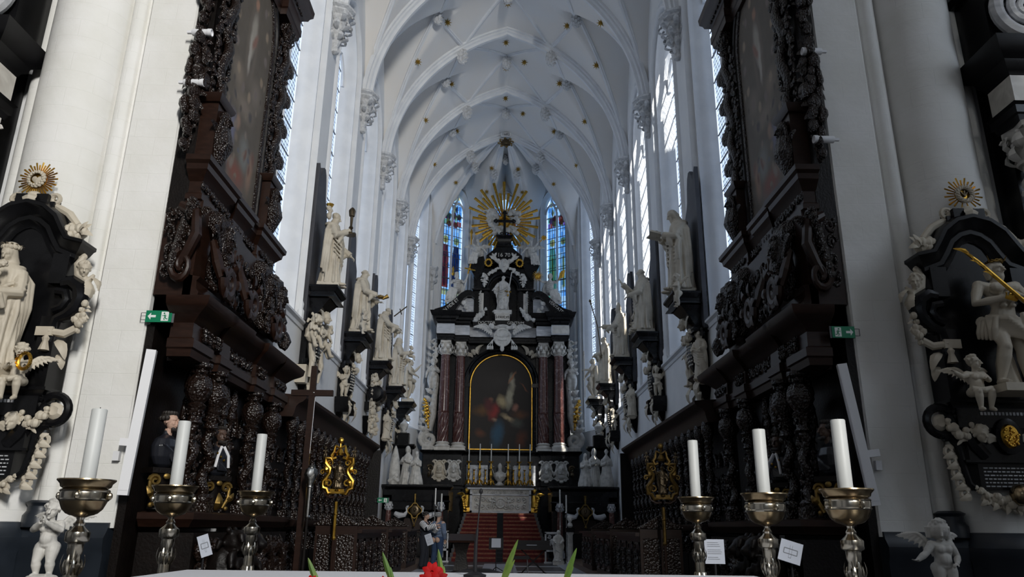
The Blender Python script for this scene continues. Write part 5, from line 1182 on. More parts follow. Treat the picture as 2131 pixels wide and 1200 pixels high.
memorial('pier_memorial', 'black memorial with slender white angels, below the woman carrying a child', -1, YL[3], ZL[3], 4, 'angel')
LOIN = lambda m: [m.tube([(-.15, -.03, .50), (0, -.12, .46), (.15, -.04, .52), (.1, .09, .5), (-.1, .09, .5), (-.15, -.03, .5)], [.04, .05, .045, .05, .05, .04], 8), m.tube([(.12, -.08, .48), (.16, -.08, .36), (.15, -.06, .2)], [.04, .05, .02], 8)]
NUD = dict(hip=(0, 0, .53), waist=(.01, -.01, .62), chest=(0, 0, .735), neck=(0, .0, .83), shR=(-.125, 0, .79), shL=(.125, 0, .79), hiR=(-.06, 0, .50), hiL=(.06, 0, .50), knR=(-.065, -.05, .28), knL=(.075, -.02, .28), anR=(-.07, .01, .045), anL=(.08, .02, .045), toR=(-.09, -.13, .02), toL=(.11, -.12, .02))
def rochus(m):
    old = push(m, (0, 0, B0)); nude(m, 1.95, dict(NUD, elR=(-.2, -.04, .64), wrR=(-.06, -.18, .58), elL=(.26, -.08, .74), wrL=(.30, -.2, .88), hdL=(.2, -.4, .9)), dict(c=(.01, -.02, .915), hair='long', beard=.4, yaw=.3)); mm = push(m, sc=1.95); LOIN(m)
    for k in range(6): m.tube([(-.13, .05, .78 - .05 * k), (-.18, .06, .5 - .05 * k), (-.15, .05, .05)], [.03, .05, .06], 8)
    m.M = old
t = statue('cream marble half clad man lifting one hand, farthest pier of the left wall', -1, YL[4], ZL[4], 25, rochus)
memorial('pier_memorial', 'black memorial with lively white cherubs, below the half clad man of the left wall', -1, YL[4], ZL[4], 5, 'putto', slab=False)
# right row, near to far
t = statue('marble bearded man reading an open book, nearest pier of the right wall', 1, YR[0], ZR[0], 31, lambda m: robed(m, 2.15, armR=((-.165, -.06, .62), (-.07, -.20, .66)), armL=((.165, -.07, .61), (.06, -.20, .65)), hd=dict(hair='long', beard=.8, tilt=.45, c=(0, -.06, .92)), seed=31, swag=1, girth=1.12, base_z=B0))
m = MB(); m.rings([[(-.24, -.47, 1.50), (-.24, -.74, 1.57), (-.24, -.73, 1.61), (-.24, -.46, 1.55)], [(0, -.45, 1.46), (0, -.72, 1.53), (0, -.71, 1.57), (0, -.44, 1.51)], [(.24, -.47, 1.50), (.24, -.74, 1.57), (.24, -.73, 1.61), (.24, -.46, 1.55)]]); m.build('open_book', M['statue'], t)
tm = memorial('pier_memorial', 'black memorial with tall white angels and long lettered oval, below the reading man', 1, YR[0], ZR[0], 11, 'angel')
m = MB(); putto(m, .8); sculpt(m, 'cherub', .02, M['statue'], tm, loc=(.52, -.70, -.40))
t = statue('marble friar raising an open hand, second pier of the right wall', 1, YR[1], ZR[1], 32, lambda m: robed(m, 2.0, armR=((-.18, -.12, .66), (-.12, -.30, .80), (0, -.4, 1), (0, 1, .3), .2), armL=((.18, -.08, .58), (.10, -.24, .52)), hd=dict(hair='tonsure'), seed=32, swag=-1, girth=1.12, base_z=B0))
m = MB(); putto(m, .8, dict(knR=(-.1, -.2, .36), anR=(-.1, -.2, .2), knL=(.1, -.2, .36), anL=(.1, -.2, .2), toR=(-.1, -.27, .17), toL=(.1, -.27, .17))); sculpt(m, 'child', .02, M['statue'], t, loc=(-.46, -.18, .0))
memorial('pier_memorial', 'black memorial with white cherub supporters, below the friar with an open hand', 1, YR[1], ZR[1], 12, 'putto')
t = statue('marble bishop in a tall mitre holding a thin staff, third pier of the right wall', 1, YR[2], ZR[2], 33, lambda m: robed(m, 1.9, armR=((-.2, -.12, .64), (-.16, -.34, .62)), armL=((.18, -.1, .58), (.1, -.26, .5)), hd=dict(hair='mitre', beard=.3), seed=33, swag=1, girth=1.1, base_z=B0))
m = MB(); m.tube([(-.30, -.66, .1), (-.32, -.78, 1.3), (-.36, -1.05, 2.35)], .02, 6); m.ell((-.35, -1.03, 2.28), .05, 7, 5); m.ell((-.355, -1.0, 2.18), .04, 7, 5); m.tube([(-.25, -1.06, 2.30), (-.46, -1.06, 2.30)], .016, 5); m.build('staff', M['bronze'], t)
memorial('pier_memorial', 'black memorial with slender white angels, below the mitred bishop', 1, YR[2], ZR[2], 13, 'angel')
t = statue('marble hooded monk with folded hands, fourth pier of the right wall', 1, YR[3], ZR[3], 34, lambda m: robed(m, 1.95, armR=((-.18, -.1, .6), (-.02, -.22, .58)), armL=((.18, -.1, .6), (.02, -.22, .57)), hd=dict(hair='tonsure', tilt=.2), seed=34, swag=0, girth=1.1, base_z=B0))
memorial('pier_memorial', 'black memorial with white cherubs, below the hooded monk', 1, YR[3], ZR[3], 14, 'putto')
def risen(m):
    old = push(m, (0, 0, B0)); nude(m, 1.9, dict(NUD, elR=(-.22, -.08, .68), wrR=(-.3, -.18, .56), elL=(.2, -.08, .66), wrL=(.1, -.22, .68), knR=(-.07, -.12, .30)), dict(c=(0, -.02, .915), hair='long')); mm = push(m, sc=1.9); LOIN(m)
    for k in range(6): m.tube([(.13, .06, .78 - .04 * k), (.19, .06, .5 - .05 * k), (.16, .06, .04)], [.03, .05, .06], 8)
    m.M = old
t = statue('marble half clad youth with a long cross staff, farthest pier of the right wall', 1, YR[4], ZR[4], 35, risen)
m = MB(); m.tube([(.16, -.42, .1), (.18, -.44, 2.3)], .022, 6); m.tube([(.04, -.44, 2.12), (.32, -.44, 2.12)], .02, 5); m.build('cross_staff', M['statue'], t)
memorial('pier_memorial', 'black memorial with lively white cherubs, below the youth with a cross staff', 1, YR[4], ZR[4], 15, 'putto', slab=False)
# ---------------- black side portals, and the marble tombs that stand on them
def portal(s):
    t = thing('side_portal', 'black marble doorway screen on the %s of the altar steps' % ('left' if s < 0 else 'right'), 'doorway', (s * 3.37, 31.0, FZ + .17), scale=(s, 1, 1), group='black doorway screens beside the altar steps')
    m = MB(); m.box(-1.3, -1.0, 0, .5, 0, 2.3); m.box(.95, 1.28, 0, .5, 0, 2.3); m.box(-1.3, 1.28, 0, 2.9, 1.75, 2.6); m.box(-1.0, .95, .35, .5, 0, 1.8)
    m.mould([(-1.32, .5), (-1.32, 0), (1.22, 0), (1.22, .5)], [(-.05, 0), (.03, .02), (.1, .1), (.14, .13), (.14, .2), (-.05, .22)], z=2.5); m.mould([(-1.32, .5), (-1.32, 0), (1.22, 0), (1.22, .5)], [(-.05, 0), (.05, .02), (.03, .06), (-.05, .08)], z=2.05); m.build('screen', M['black'], t)
    for x in (-1.02, 1.02):
        m = MB().at((x, -.18, 0)); m.lathe([(.12, .3), (.125, .9), (.10, 1.72)], 14); c = m.build('column', M['red_marble'], t)
        m = MB().at((x, -.18, 0)); capital(m, .10, 1.72, .32); m.build('capital', M['grey_marble'], c); m = MB().at((x, -.18, 0)); m.box(-.17, .17, -.17, .17, 0, .2); m.lathe([(.17, .2), (.17, .26), (.13, .3)], 12); m.build('base', M['grey_marble'], c)
    for q in (-1, 1):
        m = MB(); m.tube([(q * .78, -.05, 1.60), (q * .6, -.1, 1.52), (q * .4, -.1, 1.54), (q * .3, -.1, 1.68), (q * .34, -.1, 1.84)], [.09, .12, .09, .05, .03], 8); m.leaf((q * .34, -.1, 1.8), (-q * .6, -.1, .6), (0, -1, 0), .14, .1); m.build('dolphin_scroll', M['grey_marble'], t)
    m = MB()
    pts = []
    for k in range(28):
        a = 2 * PI * k / 28; r = .24 * (1 + .16 * math.cos(4 * a)); pts.append((r * math.cos(a), -.12, 1.72 + r * 1.05 * math.sin(a)))
    m.tube(pts + [pts[0]], .028, 6); m.tube([(-.12, -.12, 1.5), (0, -.12, 1.18), (.12, -.12, 1.5)], .022, 6); m.tube([(0, -.12, 1.95), (0, -.12, 2.35)], [.03, .05], 6); m.ell((0, -.12, 1.15), .05, 7, 5); cf = m.build('gilt_cartouche', M['gold_old'], t)
    m = MB(); m.ell((0, -.08, 1.72), (.2, .04, .22), 12, 8); head(m, (0, -.12, 1.74), .08, hair='curls'); m.build('cartouche_field', M['bronze'], cf)
    m = MB(); m.box(-.5, .45, .25, .34, .9, 1.42); m.build('door_panel', M['wood_red'], t)
    for q in (0, 1): m = MB(); m.box(-.95 + .95 * q, -.04 + .95 * q, .27, .34, 0, .88); m.build('door_leaf', M['wood_black'], t)
    return t
portal(-1); portal(1)
def kneeling(mb, h, seed, veil='veil'):
    old = push(mb, sc=h); rr_ = random.Random(seed); n = 30; R = []
    for z, rx, ry, cy in ((0, .27, .34, .12), (.1, .26, .32, .11), (.25, .22, .25, .07), (.4, .17, .16, .02), (.55, .155, .13, 0), (.7, .16, .11, 0), (.76, .10, .07, 0), (.82, .045, .045, 0)):
        R.append([(rx * (1 + .08 * math.sin(7 * 2 * PI * k / n + seed + z * 3) * (1 - z)) * math.cos(2 * PI * k / n), cy + ry * (1 + .08 * math.sin(9 * 2 * PI * k / n + seed) * (1 - z)) * math.sin(2 * PI * k / n), z) for k in range(n)])
    mb.rings(R)
    for k in range(8): a = -2.6 + .3 * k; mb.tube([(.15 * math.cos(a), .13 * math.sin(a), .55), (.2 * math.cos(a), .2 * math.sin(a) + .05, .3), (.27 * math.cos(a), .3 * math.sin(a) + .1, .02)], [.012, .02, .02], 6)
    for s in (-1, 1): mb.tube([(s * .14, 0, .68), (s * .17, -.1, .56), (s * .04, -.22, .6)], [.06, .055, .04], 8); hand(mb, (s * .03, -.21, .6), (0, -.5, .8), (s, 0, 0), .1, .2, s)
    head(mb, (0, -.03, .89), .085, hair=veil, tilt=.2); mb.M = old
for s in (-1, 1):
    nm = 'left' if s < 0 else 'right'
    for k, (x, y, h, veil, rz, lab) in enumerate([(3.44, 31.3, 1.35, 'veil', 0, 'grey-white kneeling marble mourner nearest the retable on the %s doorway screen'), (3.90, 32.2, 1.65, 'long', .3 * s, 'grey-white marble mourner with long hair on the %s doorway screen')]):
        t = thing('tomb_figure', lab % nm, 'statue', (s * x, y, 3.292), rz, group='marble mourners on the doorway screens'); m = MB(); kneeling(m, h, 60 + k, veil); m.v = [(x * .8, y, z) for x, y, z in m.v]; sculpt(m, 'figure', .022, M['statue_grey'], t)
    t = thing('tomb_figure', 'grey marble %s, outer end of the %s doorway screen' % ('draped cone and reclining bishop' if s < 0 else 'kneeling cleric in trailing cloak', nm), 'statue', (s * 4.31, 31.35, 3.292))
    m = MB()
    if s < 0: m.lathe([(.21, 0), (.22, .5), (.17, 1.0), (.08, 1.4), (.02, 1.55)], 20, fn=lambda a, z: 1 + .03 * math.sin(6 * a)); m.ell((0, -.14, .15), (.22, .1, .16), 10, 6); m.ell((.1, -.2, .35), (.1, .08, .1), 9, 6); m.tube([(-.2, -.16, .1), (.0, -.22, .25), (.2, -.16, .1)], .08, 7)
    else: kneeling(m, 1.55, 70, 'tonsure'); m.v = [(x * .75, y * .8, z) for x, y, z in m.v]
    sculpt(m, 'figure', .022, M['statue_grey'], t)
    t = thing('tomb_canopy', 'black marble cornice and urn block above the marble mourners on the %s' % nm, 'memorial', (s * 4.3, 33.4, 3.292))
    m = MB(); m.box(-.38, .38, -.15, .4, 0, 1.7); m.mould([(-.38, .4), (-.38, -.15), (.38, -.15), (.38, .4)], [(-.05, 0), (.08, .05), (.16, .14), (.16, .2), (-.05, .22)], z=1.6); m.box(-.25, .25, -.05, .35, 1.8, 2.3); m.build('block', M['black'], t)
    m = MB(); m.lathe([(.1, 0), (.16, .05), (.06, .1), (.18, .3), (.2, .4), (.1, .5), (.03, .6)], 12, (0, .1, 2.3)); m.build('urn', M['statue_grey'], t)
# ================================================================== carved oak: stalls and painted side altars
def twist_col(mb, x, y, z0, z1, r, turns=2.5, hand_=1, n=14, rows=22):
    R = []
    for i in range(rows + 1):
        q = i / rows; z = z0 + (z1 - z0) * q; a = turns * 2 * PI * q * hand_; k = min(1, q * 8, (1 - q) * 8) * .42
        R.append([(x + r * k * math.cos(a) + r * .78 * math.cos(2 * PI * j / n), y + r * k * math.sin(a) + r * .78 * math.sin(2 * PI * j / n), z) for j in range(n)])
    mb.rings(R)
    for i in range(int(turns * 4)):
        q = (i + .5) / (turns * 4); z = z0 + (z1 - z0) * q; a = turns * 2 * PI * q * hand_ + PI
        mb.leaf((x + r * .6 * math.cos(a), y + r * .6 * math.sin(a), z), (-math.sin(a), math.cos(a), .6), (math.cos(a), math.sin(a), 0), r * 1.3, r * .7, .2); mb.ell((x + r * .9 * math.cos(a), y + r * .9 * math.sin(a), z), r * .24, 6, 4)
def bulb_capital(mb, x, y, z0, r):
    """carved shaft top: leafy ring, knotted block and a gadrooned bulb under the entablature"""
    old = push(mb, (x, y, z0)); mb.lathe([(r * .9, 0), (r * 1.25, .03), (r * 1.0, .07), (r * 1.1, .22), (r * 1.5, .27), (r * 1.0, .31), (r * 1.3, .36), (r * 1.95, .47), (r * 2.0, .56), (r * 1.6, .66), (r * .9, .72), (r * 1.1, .78), (r * 1.7, .82), (r * 1.7, .88)], 16, fn=lambda a, z: 1 + (.09 * math.cos(8 * a + z * 9) if .33 < z < .7 else 0))
    for k in range(6): a = 2 * PI * k / 6; d = (math.cos(a), math.sin(a)); mb.spiral((d[0] * r * 1.15, d[1] * r * 1.15, .15), (d[1], -d[0], 0), (0, 0, 1), r * .5, r * .1, 0, 1.1, r * .2, r * .12, 5, 8); mb.leaf((d[0] * r * .9, d[1] * r * .9, .72), (d[0] * .6, d[1] * .6, 1), (d[0], d[1], 0), r * 1.0, r * .7, .4)
    mb.M = old
def carved(m, sc):
    nt = m.node_tree; L = nt.links; b = nt.nodes['Principled BSDF']; tc = nt.nodes.new('ShaderNodeTexCoord'); v = nt.nodes.new('ShaderNodeTexVoronoi'); v.inputs['Scale'].default_value = sc; L.new(tc.outputs['Object'], v.inputs['Vector'])
    bp = nt.nodes.new('ShaderNodeBump'); bp.inputs['Strength'].default_value = .7; bp.inputs['Distance'].default_value = .03; bp.invert = True; L.new(v.outputs['Distance'], bp.inputs['Height'])
    old = b.inputs['Normal'].links[0].from_node if b.inputs['Normal'].links else None
    if old: L.new(old.outputs['Normal'], bp.inputs['Normal'])
    L.new(bp.outputs['Normal'], b.inputs['Normal'])
carved(M['wood'], 24)
WD, WR, WB = M['wood'], M['wood_red'], M['wood_black']
def stage(s):
    """the tall stall front below the painted side altar; x grows towards the choir's middle (s = -1: left)"""
    nm = 'left' if s < 0 else 'right'
    t = thing('carved_stalls', 'dark carved oak front with fat twisted columns at the entrance end of the %s stalls' % nm, 'choir stalls', (-4.75 if s < 0 else 4.75, 0, 0), scale=(1 if s < 0 else -1, 1, 1), group='carved oak stall fronts at the choir entrance')
    # local x: 0 at the wall, positive inward
    Y0, Y1 = 10.45, 14.9
    m = MB(); m.box(-.19, -.08, 10.2, 13.28, FZ + .17, 4.3); m.box(.01, .1, 13.3, Y1, FZ + .17, 4.3); m.box(.01, .74, Y0, Y1, FZ + .17, 1.55); m.build('back_panel', WB, t)
    path = [(.14, 10.19), (.46, 10.19), (.46, 10.85), (.38, 10.85), (.38, 11.25), (.46, 11.25), (.46, 11.7), (.38, 11.7), (.38, 13.0), (.46, 13.0), (.46, 13.55), (.39, 13.55), (.39, 14.1), (.46, 14.1), (.46, Y1), (.02, Y1)]
    # direction along +y with the choir at +x: right-hand normal is +x
    m = MB(); m.mould(path, [(-.36, 0), (.0, 0), (.02, .10), (.05, .12), (.05, .24), (.0, .27), (-.01, .48), (.03, .52), (.07, .56), (.12, .60), (.22, .66), (.26, .70), (.28, .80), (-.36, .86)], z=3.86); m.build('entablature', WR, t)
    for (y0, y1) in ((10.88, 11.22), (11.75, 12.95), (10.48, 10.82), (13.05, 13.5), (14.15, 14.85)):
        m = MB(); old = push(m, ((.46 if y1 - y0 != .34 and y1 - y0 < .8 else .39), (y0 + y1) / 2, 4.24), rz=PI / 2); scrollwork(m, y1 - y0 - .04, .19, int(y0 * 7), .03, 4 if y1 - y0 < .8 else 6); m.M = old; m.build('frieze_carving', WD, t)
    m = MB(); m.mould([(.02, Y0 - .05), (.68, Y0 - .05), (.68, Y1), (.02, Y1)], [(-.3, 0), (.0, .02), (.04, .08), (.08, .12), (.08, .2), (-.3, .24)], z=1.6); m.build('ledge', WR, t)
    for y, r, hd_ in ((10.80, .10, 1), (11.45, .10, -1), (13.25, .10, 1), (14.4, .10, -1)):
        m = MB(); m.box(.26, .54, y - .14, y + .14, 1.82, 1.98); m.lathe([(r * 1.5, 1.98), (r * 1.6, 2.03), (r * 1.1, 2.08)], 12, (.40, y, 0)); twist_col(m, .40, y, 2.08, 3.02, r, 1.8, hd_); c = m.build('twisted_column', WD, t)
        m = MB(); bulb_capital(m, .40, y, 3.0, r * .95); m.build('column_capital', WD, c)
    for y, r in ((11.0, .055), (12.4, .055), (12.8, .055), (13.8, .055)):
        m = MB(); twist_col(m, .20, y, 1.84, 3.3, r, 3, 1, 10, 24); m.lathe([(r, 3.3), (r * 1.6, 3.36), (r, 3.45), (r * 1.8, 3.6), (r, 3.84)], 10, (.20, y, 0)); m.build('inner_column', WD, t)
    for y in (12.8, 11.35, 13.8):
        m = MB(); m.tube([(.16, y - .35 * math.cos(a), 3.1 + .5 * math.sin(a)) for a in np.linspace(0, PI, 14)], .06, 7); old = push(m, (.17, y, 2.5), rz=PI / 2); scrollwork(m, .6, 1.0, int(y * 3), .035, 3); m.M = old; m.build('niche_carving', WD, t)
    # carved lower front with a lion and scrolled ends
    for k, y in enumerate((10.9, 11.9, 12.9, 14.0)):
        m = MB(); old = push(m, (.76, y, 1.08), rz=PI / 2); scrollwork(m, .85, .8, 90 + k, .05, 3); m.M = old; m.build('panel_carving', WD, t)
    for y in (10.9, 11.5):
        m = MB(); lion(m); sculpt(m, 'carved_lion', .03, WB, t, loc=(1.0, y, 1.35)).rotation_euler = (0, 0, PI / 2)
    m = MB()
    for y in (12.9, 13.5, 14.2): m.spiral((.95, y, 1.0), (0, 1, 0), (0, 0, 1), .36, .06, -.5, 1.6, .10, .06, 8, 24); m.leaf((.97, y - .2, 1.2), (.1, .5, .8), (1, 0, 0), .4, .2); m.leaf((.97, y + .1, .7), (.1, .6, -.6), (1, 0, 0), .4, .2)
    m.build('scrolled_arm', WD, t)
    m = MB(); m.box(.05, 1.25, Y0 + .1, Y1, FZ + .17, FZ + .30); m.build('kneeler_step', WR, t)
    return t
def altarpiece(s):
    nm = 'left' if s < 0 else 'right'
    t = thing('side_altarpiece', 'towering dark carved oak frame round an arched painting high on the %s wall' % nm, 'altarpiece', (-4.74 if s < 0 else 4.74, 1.39, .008), scale=(.64 if s < 0 else -.64, .9, 1), group='carved oak frames with arched paintings')
    # pedestal stage on top of the stall front
    m = MB(); m.box(-.31, .50, 9.8, 13.2, 4.74, 6.2); m.box(.02, .5, 13.2, 14.1, 4.74, 6.2); m.mould([(.62, 9.8), (.62, 10.9), (.5, 10.9), (.5, 13.0), (.62, 13.0), (.62, 14.0), (.05, 14.0)], [(-.3, 0), (.04, .0), (.06, .05), (.0, .1), (-.02, .22), (.05, .28), (-.3, .32)], z=4.735); m.build('pedestal', WR, t)
    path = [(.10, 9.79), (.42, 9.79), (.42, 10.85), (.28, 10.85), (.28, 11.35), (.36, 11.35), (.36, 12.0), (.28, 12.0), (.28, 12.7), (.42, 12.7), (.42, 13.85), (.05, 13.85)]
    m = MB(); m.mould(path, [(-.4, 0), (.0, 0), (.02, .1), (.06, .12), (.06, .2), (.0, .24), (.0, .42), (.04, .46), (.08, .5), (.16, .56), (.18, .64), (.24, .68), (.25, .76), (-.4, .82)], z=6.08); m.build('lower_entablature', WR, t)
    for k in range(9): y = 9.9 + .45 * k; m = MB(); old = push(m, (.44 if k in (0, 1, 2, 7, 8) else .32, y, 6.42), rz=PI / 2); scrollwork(m, .40, .16, 40 + k, .03, 3); m.M = old; m.build('frieze_carving', WD, t)
    # the end that faces the nave: a great scroll, winged head and hanging fruit
    m = MB(); m.tube([(.10, 9.66, 6.05), (.50, 9.62, 5.9), (.56, 9.62, 5.6), (.40, 9.62, 5.3), (.22, 9.64, 5.1)], [.08, .12, .12, .10, .07], 9); m.spiral((.34, 9.60, 5.12), (1, 0, 0), (0, 0, 1), .26, .04, PI * .6, 1.5, .07, .05, 8)
    m.build('end_scroll', WR, t)
    m = MB(); old = push(m, (.12, 9.68, 5.5)); scrollwork(m, .62, 1.1, 17, .04, 2); m.M = old; old = push(m, (.40, 9.58, 5.95)); cherub_head(m, .17, 1.8, .1); m.M = old
    for k in range(6): m.leaf((.05 + .06 * k, 9.66, 5.0 + .12 * k), (.5 - .2 * k, -.3, .8), (0, -1, 0), .3, .18)
    m.build('end_carving', WD, t)
    for z0 in (11.2, 9.0):
        m = MB(); old = push(m, (.0, 9.74, z0)); drop_mesh(m, 2.0, .5, int(z0), 12); m.M = old; m.build('fruit_drop', WD, t)
    # great consoles with winged heads
    for k, y in enumerate((10.3, 12.75, 13.55)):
        m = MB(); m.tube([(.45, y, 6.05), (.72, y, 5.9), (.78, y, 5.6), (.66, y, 5.3), (.62, y, 5.1)], [.2, .24, .22, .17, .12], 9)
        m.spiral((.80, y, 5.16), (1, 0, 0), (0, 0, 1), .22, .04, PI * .6, 1.5, .10, .07, 8); m.spiral((.62, y, 5.95), (1, 0, 0), (0, 0, 1), .2, .04, PI, -1.3, .09, .06, 8)
        for q in range(4): m.leaf((.72, y + (-.12 if q % 2 else .12), 5.3 + .16 * q), (.5, (-1 if q % 2 else 1) * .6, .5), (1, 0, 0), .34, .2)
        old = push(m, (.92, y, 5.72), rz=PI / 2); cherub_head(m, .19, 2.0, .2); m.M = old
        drop = push(m, (.86, y, 5.45), rz=PI / 2); drop_mesh(m, .55, .3, 12 + k, 6); m.M = drop
        m.build('console', WD, t)
    for k, y in enumerate((10.95, 11.5, 12.1)):
        m = MB(); old = push(m, (.56, y, 5.45), rz=PI / 2); scrollwork(m, .52, .95, 70 + k, .045, 2); m.M = old; m.build('scroll_panel', WR if k == 1 else WD, t)
    for k, y in enumerate((10.35, 11.6, 13.2)):    # volutes lying on the lower cornice
        m = MB(); m.spiral((1.02, y, 5.10), (0, 1, 0), (0, 0, 1), .26, .05, PI, 1.5, .10, .06, 8, 22); m.tube([(.98, y - .26, 5.10), (.9, y - .34, 5.3), (.72, y - .3, 5.62)], [.09, .12, .08], 8)
        for q in range(5): m.leaf((1.02, y + .2 * math.cos(q), 5.12 + .2 * math.sin(q)), (.4, math.cos(q), math.sin(q)), (1, 0, 0), .26, .16)
        m.build('volute', WR, t)
    for k, y in enumerate((13.95, 14.12)): m = MB(); m.lathe([(.02, -.1), (.14, -.08), (.18, 0), (.14, .08), (.02, .1)], 14, fn=lambda a, z: 1 + .1 * math.cos(9 * a)); m.build('rosette', WD, t, loc=(.95 - .25 * k, y, 4.98 + .42 * k)).rotation_euler = (PI / 2, 0, .3)
    # frame, painting, columns
    m = MB(); m.box(-.31, .12, 9.78, 13.2, 6.0, 13.0); m.box(.02, .12, 13.2, 13.9, 6.0, 13.0); m.build('frame_back', WB, t)
    fp = [(10.36, 6.95), (10.36, 10.5)] + [(11.5 - 1.14 * math.cos(PI * i / 18), 10.5 + 1.25 * math.sin(PI * i / 18)) for i in range(1, 18)] + [(12.64, 10.5), (12.64, 6.95), (10.36, 6.95)]
    cols = [(0, 1.0, .34, 1.0, 0, (0.1897, 0.1581, 0.1265), .5), (0, 1.0, .24, .85, 0, (0.1187, 0.1028, 0.0870), .5), (0, 1.85, .13, .17, 0, (0.3478, 0.2055, 0.1423), .6), (0, 1.15, .20, .60, .1, (0.3478, 0.3162, 0.2688), .5), (-.06, .75, .1, .5, 0, (0.4111, 0.3794, 0.3320), .6), (.12, 1.1, .1, .3, .5, (0.2530, 0.1423, 0.1107), .6), (-.45, .1, .4, .35, .3, (0.2213, 0.1819, 0.1423), .8), (.5, .2, .45, .4, -.3, (0.2055, 0.1739, 0.1423), .8), (0, -.3, .7, .3, 0, (0.2372, 0.1975, 0.1581), .9)]
    for k in range(14): a = 2 * PI * k / 14; cols.append((.82 * math.cos(a), 1.1 + 1.15 * math.sin(a), .11, .13, 0, (0.3004, 0.2372, 0.1739) if k % 2 else (0.1897, 0.1581, 0.1423), .5))
    cols += [(-.5, -1.0, .3, .5, .2, (0.1581, 0.1581, 0.2213), .6), (.3, -1.1, .34, .45, -.3, (0.1897, 0.1897, 0.1739), .6), (0, -1.6, .6, .3, 0, (0.2055, 0.0790, 0.0554), .7), (.7, -1.3, .2, .5, .1, (0.2688, 0.1739, 0.1265), .7), (-.2, -.7, .15, .2, 0, (0.2846, 0.1897, 0.1423), .6)]
    for k in range(22): a = 2 * PI * k / 22; cols.append((.98 * math.cos(a), 1.0 + 1.45 * math.sin(a), .07, .09, 0, (.21, .175, .135) if k % 2 else (.10, .085, .075), .6))
    rq = random.Random(8)
    for k in range(26): cols.append((rq.uniform(-.9, .9), rq.uniform(-2.0, -.25), rq.uniform(.05, .14), rq.uniform(.06, .2), rq.uniform(-1, 1), rq.choice([(.20, .16, .12), (.09, .08, .08), (.16, .09, .07), (.12, .12, .14), (.22, .18, .15)]), .6))
    key = 'side_canvas'
    if key not in M: M[key] = paintmat(key, (0.0949, 0.0790, 0.0632), cols, .06, (0.1501, 0.1295, 0.1044), .5)
    m = MB(); n_ = [(y - 11.5, z - 9.0) for y, z in fp[:-1]]; m.prism(n_, -.02, .02); pt = m.build('painting', M[key], t, smooth=0, loc=(.17, 11.5, 9.0)); pt.rotation_euler = (0, 0, PI / 2)
    m = MB(); m.tube([(.2, y, z) for y, z in fp], .07, 7); m.build('frame_moulding', WD, t)
    m = MB(); m.tube([(.24, 11.5 + (y - 11.5) * 1.13, 9 + (z - 9) * 1.04) for y, z in fp], .06, 7); m.build('outer_moulding', WB, t)
    for y in (10.02, 13.08):
        m = MB(); m.box(.12, .52, y - .22, y + .22, 6.9, 7.9); m.build('column_pedestal', WR, t)
        m = MB(); old = push(m, (.56, y, 7.35), rz=PI / 2)
        head(m, (0, -.06, .25), .17, hair='long'); m.tube([(0, 0, .1), (0, -.06, -.15), (0, 0, -.45)], [.2, .24, .1], 9); wing(m, (.1, .02, .0), (1, 0, .1), (0, 0, 1), .3, 1); wing(m, (-.1, .02, 0), (-1, 0, .1), (0, 0, 1), .3, -1); m.M = old; m.build('carved_herm', WD, t)
        m = MB(); m.mould([(.1, y - .27), (.56, y - .27), (.56, y + .27), (.1, y + .27)], [(-.1, 0), (.0, 0), (.06, .06), (.08, .12), (-.1, .14)], z=7.84); m.build('pedestal_cornice', WR, t)
        m = MB(); twist_col(m, .38, y, 8.0, 11.0, .15, 3.5, 1, 14, 40); c = m.build('column', WD, t); m = MB(); old = push(m, (.38, y, 0)); capital(m, .15, 11.0, .42); m.M = old; m.build('column_capital', WD, c)
        for q in (-1, 1):
            m = MB(); old = push(m, (.24, y + q * .24, 10.9), rz=PI / 2); drop_mesh(m, 2.9, .26, int(y * 5) + q, 16); m.M = old; m.build('fruit_drop', WD, t)
    m = MB(); path = [(.10, 9.79), (.50, 9.79), (.50, 10.5), (.30, 10.5), (.30, 12.6), (.50, 12.6), (.50, 13.6), (.05, 13.6)]
    m.mould(path, [(-.5, 0), (.0, 0), (.03, .12), (.06, .14), (.06, .3), (.02, .34), (.02, .5), (.08, .56), (.18, .62), (.22, .7), (.3, .78), (.32, .92), (-.5, .98)], z=11.42); m.build('top_entablature', WR, t)
    for k in range(22): y = 9.6 + .18 * k; m = MB(); m.box(.36, .62 if not 10.5 < y < 12.6 else .46, y, y + .09, 11.96, 12.04); m.build('dentil', WD, t)
    m = MB(); m.box(.0, .5, 9.6, 13.5, 12.42, 13.0); m.tube([(.4, 9.6, 12.5), (.5, 10.3, 13.2), (.4, 11.5, 13.8), (.5, 12.7, 13.2), (.4, 13.5, 12.5)], .16, 8); m.build('crest', WD, t)
    for z in (8.5, 9.2, 9.9, 10.6, 7.5):
        m = MB(); m.leaf((.2, 13.5, z), (.3, .9, .5), (1, 0, 0), .5, .3); m.spiral((.2, 13.62, z), (0, 1, 0), (0, 0, 1), .17, .03, 0, 1.3, .06, .04, 6); m.leaf((.2, 13.5, z + .3), (.2, .9, -.5), (1, 0, 0), .4, .24); m.build('edge_scroll', WD, t)
    return t
for s in (-1, 1): stage(s); altarpiece(s)
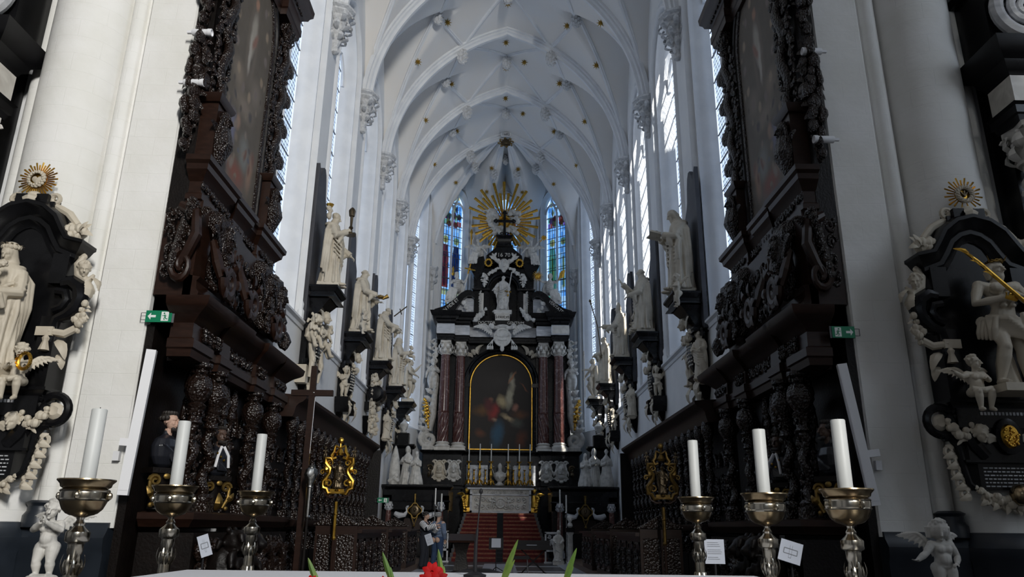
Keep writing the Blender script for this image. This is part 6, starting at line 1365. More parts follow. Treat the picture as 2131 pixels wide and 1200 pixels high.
# ---------------- the long rows of stalls
def stall_row(s):
    nm = 'left' if s < 0 else 'right'
    t = thing('choir_stalls', 'long row of dark carved oak stalls with twisted columns under a straight cornice, %s wall' % nm, 'choir stalls', (-4.75 if s < 0 else 4.75, 0, 0), scale=(1 if s < 0 else -1, 1, 1), group='rows of carved oak choir stalls')
    Y0, Y1 = 15.0, 24.6
    m = MB(); m.box(.01, .16, Y0, Y1, FZ + .17, 4.0); m.box(.01, .8, Y0, Y1, FZ + .17, 1.2); m.build('back_panel', WB, t)
    m = MB(); m.mould([(.62, Y0), (.62, Y1)], [(-.58, 0), (.0, 0), (.03, .08), (.05, .2), (.10, .26), (.18, .30), (.24, .36), (.25, .42), (-.58, .48)], z=3.72); m.build('cornice', WR, t)
    m = MB(); m.mould([(.8, Y0), (.8, Y1)], [(-.3, 0), (.02, .02), (.06, .08), (.06, .14), (-.3, .16)], z=1.62); m.build('ledge', WR, t)
    # one column and one pair of backs, then copies
    mc = MB(); twist_col(mc, .55, 0, 1.95, 3.10, .075, 2.5, 1, 10, 18); mc.box(.44, .66, -.09, .09, 1.78, 1.94); me_c = mc.build('twisted_column', WD, t); mk = MB(); bulb_capital(mk, .55, 0, 3.08, .065); me_k = mk.build('column_capital', WD, me_c)
    mp = MB(); mp.tube([(.2, -.22 * math.cos(a), 2.9 + .28 * math.sin(a)) for a in np.linspace(0, PI, 10)], .045, 6); old = push(mp, (.18, 0, 2.35), rz=PI / 2); scrollwork(mp, .4, .8, 5, .03, 2); mp.M = old; me_p = mp.build('back_carving', WD, t)
    ma = MB(); ma.spiral((.72, 0, 1.42), (1, 0, 0), (0, 0, 1), .14, .03, PI, -1.2, .05, .04, 6, 10); ma.tube([(.2, 0, 1.5), (.5, 0, 1.5), (.75, 0, 1.56)], .05, 6); ma.box(.16, .8, -.03, .03, FZ + .17, 1.45); me_a = ma.build('arm_partition', WD, t)
    ms = MB(); ms.box(.18, .7, .06, .56, 1.0, 1.08); ms.ell((.62, .31, .98), (.1, .2, .08), 8, 5); me_s = ms.build('seat', WD, t)
    first = True; y = Y0 + .32
    while y < Y1 - .2:
        for o, ch in ((me_c, me_k), (me_p, None), (me_a, None), (me_s, None)):
            if first: o.location.y = y if o is not me_p else y + .31
            else:
                c = o.copy(); COL.objects.link(c); c.location.y = y if o is not me_p else y + .31
                if ch is not None: k = ch.copy(); COL.objects.link(k); k.parent = c
        first = False; y += .62
    m = MB(); m.box(.02, .9, Y1, Y1 + .12, FZ + .17, 4.0); m.build('end_panel', WB, t)
    return t
for s in (-1, 1): stall_row(s)
# lower fronts of the stalls: separate desks with carved ends
def desk(s, y0, y1, lab):
    t = thing('stall_desk', lab, 'desk', (s * 2.62, 0, FZ + .16), scale=(-s, 1, 1), group='low panelled oak desks before the stalls')
    # local x positive away from the aisle is negative: aisle face at x = 0
    m = MB(); m.box(-.30, 0, y0, y1, 0, .98); m.build('front', WR, t)
    m = MB(); m.box(-.42, .10, y0 - .05, y1 + .05, .98, 1.04); m.build('top', WR, t)
    n = max(2, int((y1 - y0) / .7))
    for i in range(n):
        a = y0 + (y1 - y0) * (i + .12) / n; b = y0 + (y1 - y0) * (i + .88) / n; m = MB(); m.mould([(.0, a), (.0, b)], [(0, 0), (.02, .01), (.02, .05), (0, .06)], z=.12); m.mould([(.0, a), (.0, b)], [(0, 0), (.02, .01), (.02, .05), (0, .06)], z=.82); m.box(-.01, .02, a, a + .05, .12, .88); m.box(-.01, .02, b - .05, b, .12, .88); m.build('panel', WD, t)
        m = MB(); old = push(m, (.02, (a + b) / 2, .5), rz=PI / 2); scrollwork(m, (b - a) * .7, .5, i + int(y0 * 3), .02, 3); m.M = old; m.build('panel_carving', WD, t)
    # end board toward the nave with a gabled crest
    m = MB(); m.box(-.75, .02, y0 - .08, y0 - .02, 0, 1.12); m.build('end_board', WR, t)
    m = MB(); m.prism([(-.8, 1.12), (.07, 1.12), (-.365, 1.36)], y0 - .12, y0 - .02); m.spiral((-.365, y0 - .13, 1.2), (1, 0, 0), (0, 0, 1), .07, .02, 0, 1.3, .02, .015, 6); m.build('gable_crest', WD, t)
    for x0, x1 in ((-.70, -.39), (-.34, -.03)): m = MB(); m.box(x0, x1, y0 - .10, y0 - .07, .15, .95); m.build('end_panel', WD, t)
    return t
for s, nm in ((-1, 'left'), (1, 'right')):
    for i, (a, b, w) in enumerate(((14.6, 17.6, 'nearest'), (18.6, 21.4, 'middle'), (22.4, 25.0, 'farthest'))): desk(s, a, b, 'low panelled oak desk with gabled end, %s of the %s row' % (w, nm))
# busts in the niches of the left front (and their twins opposite)
for s in (-1, 1):
    nm = 'left' if s < 0 else 'right'
    for k, (y, x) in enumerate(((10.5, 4.57), (12.1, 4.44))):
        t = thing('portrait_bust', ('painted bust of a dark bearded man in black, ' if k == 0 else 'black habited bust with white collar, ') + 'in the %s stall front' % nm, 'bust', (s * x, y, 2.38), -s * PI / 2 * (.9 if k == 0 else .55), group='busts in the stall fronts')
        m = MB(); robed_b = [(.10, 0), (.16, .04), (.22, .14), (.24, .28), (.19, .38), (.08, .44), (.06, .5)]; m.lathe(robed_b, 18, sy=.66, fn=lambda a, z: 1 + .04 * math.sin(9 * a))
        for q in range(5): m.tube([(-.2 + .02 * q, -.1, .3), (-.05, -.16, .2 - .03 * q), (.12, -.12, .08)], .014, 6)
        sculpt(m, 'habit', .012, M['robe_black'], t)
        m = MB(); m.tube([(0, 0, .42), (0, -.02, .52)], [.06, .055], 9); head(m, (0, -.03, .62), .125, hair=None, beard=0); sculpt(m, 'face', .009, M['skin'] if k == 0 and s < 0 else M['skin_dark'], t)
        m = MB(); 
        for q in range(26):
            a = 2 * PI * q / 13; e = .1 + (q // 13) * .75; m.ell((.10 * math.cos(a) * math.cos(e), .0 + .115 * math.sin(a) * math.cos(e) if math.sin(a) > -.5 or e > .5 else .02, .65 + .11 * math.sin(e)), .036, 6, 4)
        m.ell((0, .02, .68), (.095, .11, .09), 12, 8)
        for q in range(7): a = -.9 + 1.8 * q / 6; m.ell((.065 * math.sin(a), -.09 - .03 * math.cos(a), .525 - .02 * math.cos(a)), .028, 6, 4)
        m.build('hair_and_beard', M['hair_dark'], t)
        if k == 1:
            m = MB(); m.tube([(-.02, -.14, .44), (-.09, -.19, .30), (-.12, -.19, .12)], .022, 6); m.tube([(.02, -.14, .44), (.08, -.19, .30), (.10, -.19, .12)], .022, 6); m.build('white_collar', M['white_paint'], t)
            m = MB(); [m.ell((-.1 + .06 * q, -.18, .33 - .05 * (q % 3)), .02, 6, 4) for q in range(4)]; m.build('gilt_stars', M['gold'], t)
        b = thing('bust_bracket', 'carved dark and gilt bracket under the %s of the %s stall front' % ('bearded bust' if k == 0 else 'white collared bust', nm), 'bracket', (s * x, y, 1.845), -s * PI / 2 * .55, group='gilt brackets under the busts')
        m = MB(); m.box(-.2, .2, -.16, .16, .46, .53); m.rings([[(w * math.cos(a), w * .8 * math.sin(a), z) for a in np.linspace(0, 2 * PI, 12, endpoint=False)] for z, w in ((0, .13), (.2, .11), (.38, .15), (.46, .19))]); m.build('block', WB, b)
        for q in (-1, 1):
            m = MB(); m.spiral((q * .14, -.14, .36), (q, 0, 0), (0, 0, 1), .08, .015, 0, 1.4, .028, .018, 6); m.tube([(q * .2, -.13, .36), (q * .19, -.14, .2), (q * .1, -.15, .05)], [.025, .035, .025], 7); m.leaf((q * .17, -.15, .15), (q * .5, -.2, .8), (0, -1, 0), .16, .09); m.ell((q * .16, -.15, .05), .035, 7, 5); m.build('gilt_scroll', M['gold_old'], b)
        m = MB(); m.ell((0, -.17, .42), (.05, .02, .04), 8, 5); m.leaf((0, -.15, .02), (0, -.2, 1), (0, -1, 0), .26, .14); m.build('gilt_boss', M['gold_old'], b)
# ================================================================== great epitaphs on the crossing piers
def epitaph(s):
    nm = 'left' if s < 0 else 'right'
    t = thing('niche_memorial', 'large black marble niche memorial with white carvings on the %s crossing pier' % nm, 'memorial', (s * 6.5, 9.76, 0), group='niche memorials on the crossing piers', scale=(s, 1, 1))
    BK, CM = M['black'], M['statue']
    arch = [(-.60, 3.3), (-.64, 5.1), (-.55, 5.15), (-.45, 5.45), (-.25, 5.66), (0, 5.72), (.25, 5.66), (.45, 5.45), (.55, 5.15), (.64, 5.1), (.60, 3.3)]
    m = MB(); m.prism(arch, -.06, .3); m.build('niche_back', BK, t)
    # moulded arch: rises between two level ends
    def band(prof):
        P = [(-.66, 5.27), (-.60, 5.30), (-.52, 5.42), (-.40, 5.62), (-.22, 5.76), (0, 5.82), (.22, 5.76), (.40, 5.62), (.52, 5.42), (.60, 5.30), (.66, 5.27)]
        R = []; n_ = len(P)
        for i, (x, z) in enumerate(P):
            a = Vector(P[max(i - 1, 0)]); b = Vector(P[min(i + 1, n_ - 1)]); d = (b - a).normalized(); n = Vector((-d.y, d.x))
            if i in (0, n_ - 1):
                sg = -1 if i == 0 else 1
                face = [(sg * (.58 + max(o, -.02)), -o, z - .03 + h * .9) for h, o in prof]; wallr = [(p[0], .09, p[2]) for p in face]
                R += [wallr, face] if i == 0 else [face, wallr]
            else: R.append([(x + n.x * h, -o, z + n.y * h) for h, o in prof])
        return R
    m = MB(); m.rings(band([(-.30, -.09), (-.30, .08), (-.24, .10), (-.20, .15), (-.14, .15), (-.10, .20), (-.02, .25), (.0, .28), (.05, .28), (.08, .22), (.10, -.09)])); m.build('arched_cornice', BK, t)
    m = MB(); m.box(-.22, .22, -.2, .2, 5.84, 5.98); m.box(-.30, .30, -.16, .2, 5.76, 5.88); m.build('crest_block', BK, t)
    # side jambs with the big swelling hook
    for q in (-1, 1):
        m = MB(); x0, x1 = sorted((q * .44, q * .66)); m.box(x0, x1, -.16, .25, 4.7, 5.12); m.box(x0 + .0, x1, -.14, .25, 3.3, 4.25)
        m.tube([(q * .60, -.08, 4.72), (q * .72, -.08, 4.74), (q * .84, -.08, 4.66), (q * .88, -.08, 4.52), (q * .84, -.08, 4.38), (q * .74, -.08, 4.28), (q * .62, -.08, 4.22), (q * .58, -.08, 4.05), (q * .60, -.08, 3.9)], [.09, .10, .11, .11, .10, .09, .08, .08, .07], 10)
        m.tube([(q * .56, -.12, 4.6), (q * .68, -.12, 4.58), (q * .72, -.12, 4.48), (q * .66, -.12, 4.38), (q * .56, -.12, 4.34)], .06, 8); m.build('jamb', BK, t)
        # volute with garland on the lower corner
        m = MB(); m.spiral((q * .80, -.06, 3.02), (q, 0, 0), (0, 0, 1), .20, .14, PI * .75, -1.0, .055, .055, 8, 22); m.tube([(q * .66, -.06, 3.16), (q * .56, -.06, 3.2), (q * .4, -.06, 3.2)], .055, 8); m.tube([(q * .80, -.06, 2.82), (q * .70, -.06, 2.82), (q * .62, -.06, 2.7), (q * .60, -.06, 2.45), (q * .56, -.06, 2.25), (q * .44, -.06, 2.16)], [.05, .05, .05, .045, .045, .03], 8)
        m.tube([(q * .5, -.05, 2.9), (q * .42, -.05, 2.72), (q * .3, -.05, 2.58)], [.1, .11, .1], 8); m.build('lower_volute', BK, t)
        m = MB(); m.lathe([(.0, 0), (.09, .0), (.11, .03), (.06, .06), (.02, .05)], 12, fn=lambda a, z: 1 + .12 * math.cos(7 * a)); m.build('rosette', CM, t, loc=(q * .80, -.02, 3.02)).rotation_euler = (PI / 2, 0, 0)
        m = MB(); m.garland((q * .74, -.1, 3.02), (q * .42, -.1, 2.98), .14, .07, 8, 5); m.build('garland', CM, t)
        m = MB(); old = push(m, (q * .36, -.16, 2.86)); cherub_head(m, .11, 2.5, -.6); m.M = old; sculpt(m, 'cherub_head', .014, CM, t)
        for k in range(5):
            m = MB(); z = 2.66 - .13 * k; x = q * (.64 - .03 * k); m.spiral((x + q * .08, -.02, z), (q, 0, 0), (0, 0, 1), .07, .015, -1, 1.1, .03, .018, 6, 10); m.leaf((x, .0, z - .02), (q * .9, -.2, -.35), (0, -1, 0), .2, .10, .3); m.leaf((x, .0, z + .02), (q * .8, -.25, .3), (0, -1, 0), .15, .08, .3); m.ell((x + q * .07, -.05, z), .022, 6, 4); m.build('acanthus', CM, t)
        # white bust-like terminal, fruit drop, ribbon and tassel down the side
        m = MB(); old = push(m, (q * .86, -.1, 4.92)); head(m, (0, 0, 0), .105, yaw=q * .5, tilt=.3, hair='curls'); m.M = old
        m.tube([(q * .80, -.06, 5.12), (q * .74, -.06, 5.0), (q * .78, -.06, 4.84), (q * .92, -.06, 4.76), (q * .98, -.06, 4.86)], [.04, .06, .07, .06, .02], 8); m.leaf((q * .88, -.04, 4.8), (q * .1, -.1, -1), (q, -.4, 0), .38, .2); m.leaf((q * .94, -.04, 4.82), (q * .5, -.1, -.7), (q, -.4, 0), .26, .14); m.spiral((q * .76, -.05, 5.1), (q, 0, 0), (0, 0, 1), .06, .02, 0, 1.1, .025, .018, 6)
        sculpt(m, 'winged_terminal', .013, CM, t)
        m = MB(); old = push(m, (q * .90, -.02, 4.5)); drop_mesh(m, .42, .2, 13, 7); m.M = old; m.build('fruit_drop', CM, t)
        m = MB(); m.tube([(q * .88, -.08, 4.1), (q * .76, -.1, 4.02), (q * .58, -.14, 4.04)], [.05, .055, .05], 7); m.box(*sorted((q * .42, q * .64)), -.18, -.12, 3.98, 4.10); m.lathe([(.02, 0), (.05, -.04), (.035, -.08), (.07, -.2), (.02, -.21)], 8, (q * .58, -.18, 3.98)); m.build('ribbon_tassel', CM, t)
        m = MB(); m.leaf((q * .64, -.05, 3.95), (q * .6, -.2, -.8), (q, -1, 0), .34, .14); m.leaf((q * .70, -.05, 3.75), (q * .4, -.1, -.8), (q, -1, 0), .22, .12); m.build('side_leaf', CM, t)
        # scrolls and fruit over the arch
        m = MB(); m.spiral((q * .27, -.1, 5.93), (q, 0, 0), (0, 0, 1), .085, .03, PI, -1.2, .035, .03, 7, 14); m.tube([(q * .24, -.08, 5.86), (q * .36, -.08, 5.80), (q * .50, -.08, 5.72), (q * .64, -.08, 5.56)], [.045, .055, .06, .05], 8); m.build('crest_scroll', CM, t)
        m = MB(); rr_ = random.Random(9)
        for k in range(16): m.ell((q * rr_.uniform(.58, .84), -.12 + rr_.uniform(-.08, .06), 5.42 + rr_.uniform(-.06, .13)), rr_.uniform(.04, .075), 8, 5)
        for k in range(5): m.leaf((q * .76, -.12, 5.42), (q * rr_.uniform(.2, 1), -.5, rr_.uniform(-.4, .7)), (0, -1, .3), .2, .1)
        m.build('fruit_heap', CM, t)
    m = MB(); m.leaf((0, -.18, 5.98), (0, -.3, -1), (0, -1, .3), .2, .2); m.ell((0, -.16, 5.98), (.1, .06, .05), 10, 5)
    for k in range(5): m.tube([(0, -.2, 5.99), (-.08 + .04 * k, -.24, 5.86)], [.02, .012], 5)
    m.build('shell', CM, t)
    # ledge, text panel and hanging foot
    m = MB(); m.mould([(-.62, .2), (-.62, -.10), (.62, -.10), (.62, .2)], [(-.1, 0), (.02, .0), (.05, .05), (.08, .07), (.08, .11), (-.1, .12)], z=3.20); m.box(-.60, .60, -.12, .25, 2.95, 3.25); m.box(-.52, .52, -.10, .25, 2.50, 3.0); m.mould([(-.55, .2), (-.55, -.10), (.55, -.10), (.55, .2)], [(-.1, 0), (.06, .01), (.06, .04), (-.1, .05)], z=2.5); m.box(-.42, .42, -.08, .25, 2.18, 2.52); m.build('panel', BK, t)
    ms = MB().at((0, 0, 0), sc=(s, 1, 1))
    for k in range(6):
        x = -.36; rr_ = random.Random(k)
        while x < .36: w = rr_.uniform(.02, .06); ms.box(x, min(x + w, .37), -.09, -.08, 2.44 - .045 * k, 2.455 - .045 * k); x += w + .018
    o = ms.build('inscription', M['grey_marble'], t); o['kind'] = 'stuff'
    ms = MB()
    for k in range(13): ms.box(-.30 + .047 * k, -.27 + .047 * k, -.13, -.12, 3.11, 3.15)
    o = ms.build('inscription_line', M['grey_marble'], t); o['kind'] = 'stuff'
    m = MB(); m.lathe([(0, 0), (.17, 0), (.17, .04), (.13, .05), (0, .05)], 22, sy=1.35); mm = m.build('medallion', BK, t, loc=(0.0, -.12, 2.84)); mm.rotation_euler = (PI / 2, 0, 0)
    m = MB(); m.lathe([(0, .05), (.115, .05), (.10, .08), (0, .09)], 20, sy=1.35)
    rr_ = random.Random(3)
    for k in range(30): a = rr_.uniform(0, 6.28); r = .1 * math.sqrt(rr_.random()); m.ell((r * math.cos(a), 1.35 * r * math.sin(a), .09), .018, 6, 4)
    m.build('gilt_relief', M['gold'] if s > 0 else M['gold_old'], mm)
    m = MB(); 
    for k in range(7): m.spiral((-.36 + .12 * k, -.06, 2.06 - .08 * math.cos((k - 3) * .5)), (1, 0, 0), (0, 0, 1), .08, .02, k, 1.2, .035, .02, 6, 10); m.leaf((-.36 + .12 * k, -.05, 2.08 - .08 * math.cos((k - 3) * .5)), (.3 * (k - 3), -.3, -.7), (0, -1, 0), .15, .08)
    m.garland((-.5, -.06, 2.2), (.5, -.06, 2.2), .2, .07, 15, 2); m.build('foot_carving', CM, t)
    m = MB(); m.ell((0, -.16, 2.12), (.12, .12, .13), 14, 9); m.build('gilt_ball', M['brass_warm'], t)
    # radiant heart or crown of thorns at the top
    m = MB(); sb = None
    for k in range(36 if s < 0 else 26):
        a = 2 * PI * (k + .5) / (36 if s < 0 else 26)
        if s > 0 and (-2.2 < a - 2 * PI < -.9 and k % 2): continue
        L = .27 if k % 2 else .23; c, sn = math.cos(a), math.sin(a); w = .010; r = MB()
        r.rings([[(r_ * c - w_ * sn, -.14, 6.21 + r_ * sn + w_ * c), (r_ * c, -.155, 6.21 + r_ * sn), (r_ * c + w_ * sn, -.14, 6.21 + r_ * sn - w_ * c), (r_ * c, -.13, 6.21 + r_ * sn)] for r_, w_ in ((.10, .007), (L, .014))]); r.build('gilt_ray', M['gold'], t, smooth=0)
    m = MB(); m.lathe([(0, 0), (.12, 0), (.12, .02), (0, .03)], 20); m.build('gilt_disc', M['gold'], t, loc=(0, -.13, 6.21)).rotation_euler = (PI / 2, 0, 0)
    m = MB()
    if s < 0:
        for k in range(15): a = 2 * PI * k / 15; m.ell((.11 * math.cos(a), -.18, 6.21 + .11 * math.sin(a)), .026, 8, 5)
        for k in range(15): a = 2 * PI * (k + .5) / 15; m.ell((.095 * math.cos(a), -.20, 6.21 + .095 * math.sin(a)), .02, 7, 5)
        m.build('flower_wreath', CM, t)
        m = MB(); m.rings([[(.072 * k * (math.sin(a) ** 3), -.17 - .03 * (1 - k), 6.20 + .07 * k * (13 * math.cos(a) - 5 * math.cos(2 * a) - 2 * math.cos(3 * a) - math.cos(4 * a)) / 15) for a in np.linspace(0, 2 * PI, 26, endpoint=False)] for k in (1.0, 1.02, .8, .3)]); m.build('heart', CM, t)
    else:
        for j in range(3): m.tube([((.105 + .02 * math.sin(5 * a + 2 * j)) * math.cos(a), -.18 + .02 * math.cos(5 * a + 2 * j), 6.21 + (.105 + .02 * math.sin(5 * a + 2 * j)) * math.sin(a)) for a in np.linspace(0, 2 * PI, 40)], .016, 6)
        for k in range(24): a = 2 * PI * k / 24; m.tube([(.11 * math.cos(a), -.18, 6.21 + .11 * math.sin(a)), (.14 * math.cos(a + .3), -.22, 6.21 + .14 * math.sin(a + .3))], [.01, .003], 4)
        m.build('thorn_wreath', CM, t)
        m = MB(); m.tube([(-.05, -.165, 6.25), (0, -.18, 6.17), (.05, -.165, 6.25)], .012, 6); m.tube([(0, -.175, 6.26), (0, -.18, 6.18)], .012, 6); m.build('gilt_emblem', M['bronze'], t)
    return t
epitaph(-1); epitaph(1)
# the two great statues and their children
t = thing('madonna_statue', 'cream marble crowned woman holding a child, in the left pier memorial', 'statue', (-6.46, 9.38, 3.335))
m = MB(); robed(m, 1.66, armR=((-.165, -.06, .61), (-.04, -.2, .60), (.8, -.3, .1)), armL=((.165, -.07, .59), (.02, -.22, .56), (-.8, -.3, .1)), hd=dict(hair='veil', tilt=.38, yaw=.12, c=(0, -.05, .915)), seed=77, swag=-1, girth=1.08, base_z=.14); sculpt(m, 'figure', .0135, M['statue'], t)
m = MB()
for k in range(13): a = 2 * PI * k / 13; m.ell((.085 * math.cos(a), -.04 + .1 * math.sin(a), 1.765 + .02 * math.sin(a)), .034, 7, 5); m.leaf((.09 * math.cos(a), -.04 + .1 * math.sin(a), 1.765), (math.cos(a), math.sin(a), .4), (0, 0, 1), .06, .035)
m.ell((0, -.03, 1.79), (.085, .09, .05), 10, 6); m.build('rose_crown', M['statue'], t)
m = MB(); old = push(m, (-.14, -.36, 1.10), ry=.75); putto(m, .50, dict(knR=(-.1, -.2, .34), anR=(-.1, -.24, .16), knL=(.1, -.18, .36), anL=(.12, -.26, .2), toR=(-.1, -.33, .14), toL=(.12, -.35, .2)), dict(tilt=.1), wings=False); m.M = old; m.tube([(-.2, -.34, 1.10), (0, -.44, 1.06), (.2, -.36, 1.0), (.24, -.3, .86)], [.05, .06, .06, .03], 8); m.tube([(-.16, -.32, .98), (0, -.40, .92), (.16, -.36, .88)], [.03, .04, .02], 8); sculpt(m, 'child', .011, M['statue'], t)
m = MB()
for k in range(9): m.ell((.10 - .004 * k, -.30, .92 - .04 * k), .012, 6, 4)
m.box(.05, .09, -.31, -.29, .50, .56); m.box(.062, .078, -.31, -.29, .45, .58); m.build('rosary', M['statue'], t)
m = MB(); m.prism([(-.30, -.24), (.30, -.24), (.30, .20), (-.30, .20)], 0, .14, 'xy'); m.ell((.22, -.16, .14), (.09, .08, .07), 8, 5); m.build('plinth', M['statue'], t)
t = thing('man_of_sorrows_statue', 'cream marble bare-chested crowned man with gilt reed, in the right pier memorial', 'statue', (6.54, 9.36, 3.335))
J = dict(NUD, elR=(-.20, -.05, .63), wrR=(-.02, -.17, .655), elL=(.205, -.03, .64), wrL=(.0, -.155, .69), hdR=(.9, -.3, .05), hdL=(-.9, -.25, -.1), knR=(-.075, -.09, .29), anR=(-.10, -.02, .05), toR=(-.13, -.15, .02), knL=(.07, -.03, .28), anL=(.10, .0, .05), toL=(.18, -.12, .02))
m = MB(); old = push(m, (0, 0, .08), sc=(1.12, 1.1, 1)); nude(m, 1.72, J, dict(c=(.0, -.025, .915), hair='long', beard=.55, yaw=.35, tilt=.1), fat=.92); q = push(m, sc=1.72)
rr = random.Random(4)
for k in range(9): m.tube([(-.135, -.03, .53 - .012 * k), (-.05 + .02 * k, -.125, .50 - .02 * k), (.10, -.10, .47 - .02 * k), (.14, -.02, .50 - .012 * k)], [.02, .026, .026, .02], 7)
for k in range(6): m.tube([(.05 + .015 * k, -.13, .54), (.06 + .015 * k, -.135, .44), (.05 + .02 * k, -.11, .33 + .01 * k)], [.018, .024, .012], 6)
[m.tube([(-.10 - .006 * k, -.09 + .035 * k, .52), (-.118 - .005 * k, -.08 + .035 * k, .43), (-.12 - .004 * k, -.06 + .035 * k, .34 + .012 * k)], [.018, .022, .010], 8) for k in range(5)]; m.tube([(-.13, .04, .52), (0, .09, .5), (.13, .04, .52)], .04, 10); [m.tube([(.10 + .010 * k, -.08 + .035 * k, .52), (.115 + .008 * k, -.07 + .035 * k, .44), (.115 + .006 * k, -.05 + .035 * k, .36 + .012 * k)], [.018, .022, .010], 8) for k in range(5)]
for sg in (-1, 1):
    m.ell((sg * .05, -.082, .755), (.055, .03, .04), 9, 6)
    for k in range(3): m.ell((sg * .03, -.082, .68 - .035 * k), (.026, .02, .017), 7, 5)
m.tube([(.02, .08, 0), (.0, .06, .2), (.0, .05, .36)], [.08, .06, .03], 8); m.M = old; sculpt(m, 'figure', .0125, M['statue'], t)
m = MB()
for j in range(2): m.tube([((.085 + .012 * math.sin(5 * a + 3 * j)) * math.cos(a), -.045 + .1 * math.sin(a), 1.755 + .014 * math.cos(5 * a + 3 * j)) for a in np.linspace(0, 2 * PI, 36)], .012, 6)
for q in (-1, 1): m.tube([(q * .10, -.1, 1.76), (q * .13, -.12, 1.83)], [.012, .003], 5)
m.build('thorn_crown', M['gold_old'], t)
m = MB(); m.tube([(.16, -.40, 1.00), (-.12, -.38, 1.30), (-.42, -.34, 1.66), (-.58, -.34, 1.80)], [.022, .025, .024, .014], 7)
for q in range(4): m.leaf((-.26 - .07 * q, -.35, 1.44 + .075 * q), (-.8, -.1, .5 + .3 * (q % 2)), (0, -1, .3), .15, .04)
m.leaf((-.5, -.34, 1.74), (-.85, 0, .4), (0, -1, 0), .22, .06); m.build('gilt_reed', M['gold'], t)
m = MB(); m.tube([(-.12, -.30, 1.22), (-.05, -.31, 1.20), (.02, -.31, 1.17)], [.045, .05, .04], 8); m.build('gilt_knot', M['gold'], t)
m = MB(); m.prism([(-.32, -.30), (.36, -.30), (.36, .20), (-.32, .20)], 0, .10, 'xy'); m.build('plinth', M['statue'], t)
SEAT = dict(knR=(-.11, -.2, .36), anR=(-.09, -.16, .10), toR=(-.1, -.27, .07), knL=(.12, -.18, .37), anL=(.10, -.12, .12), toL=(.11, -.22, .06))
for s in (-1, 1):
    t = thing('child_angel_statue', 'cream marble child angel %s' % ('holding a gilt ring, seated beside the crowned woman' if s < 0 else 'leaning on the ledge below the bare-chested man'), 'statue', (s * 6.04, 9.36, 3.06 if s > 0 else 3.04), group=None)
    m = MB(); putto(m, .78, dict(SEAT, elL=(.2, -.08, .58), wrL=(.22, -.22, .60), elR=(-.18, -.1, .56), wrR=(-.05, -.2, .62)) if s < 0 else dict(SEAT, elR=(-.25, -.05, .62), wrR=(-.36, -.06, .70), elL=(.16, -.1, .56), wrL=(.06, -.2, .58)), dict(yaw=.3 if s < 0 else .5)); 
    m.tube([(-.13, -.1, .33), (0, -.14, .30), (.13, -.1, .34)], [.03, .04, .03], 7); sculpt(m, 'figure', .010, M['statue'], t)
    if s < 0:
        m = MB(); c = Vector((.20, -.22, .50)); m.tube([c + Vector((.075 * math.cos(a), -.02, .10 * math.sin(a))) for a in np.linspace(0, 2 * PI, 20)], .022, 7)
        for k in range(14): a = 2 * PI * k / 14; m.leaf(c + Vector((.075 * math.cos(a), -.03, .10 * math.sin(a))), (-math.sin(a), -.5, math.cos(a)), (math.cos(a), 0, math.sin(a)), .06, .03)
        m.build('gilt_wreath', M['gold'], t)
# children on the posts before the piers
for s in (-1, 1):
    zt = 1.10 if s < 0 else .98
    t = thing('balustrade_post', 'pale marble post under the child angel at the %s pier' % ('left' if s < 0 else 'right'), 'post', (s * 4.84, 8.6, 0), group='marble posts before the piers')
    m = MB(); m.box(-.2, .2, -.2, .2, 0, zt - .12); m.mould([(-.2, .2), (-.2, -.2), (.2, -.2), (.2, .2)], [(-.1, 0), (.02, .02), (.05, .07), (.05, .11), (-.1, .115)], z=zt - .12); m.build('shaft', M['cream_marble'], t)
    t = thing('child_angel_statue', 'white marble winged child %s pier' % ('with hands raised together on a post before the left' if s < 0 else 'stretching out one arm on a post before the right'), 'statue', (s * 4.84, 8.6, zt + .002))
    if s < 0: J = dict(elR=(-.19, -.08, .60), wrR=(-.02, -.22, .70), elL=(.19, -.08, .60), wrL=(.05, -.23, .70), hdR=(.3, -.2, 1), hdL=(-.2, -.2, 1), cuR=.3, cuL=.3); hd_ = dict(yaw=.25, tilt=.1, roll=.15)
    else: J = dict(elR=(-.26, -.08, .56), wrR=(-.42, -.16, .48), hdR=(-.9, -.4, .0), hnR=(0, 0, -1), cuR=.15, elL=(.19, -.02, .52), wrL=(.08, -.18, .44), hdL=(-.8, -.5, -.2)); hd_ = dict(yaw=-.35, tilt=.35)
    m = MB(); putto(m, .80 if s < 0 else .82, J, hd_)
    if s > 0: m.ell((0, -.0, .71), (.11, .12, .11), 10, 7); m.tube([(-.09, .02, .74), (-.10, .03, .62)], [.05, .03], 7); m.tube([(.09, .02, .74), (.11, .03, .60)], [.05, .03], 7)
    sculpt(m, 'figure', .010, M['statue_grey'], t)
    m = MB(); m.ell((0, 0, .0), (.16, .14, .035), 14, 6); m.v = [(x, y, max(z, -.0)) for x, y, z in m.v]; m.build('plinth', M['statue_grey'], t)
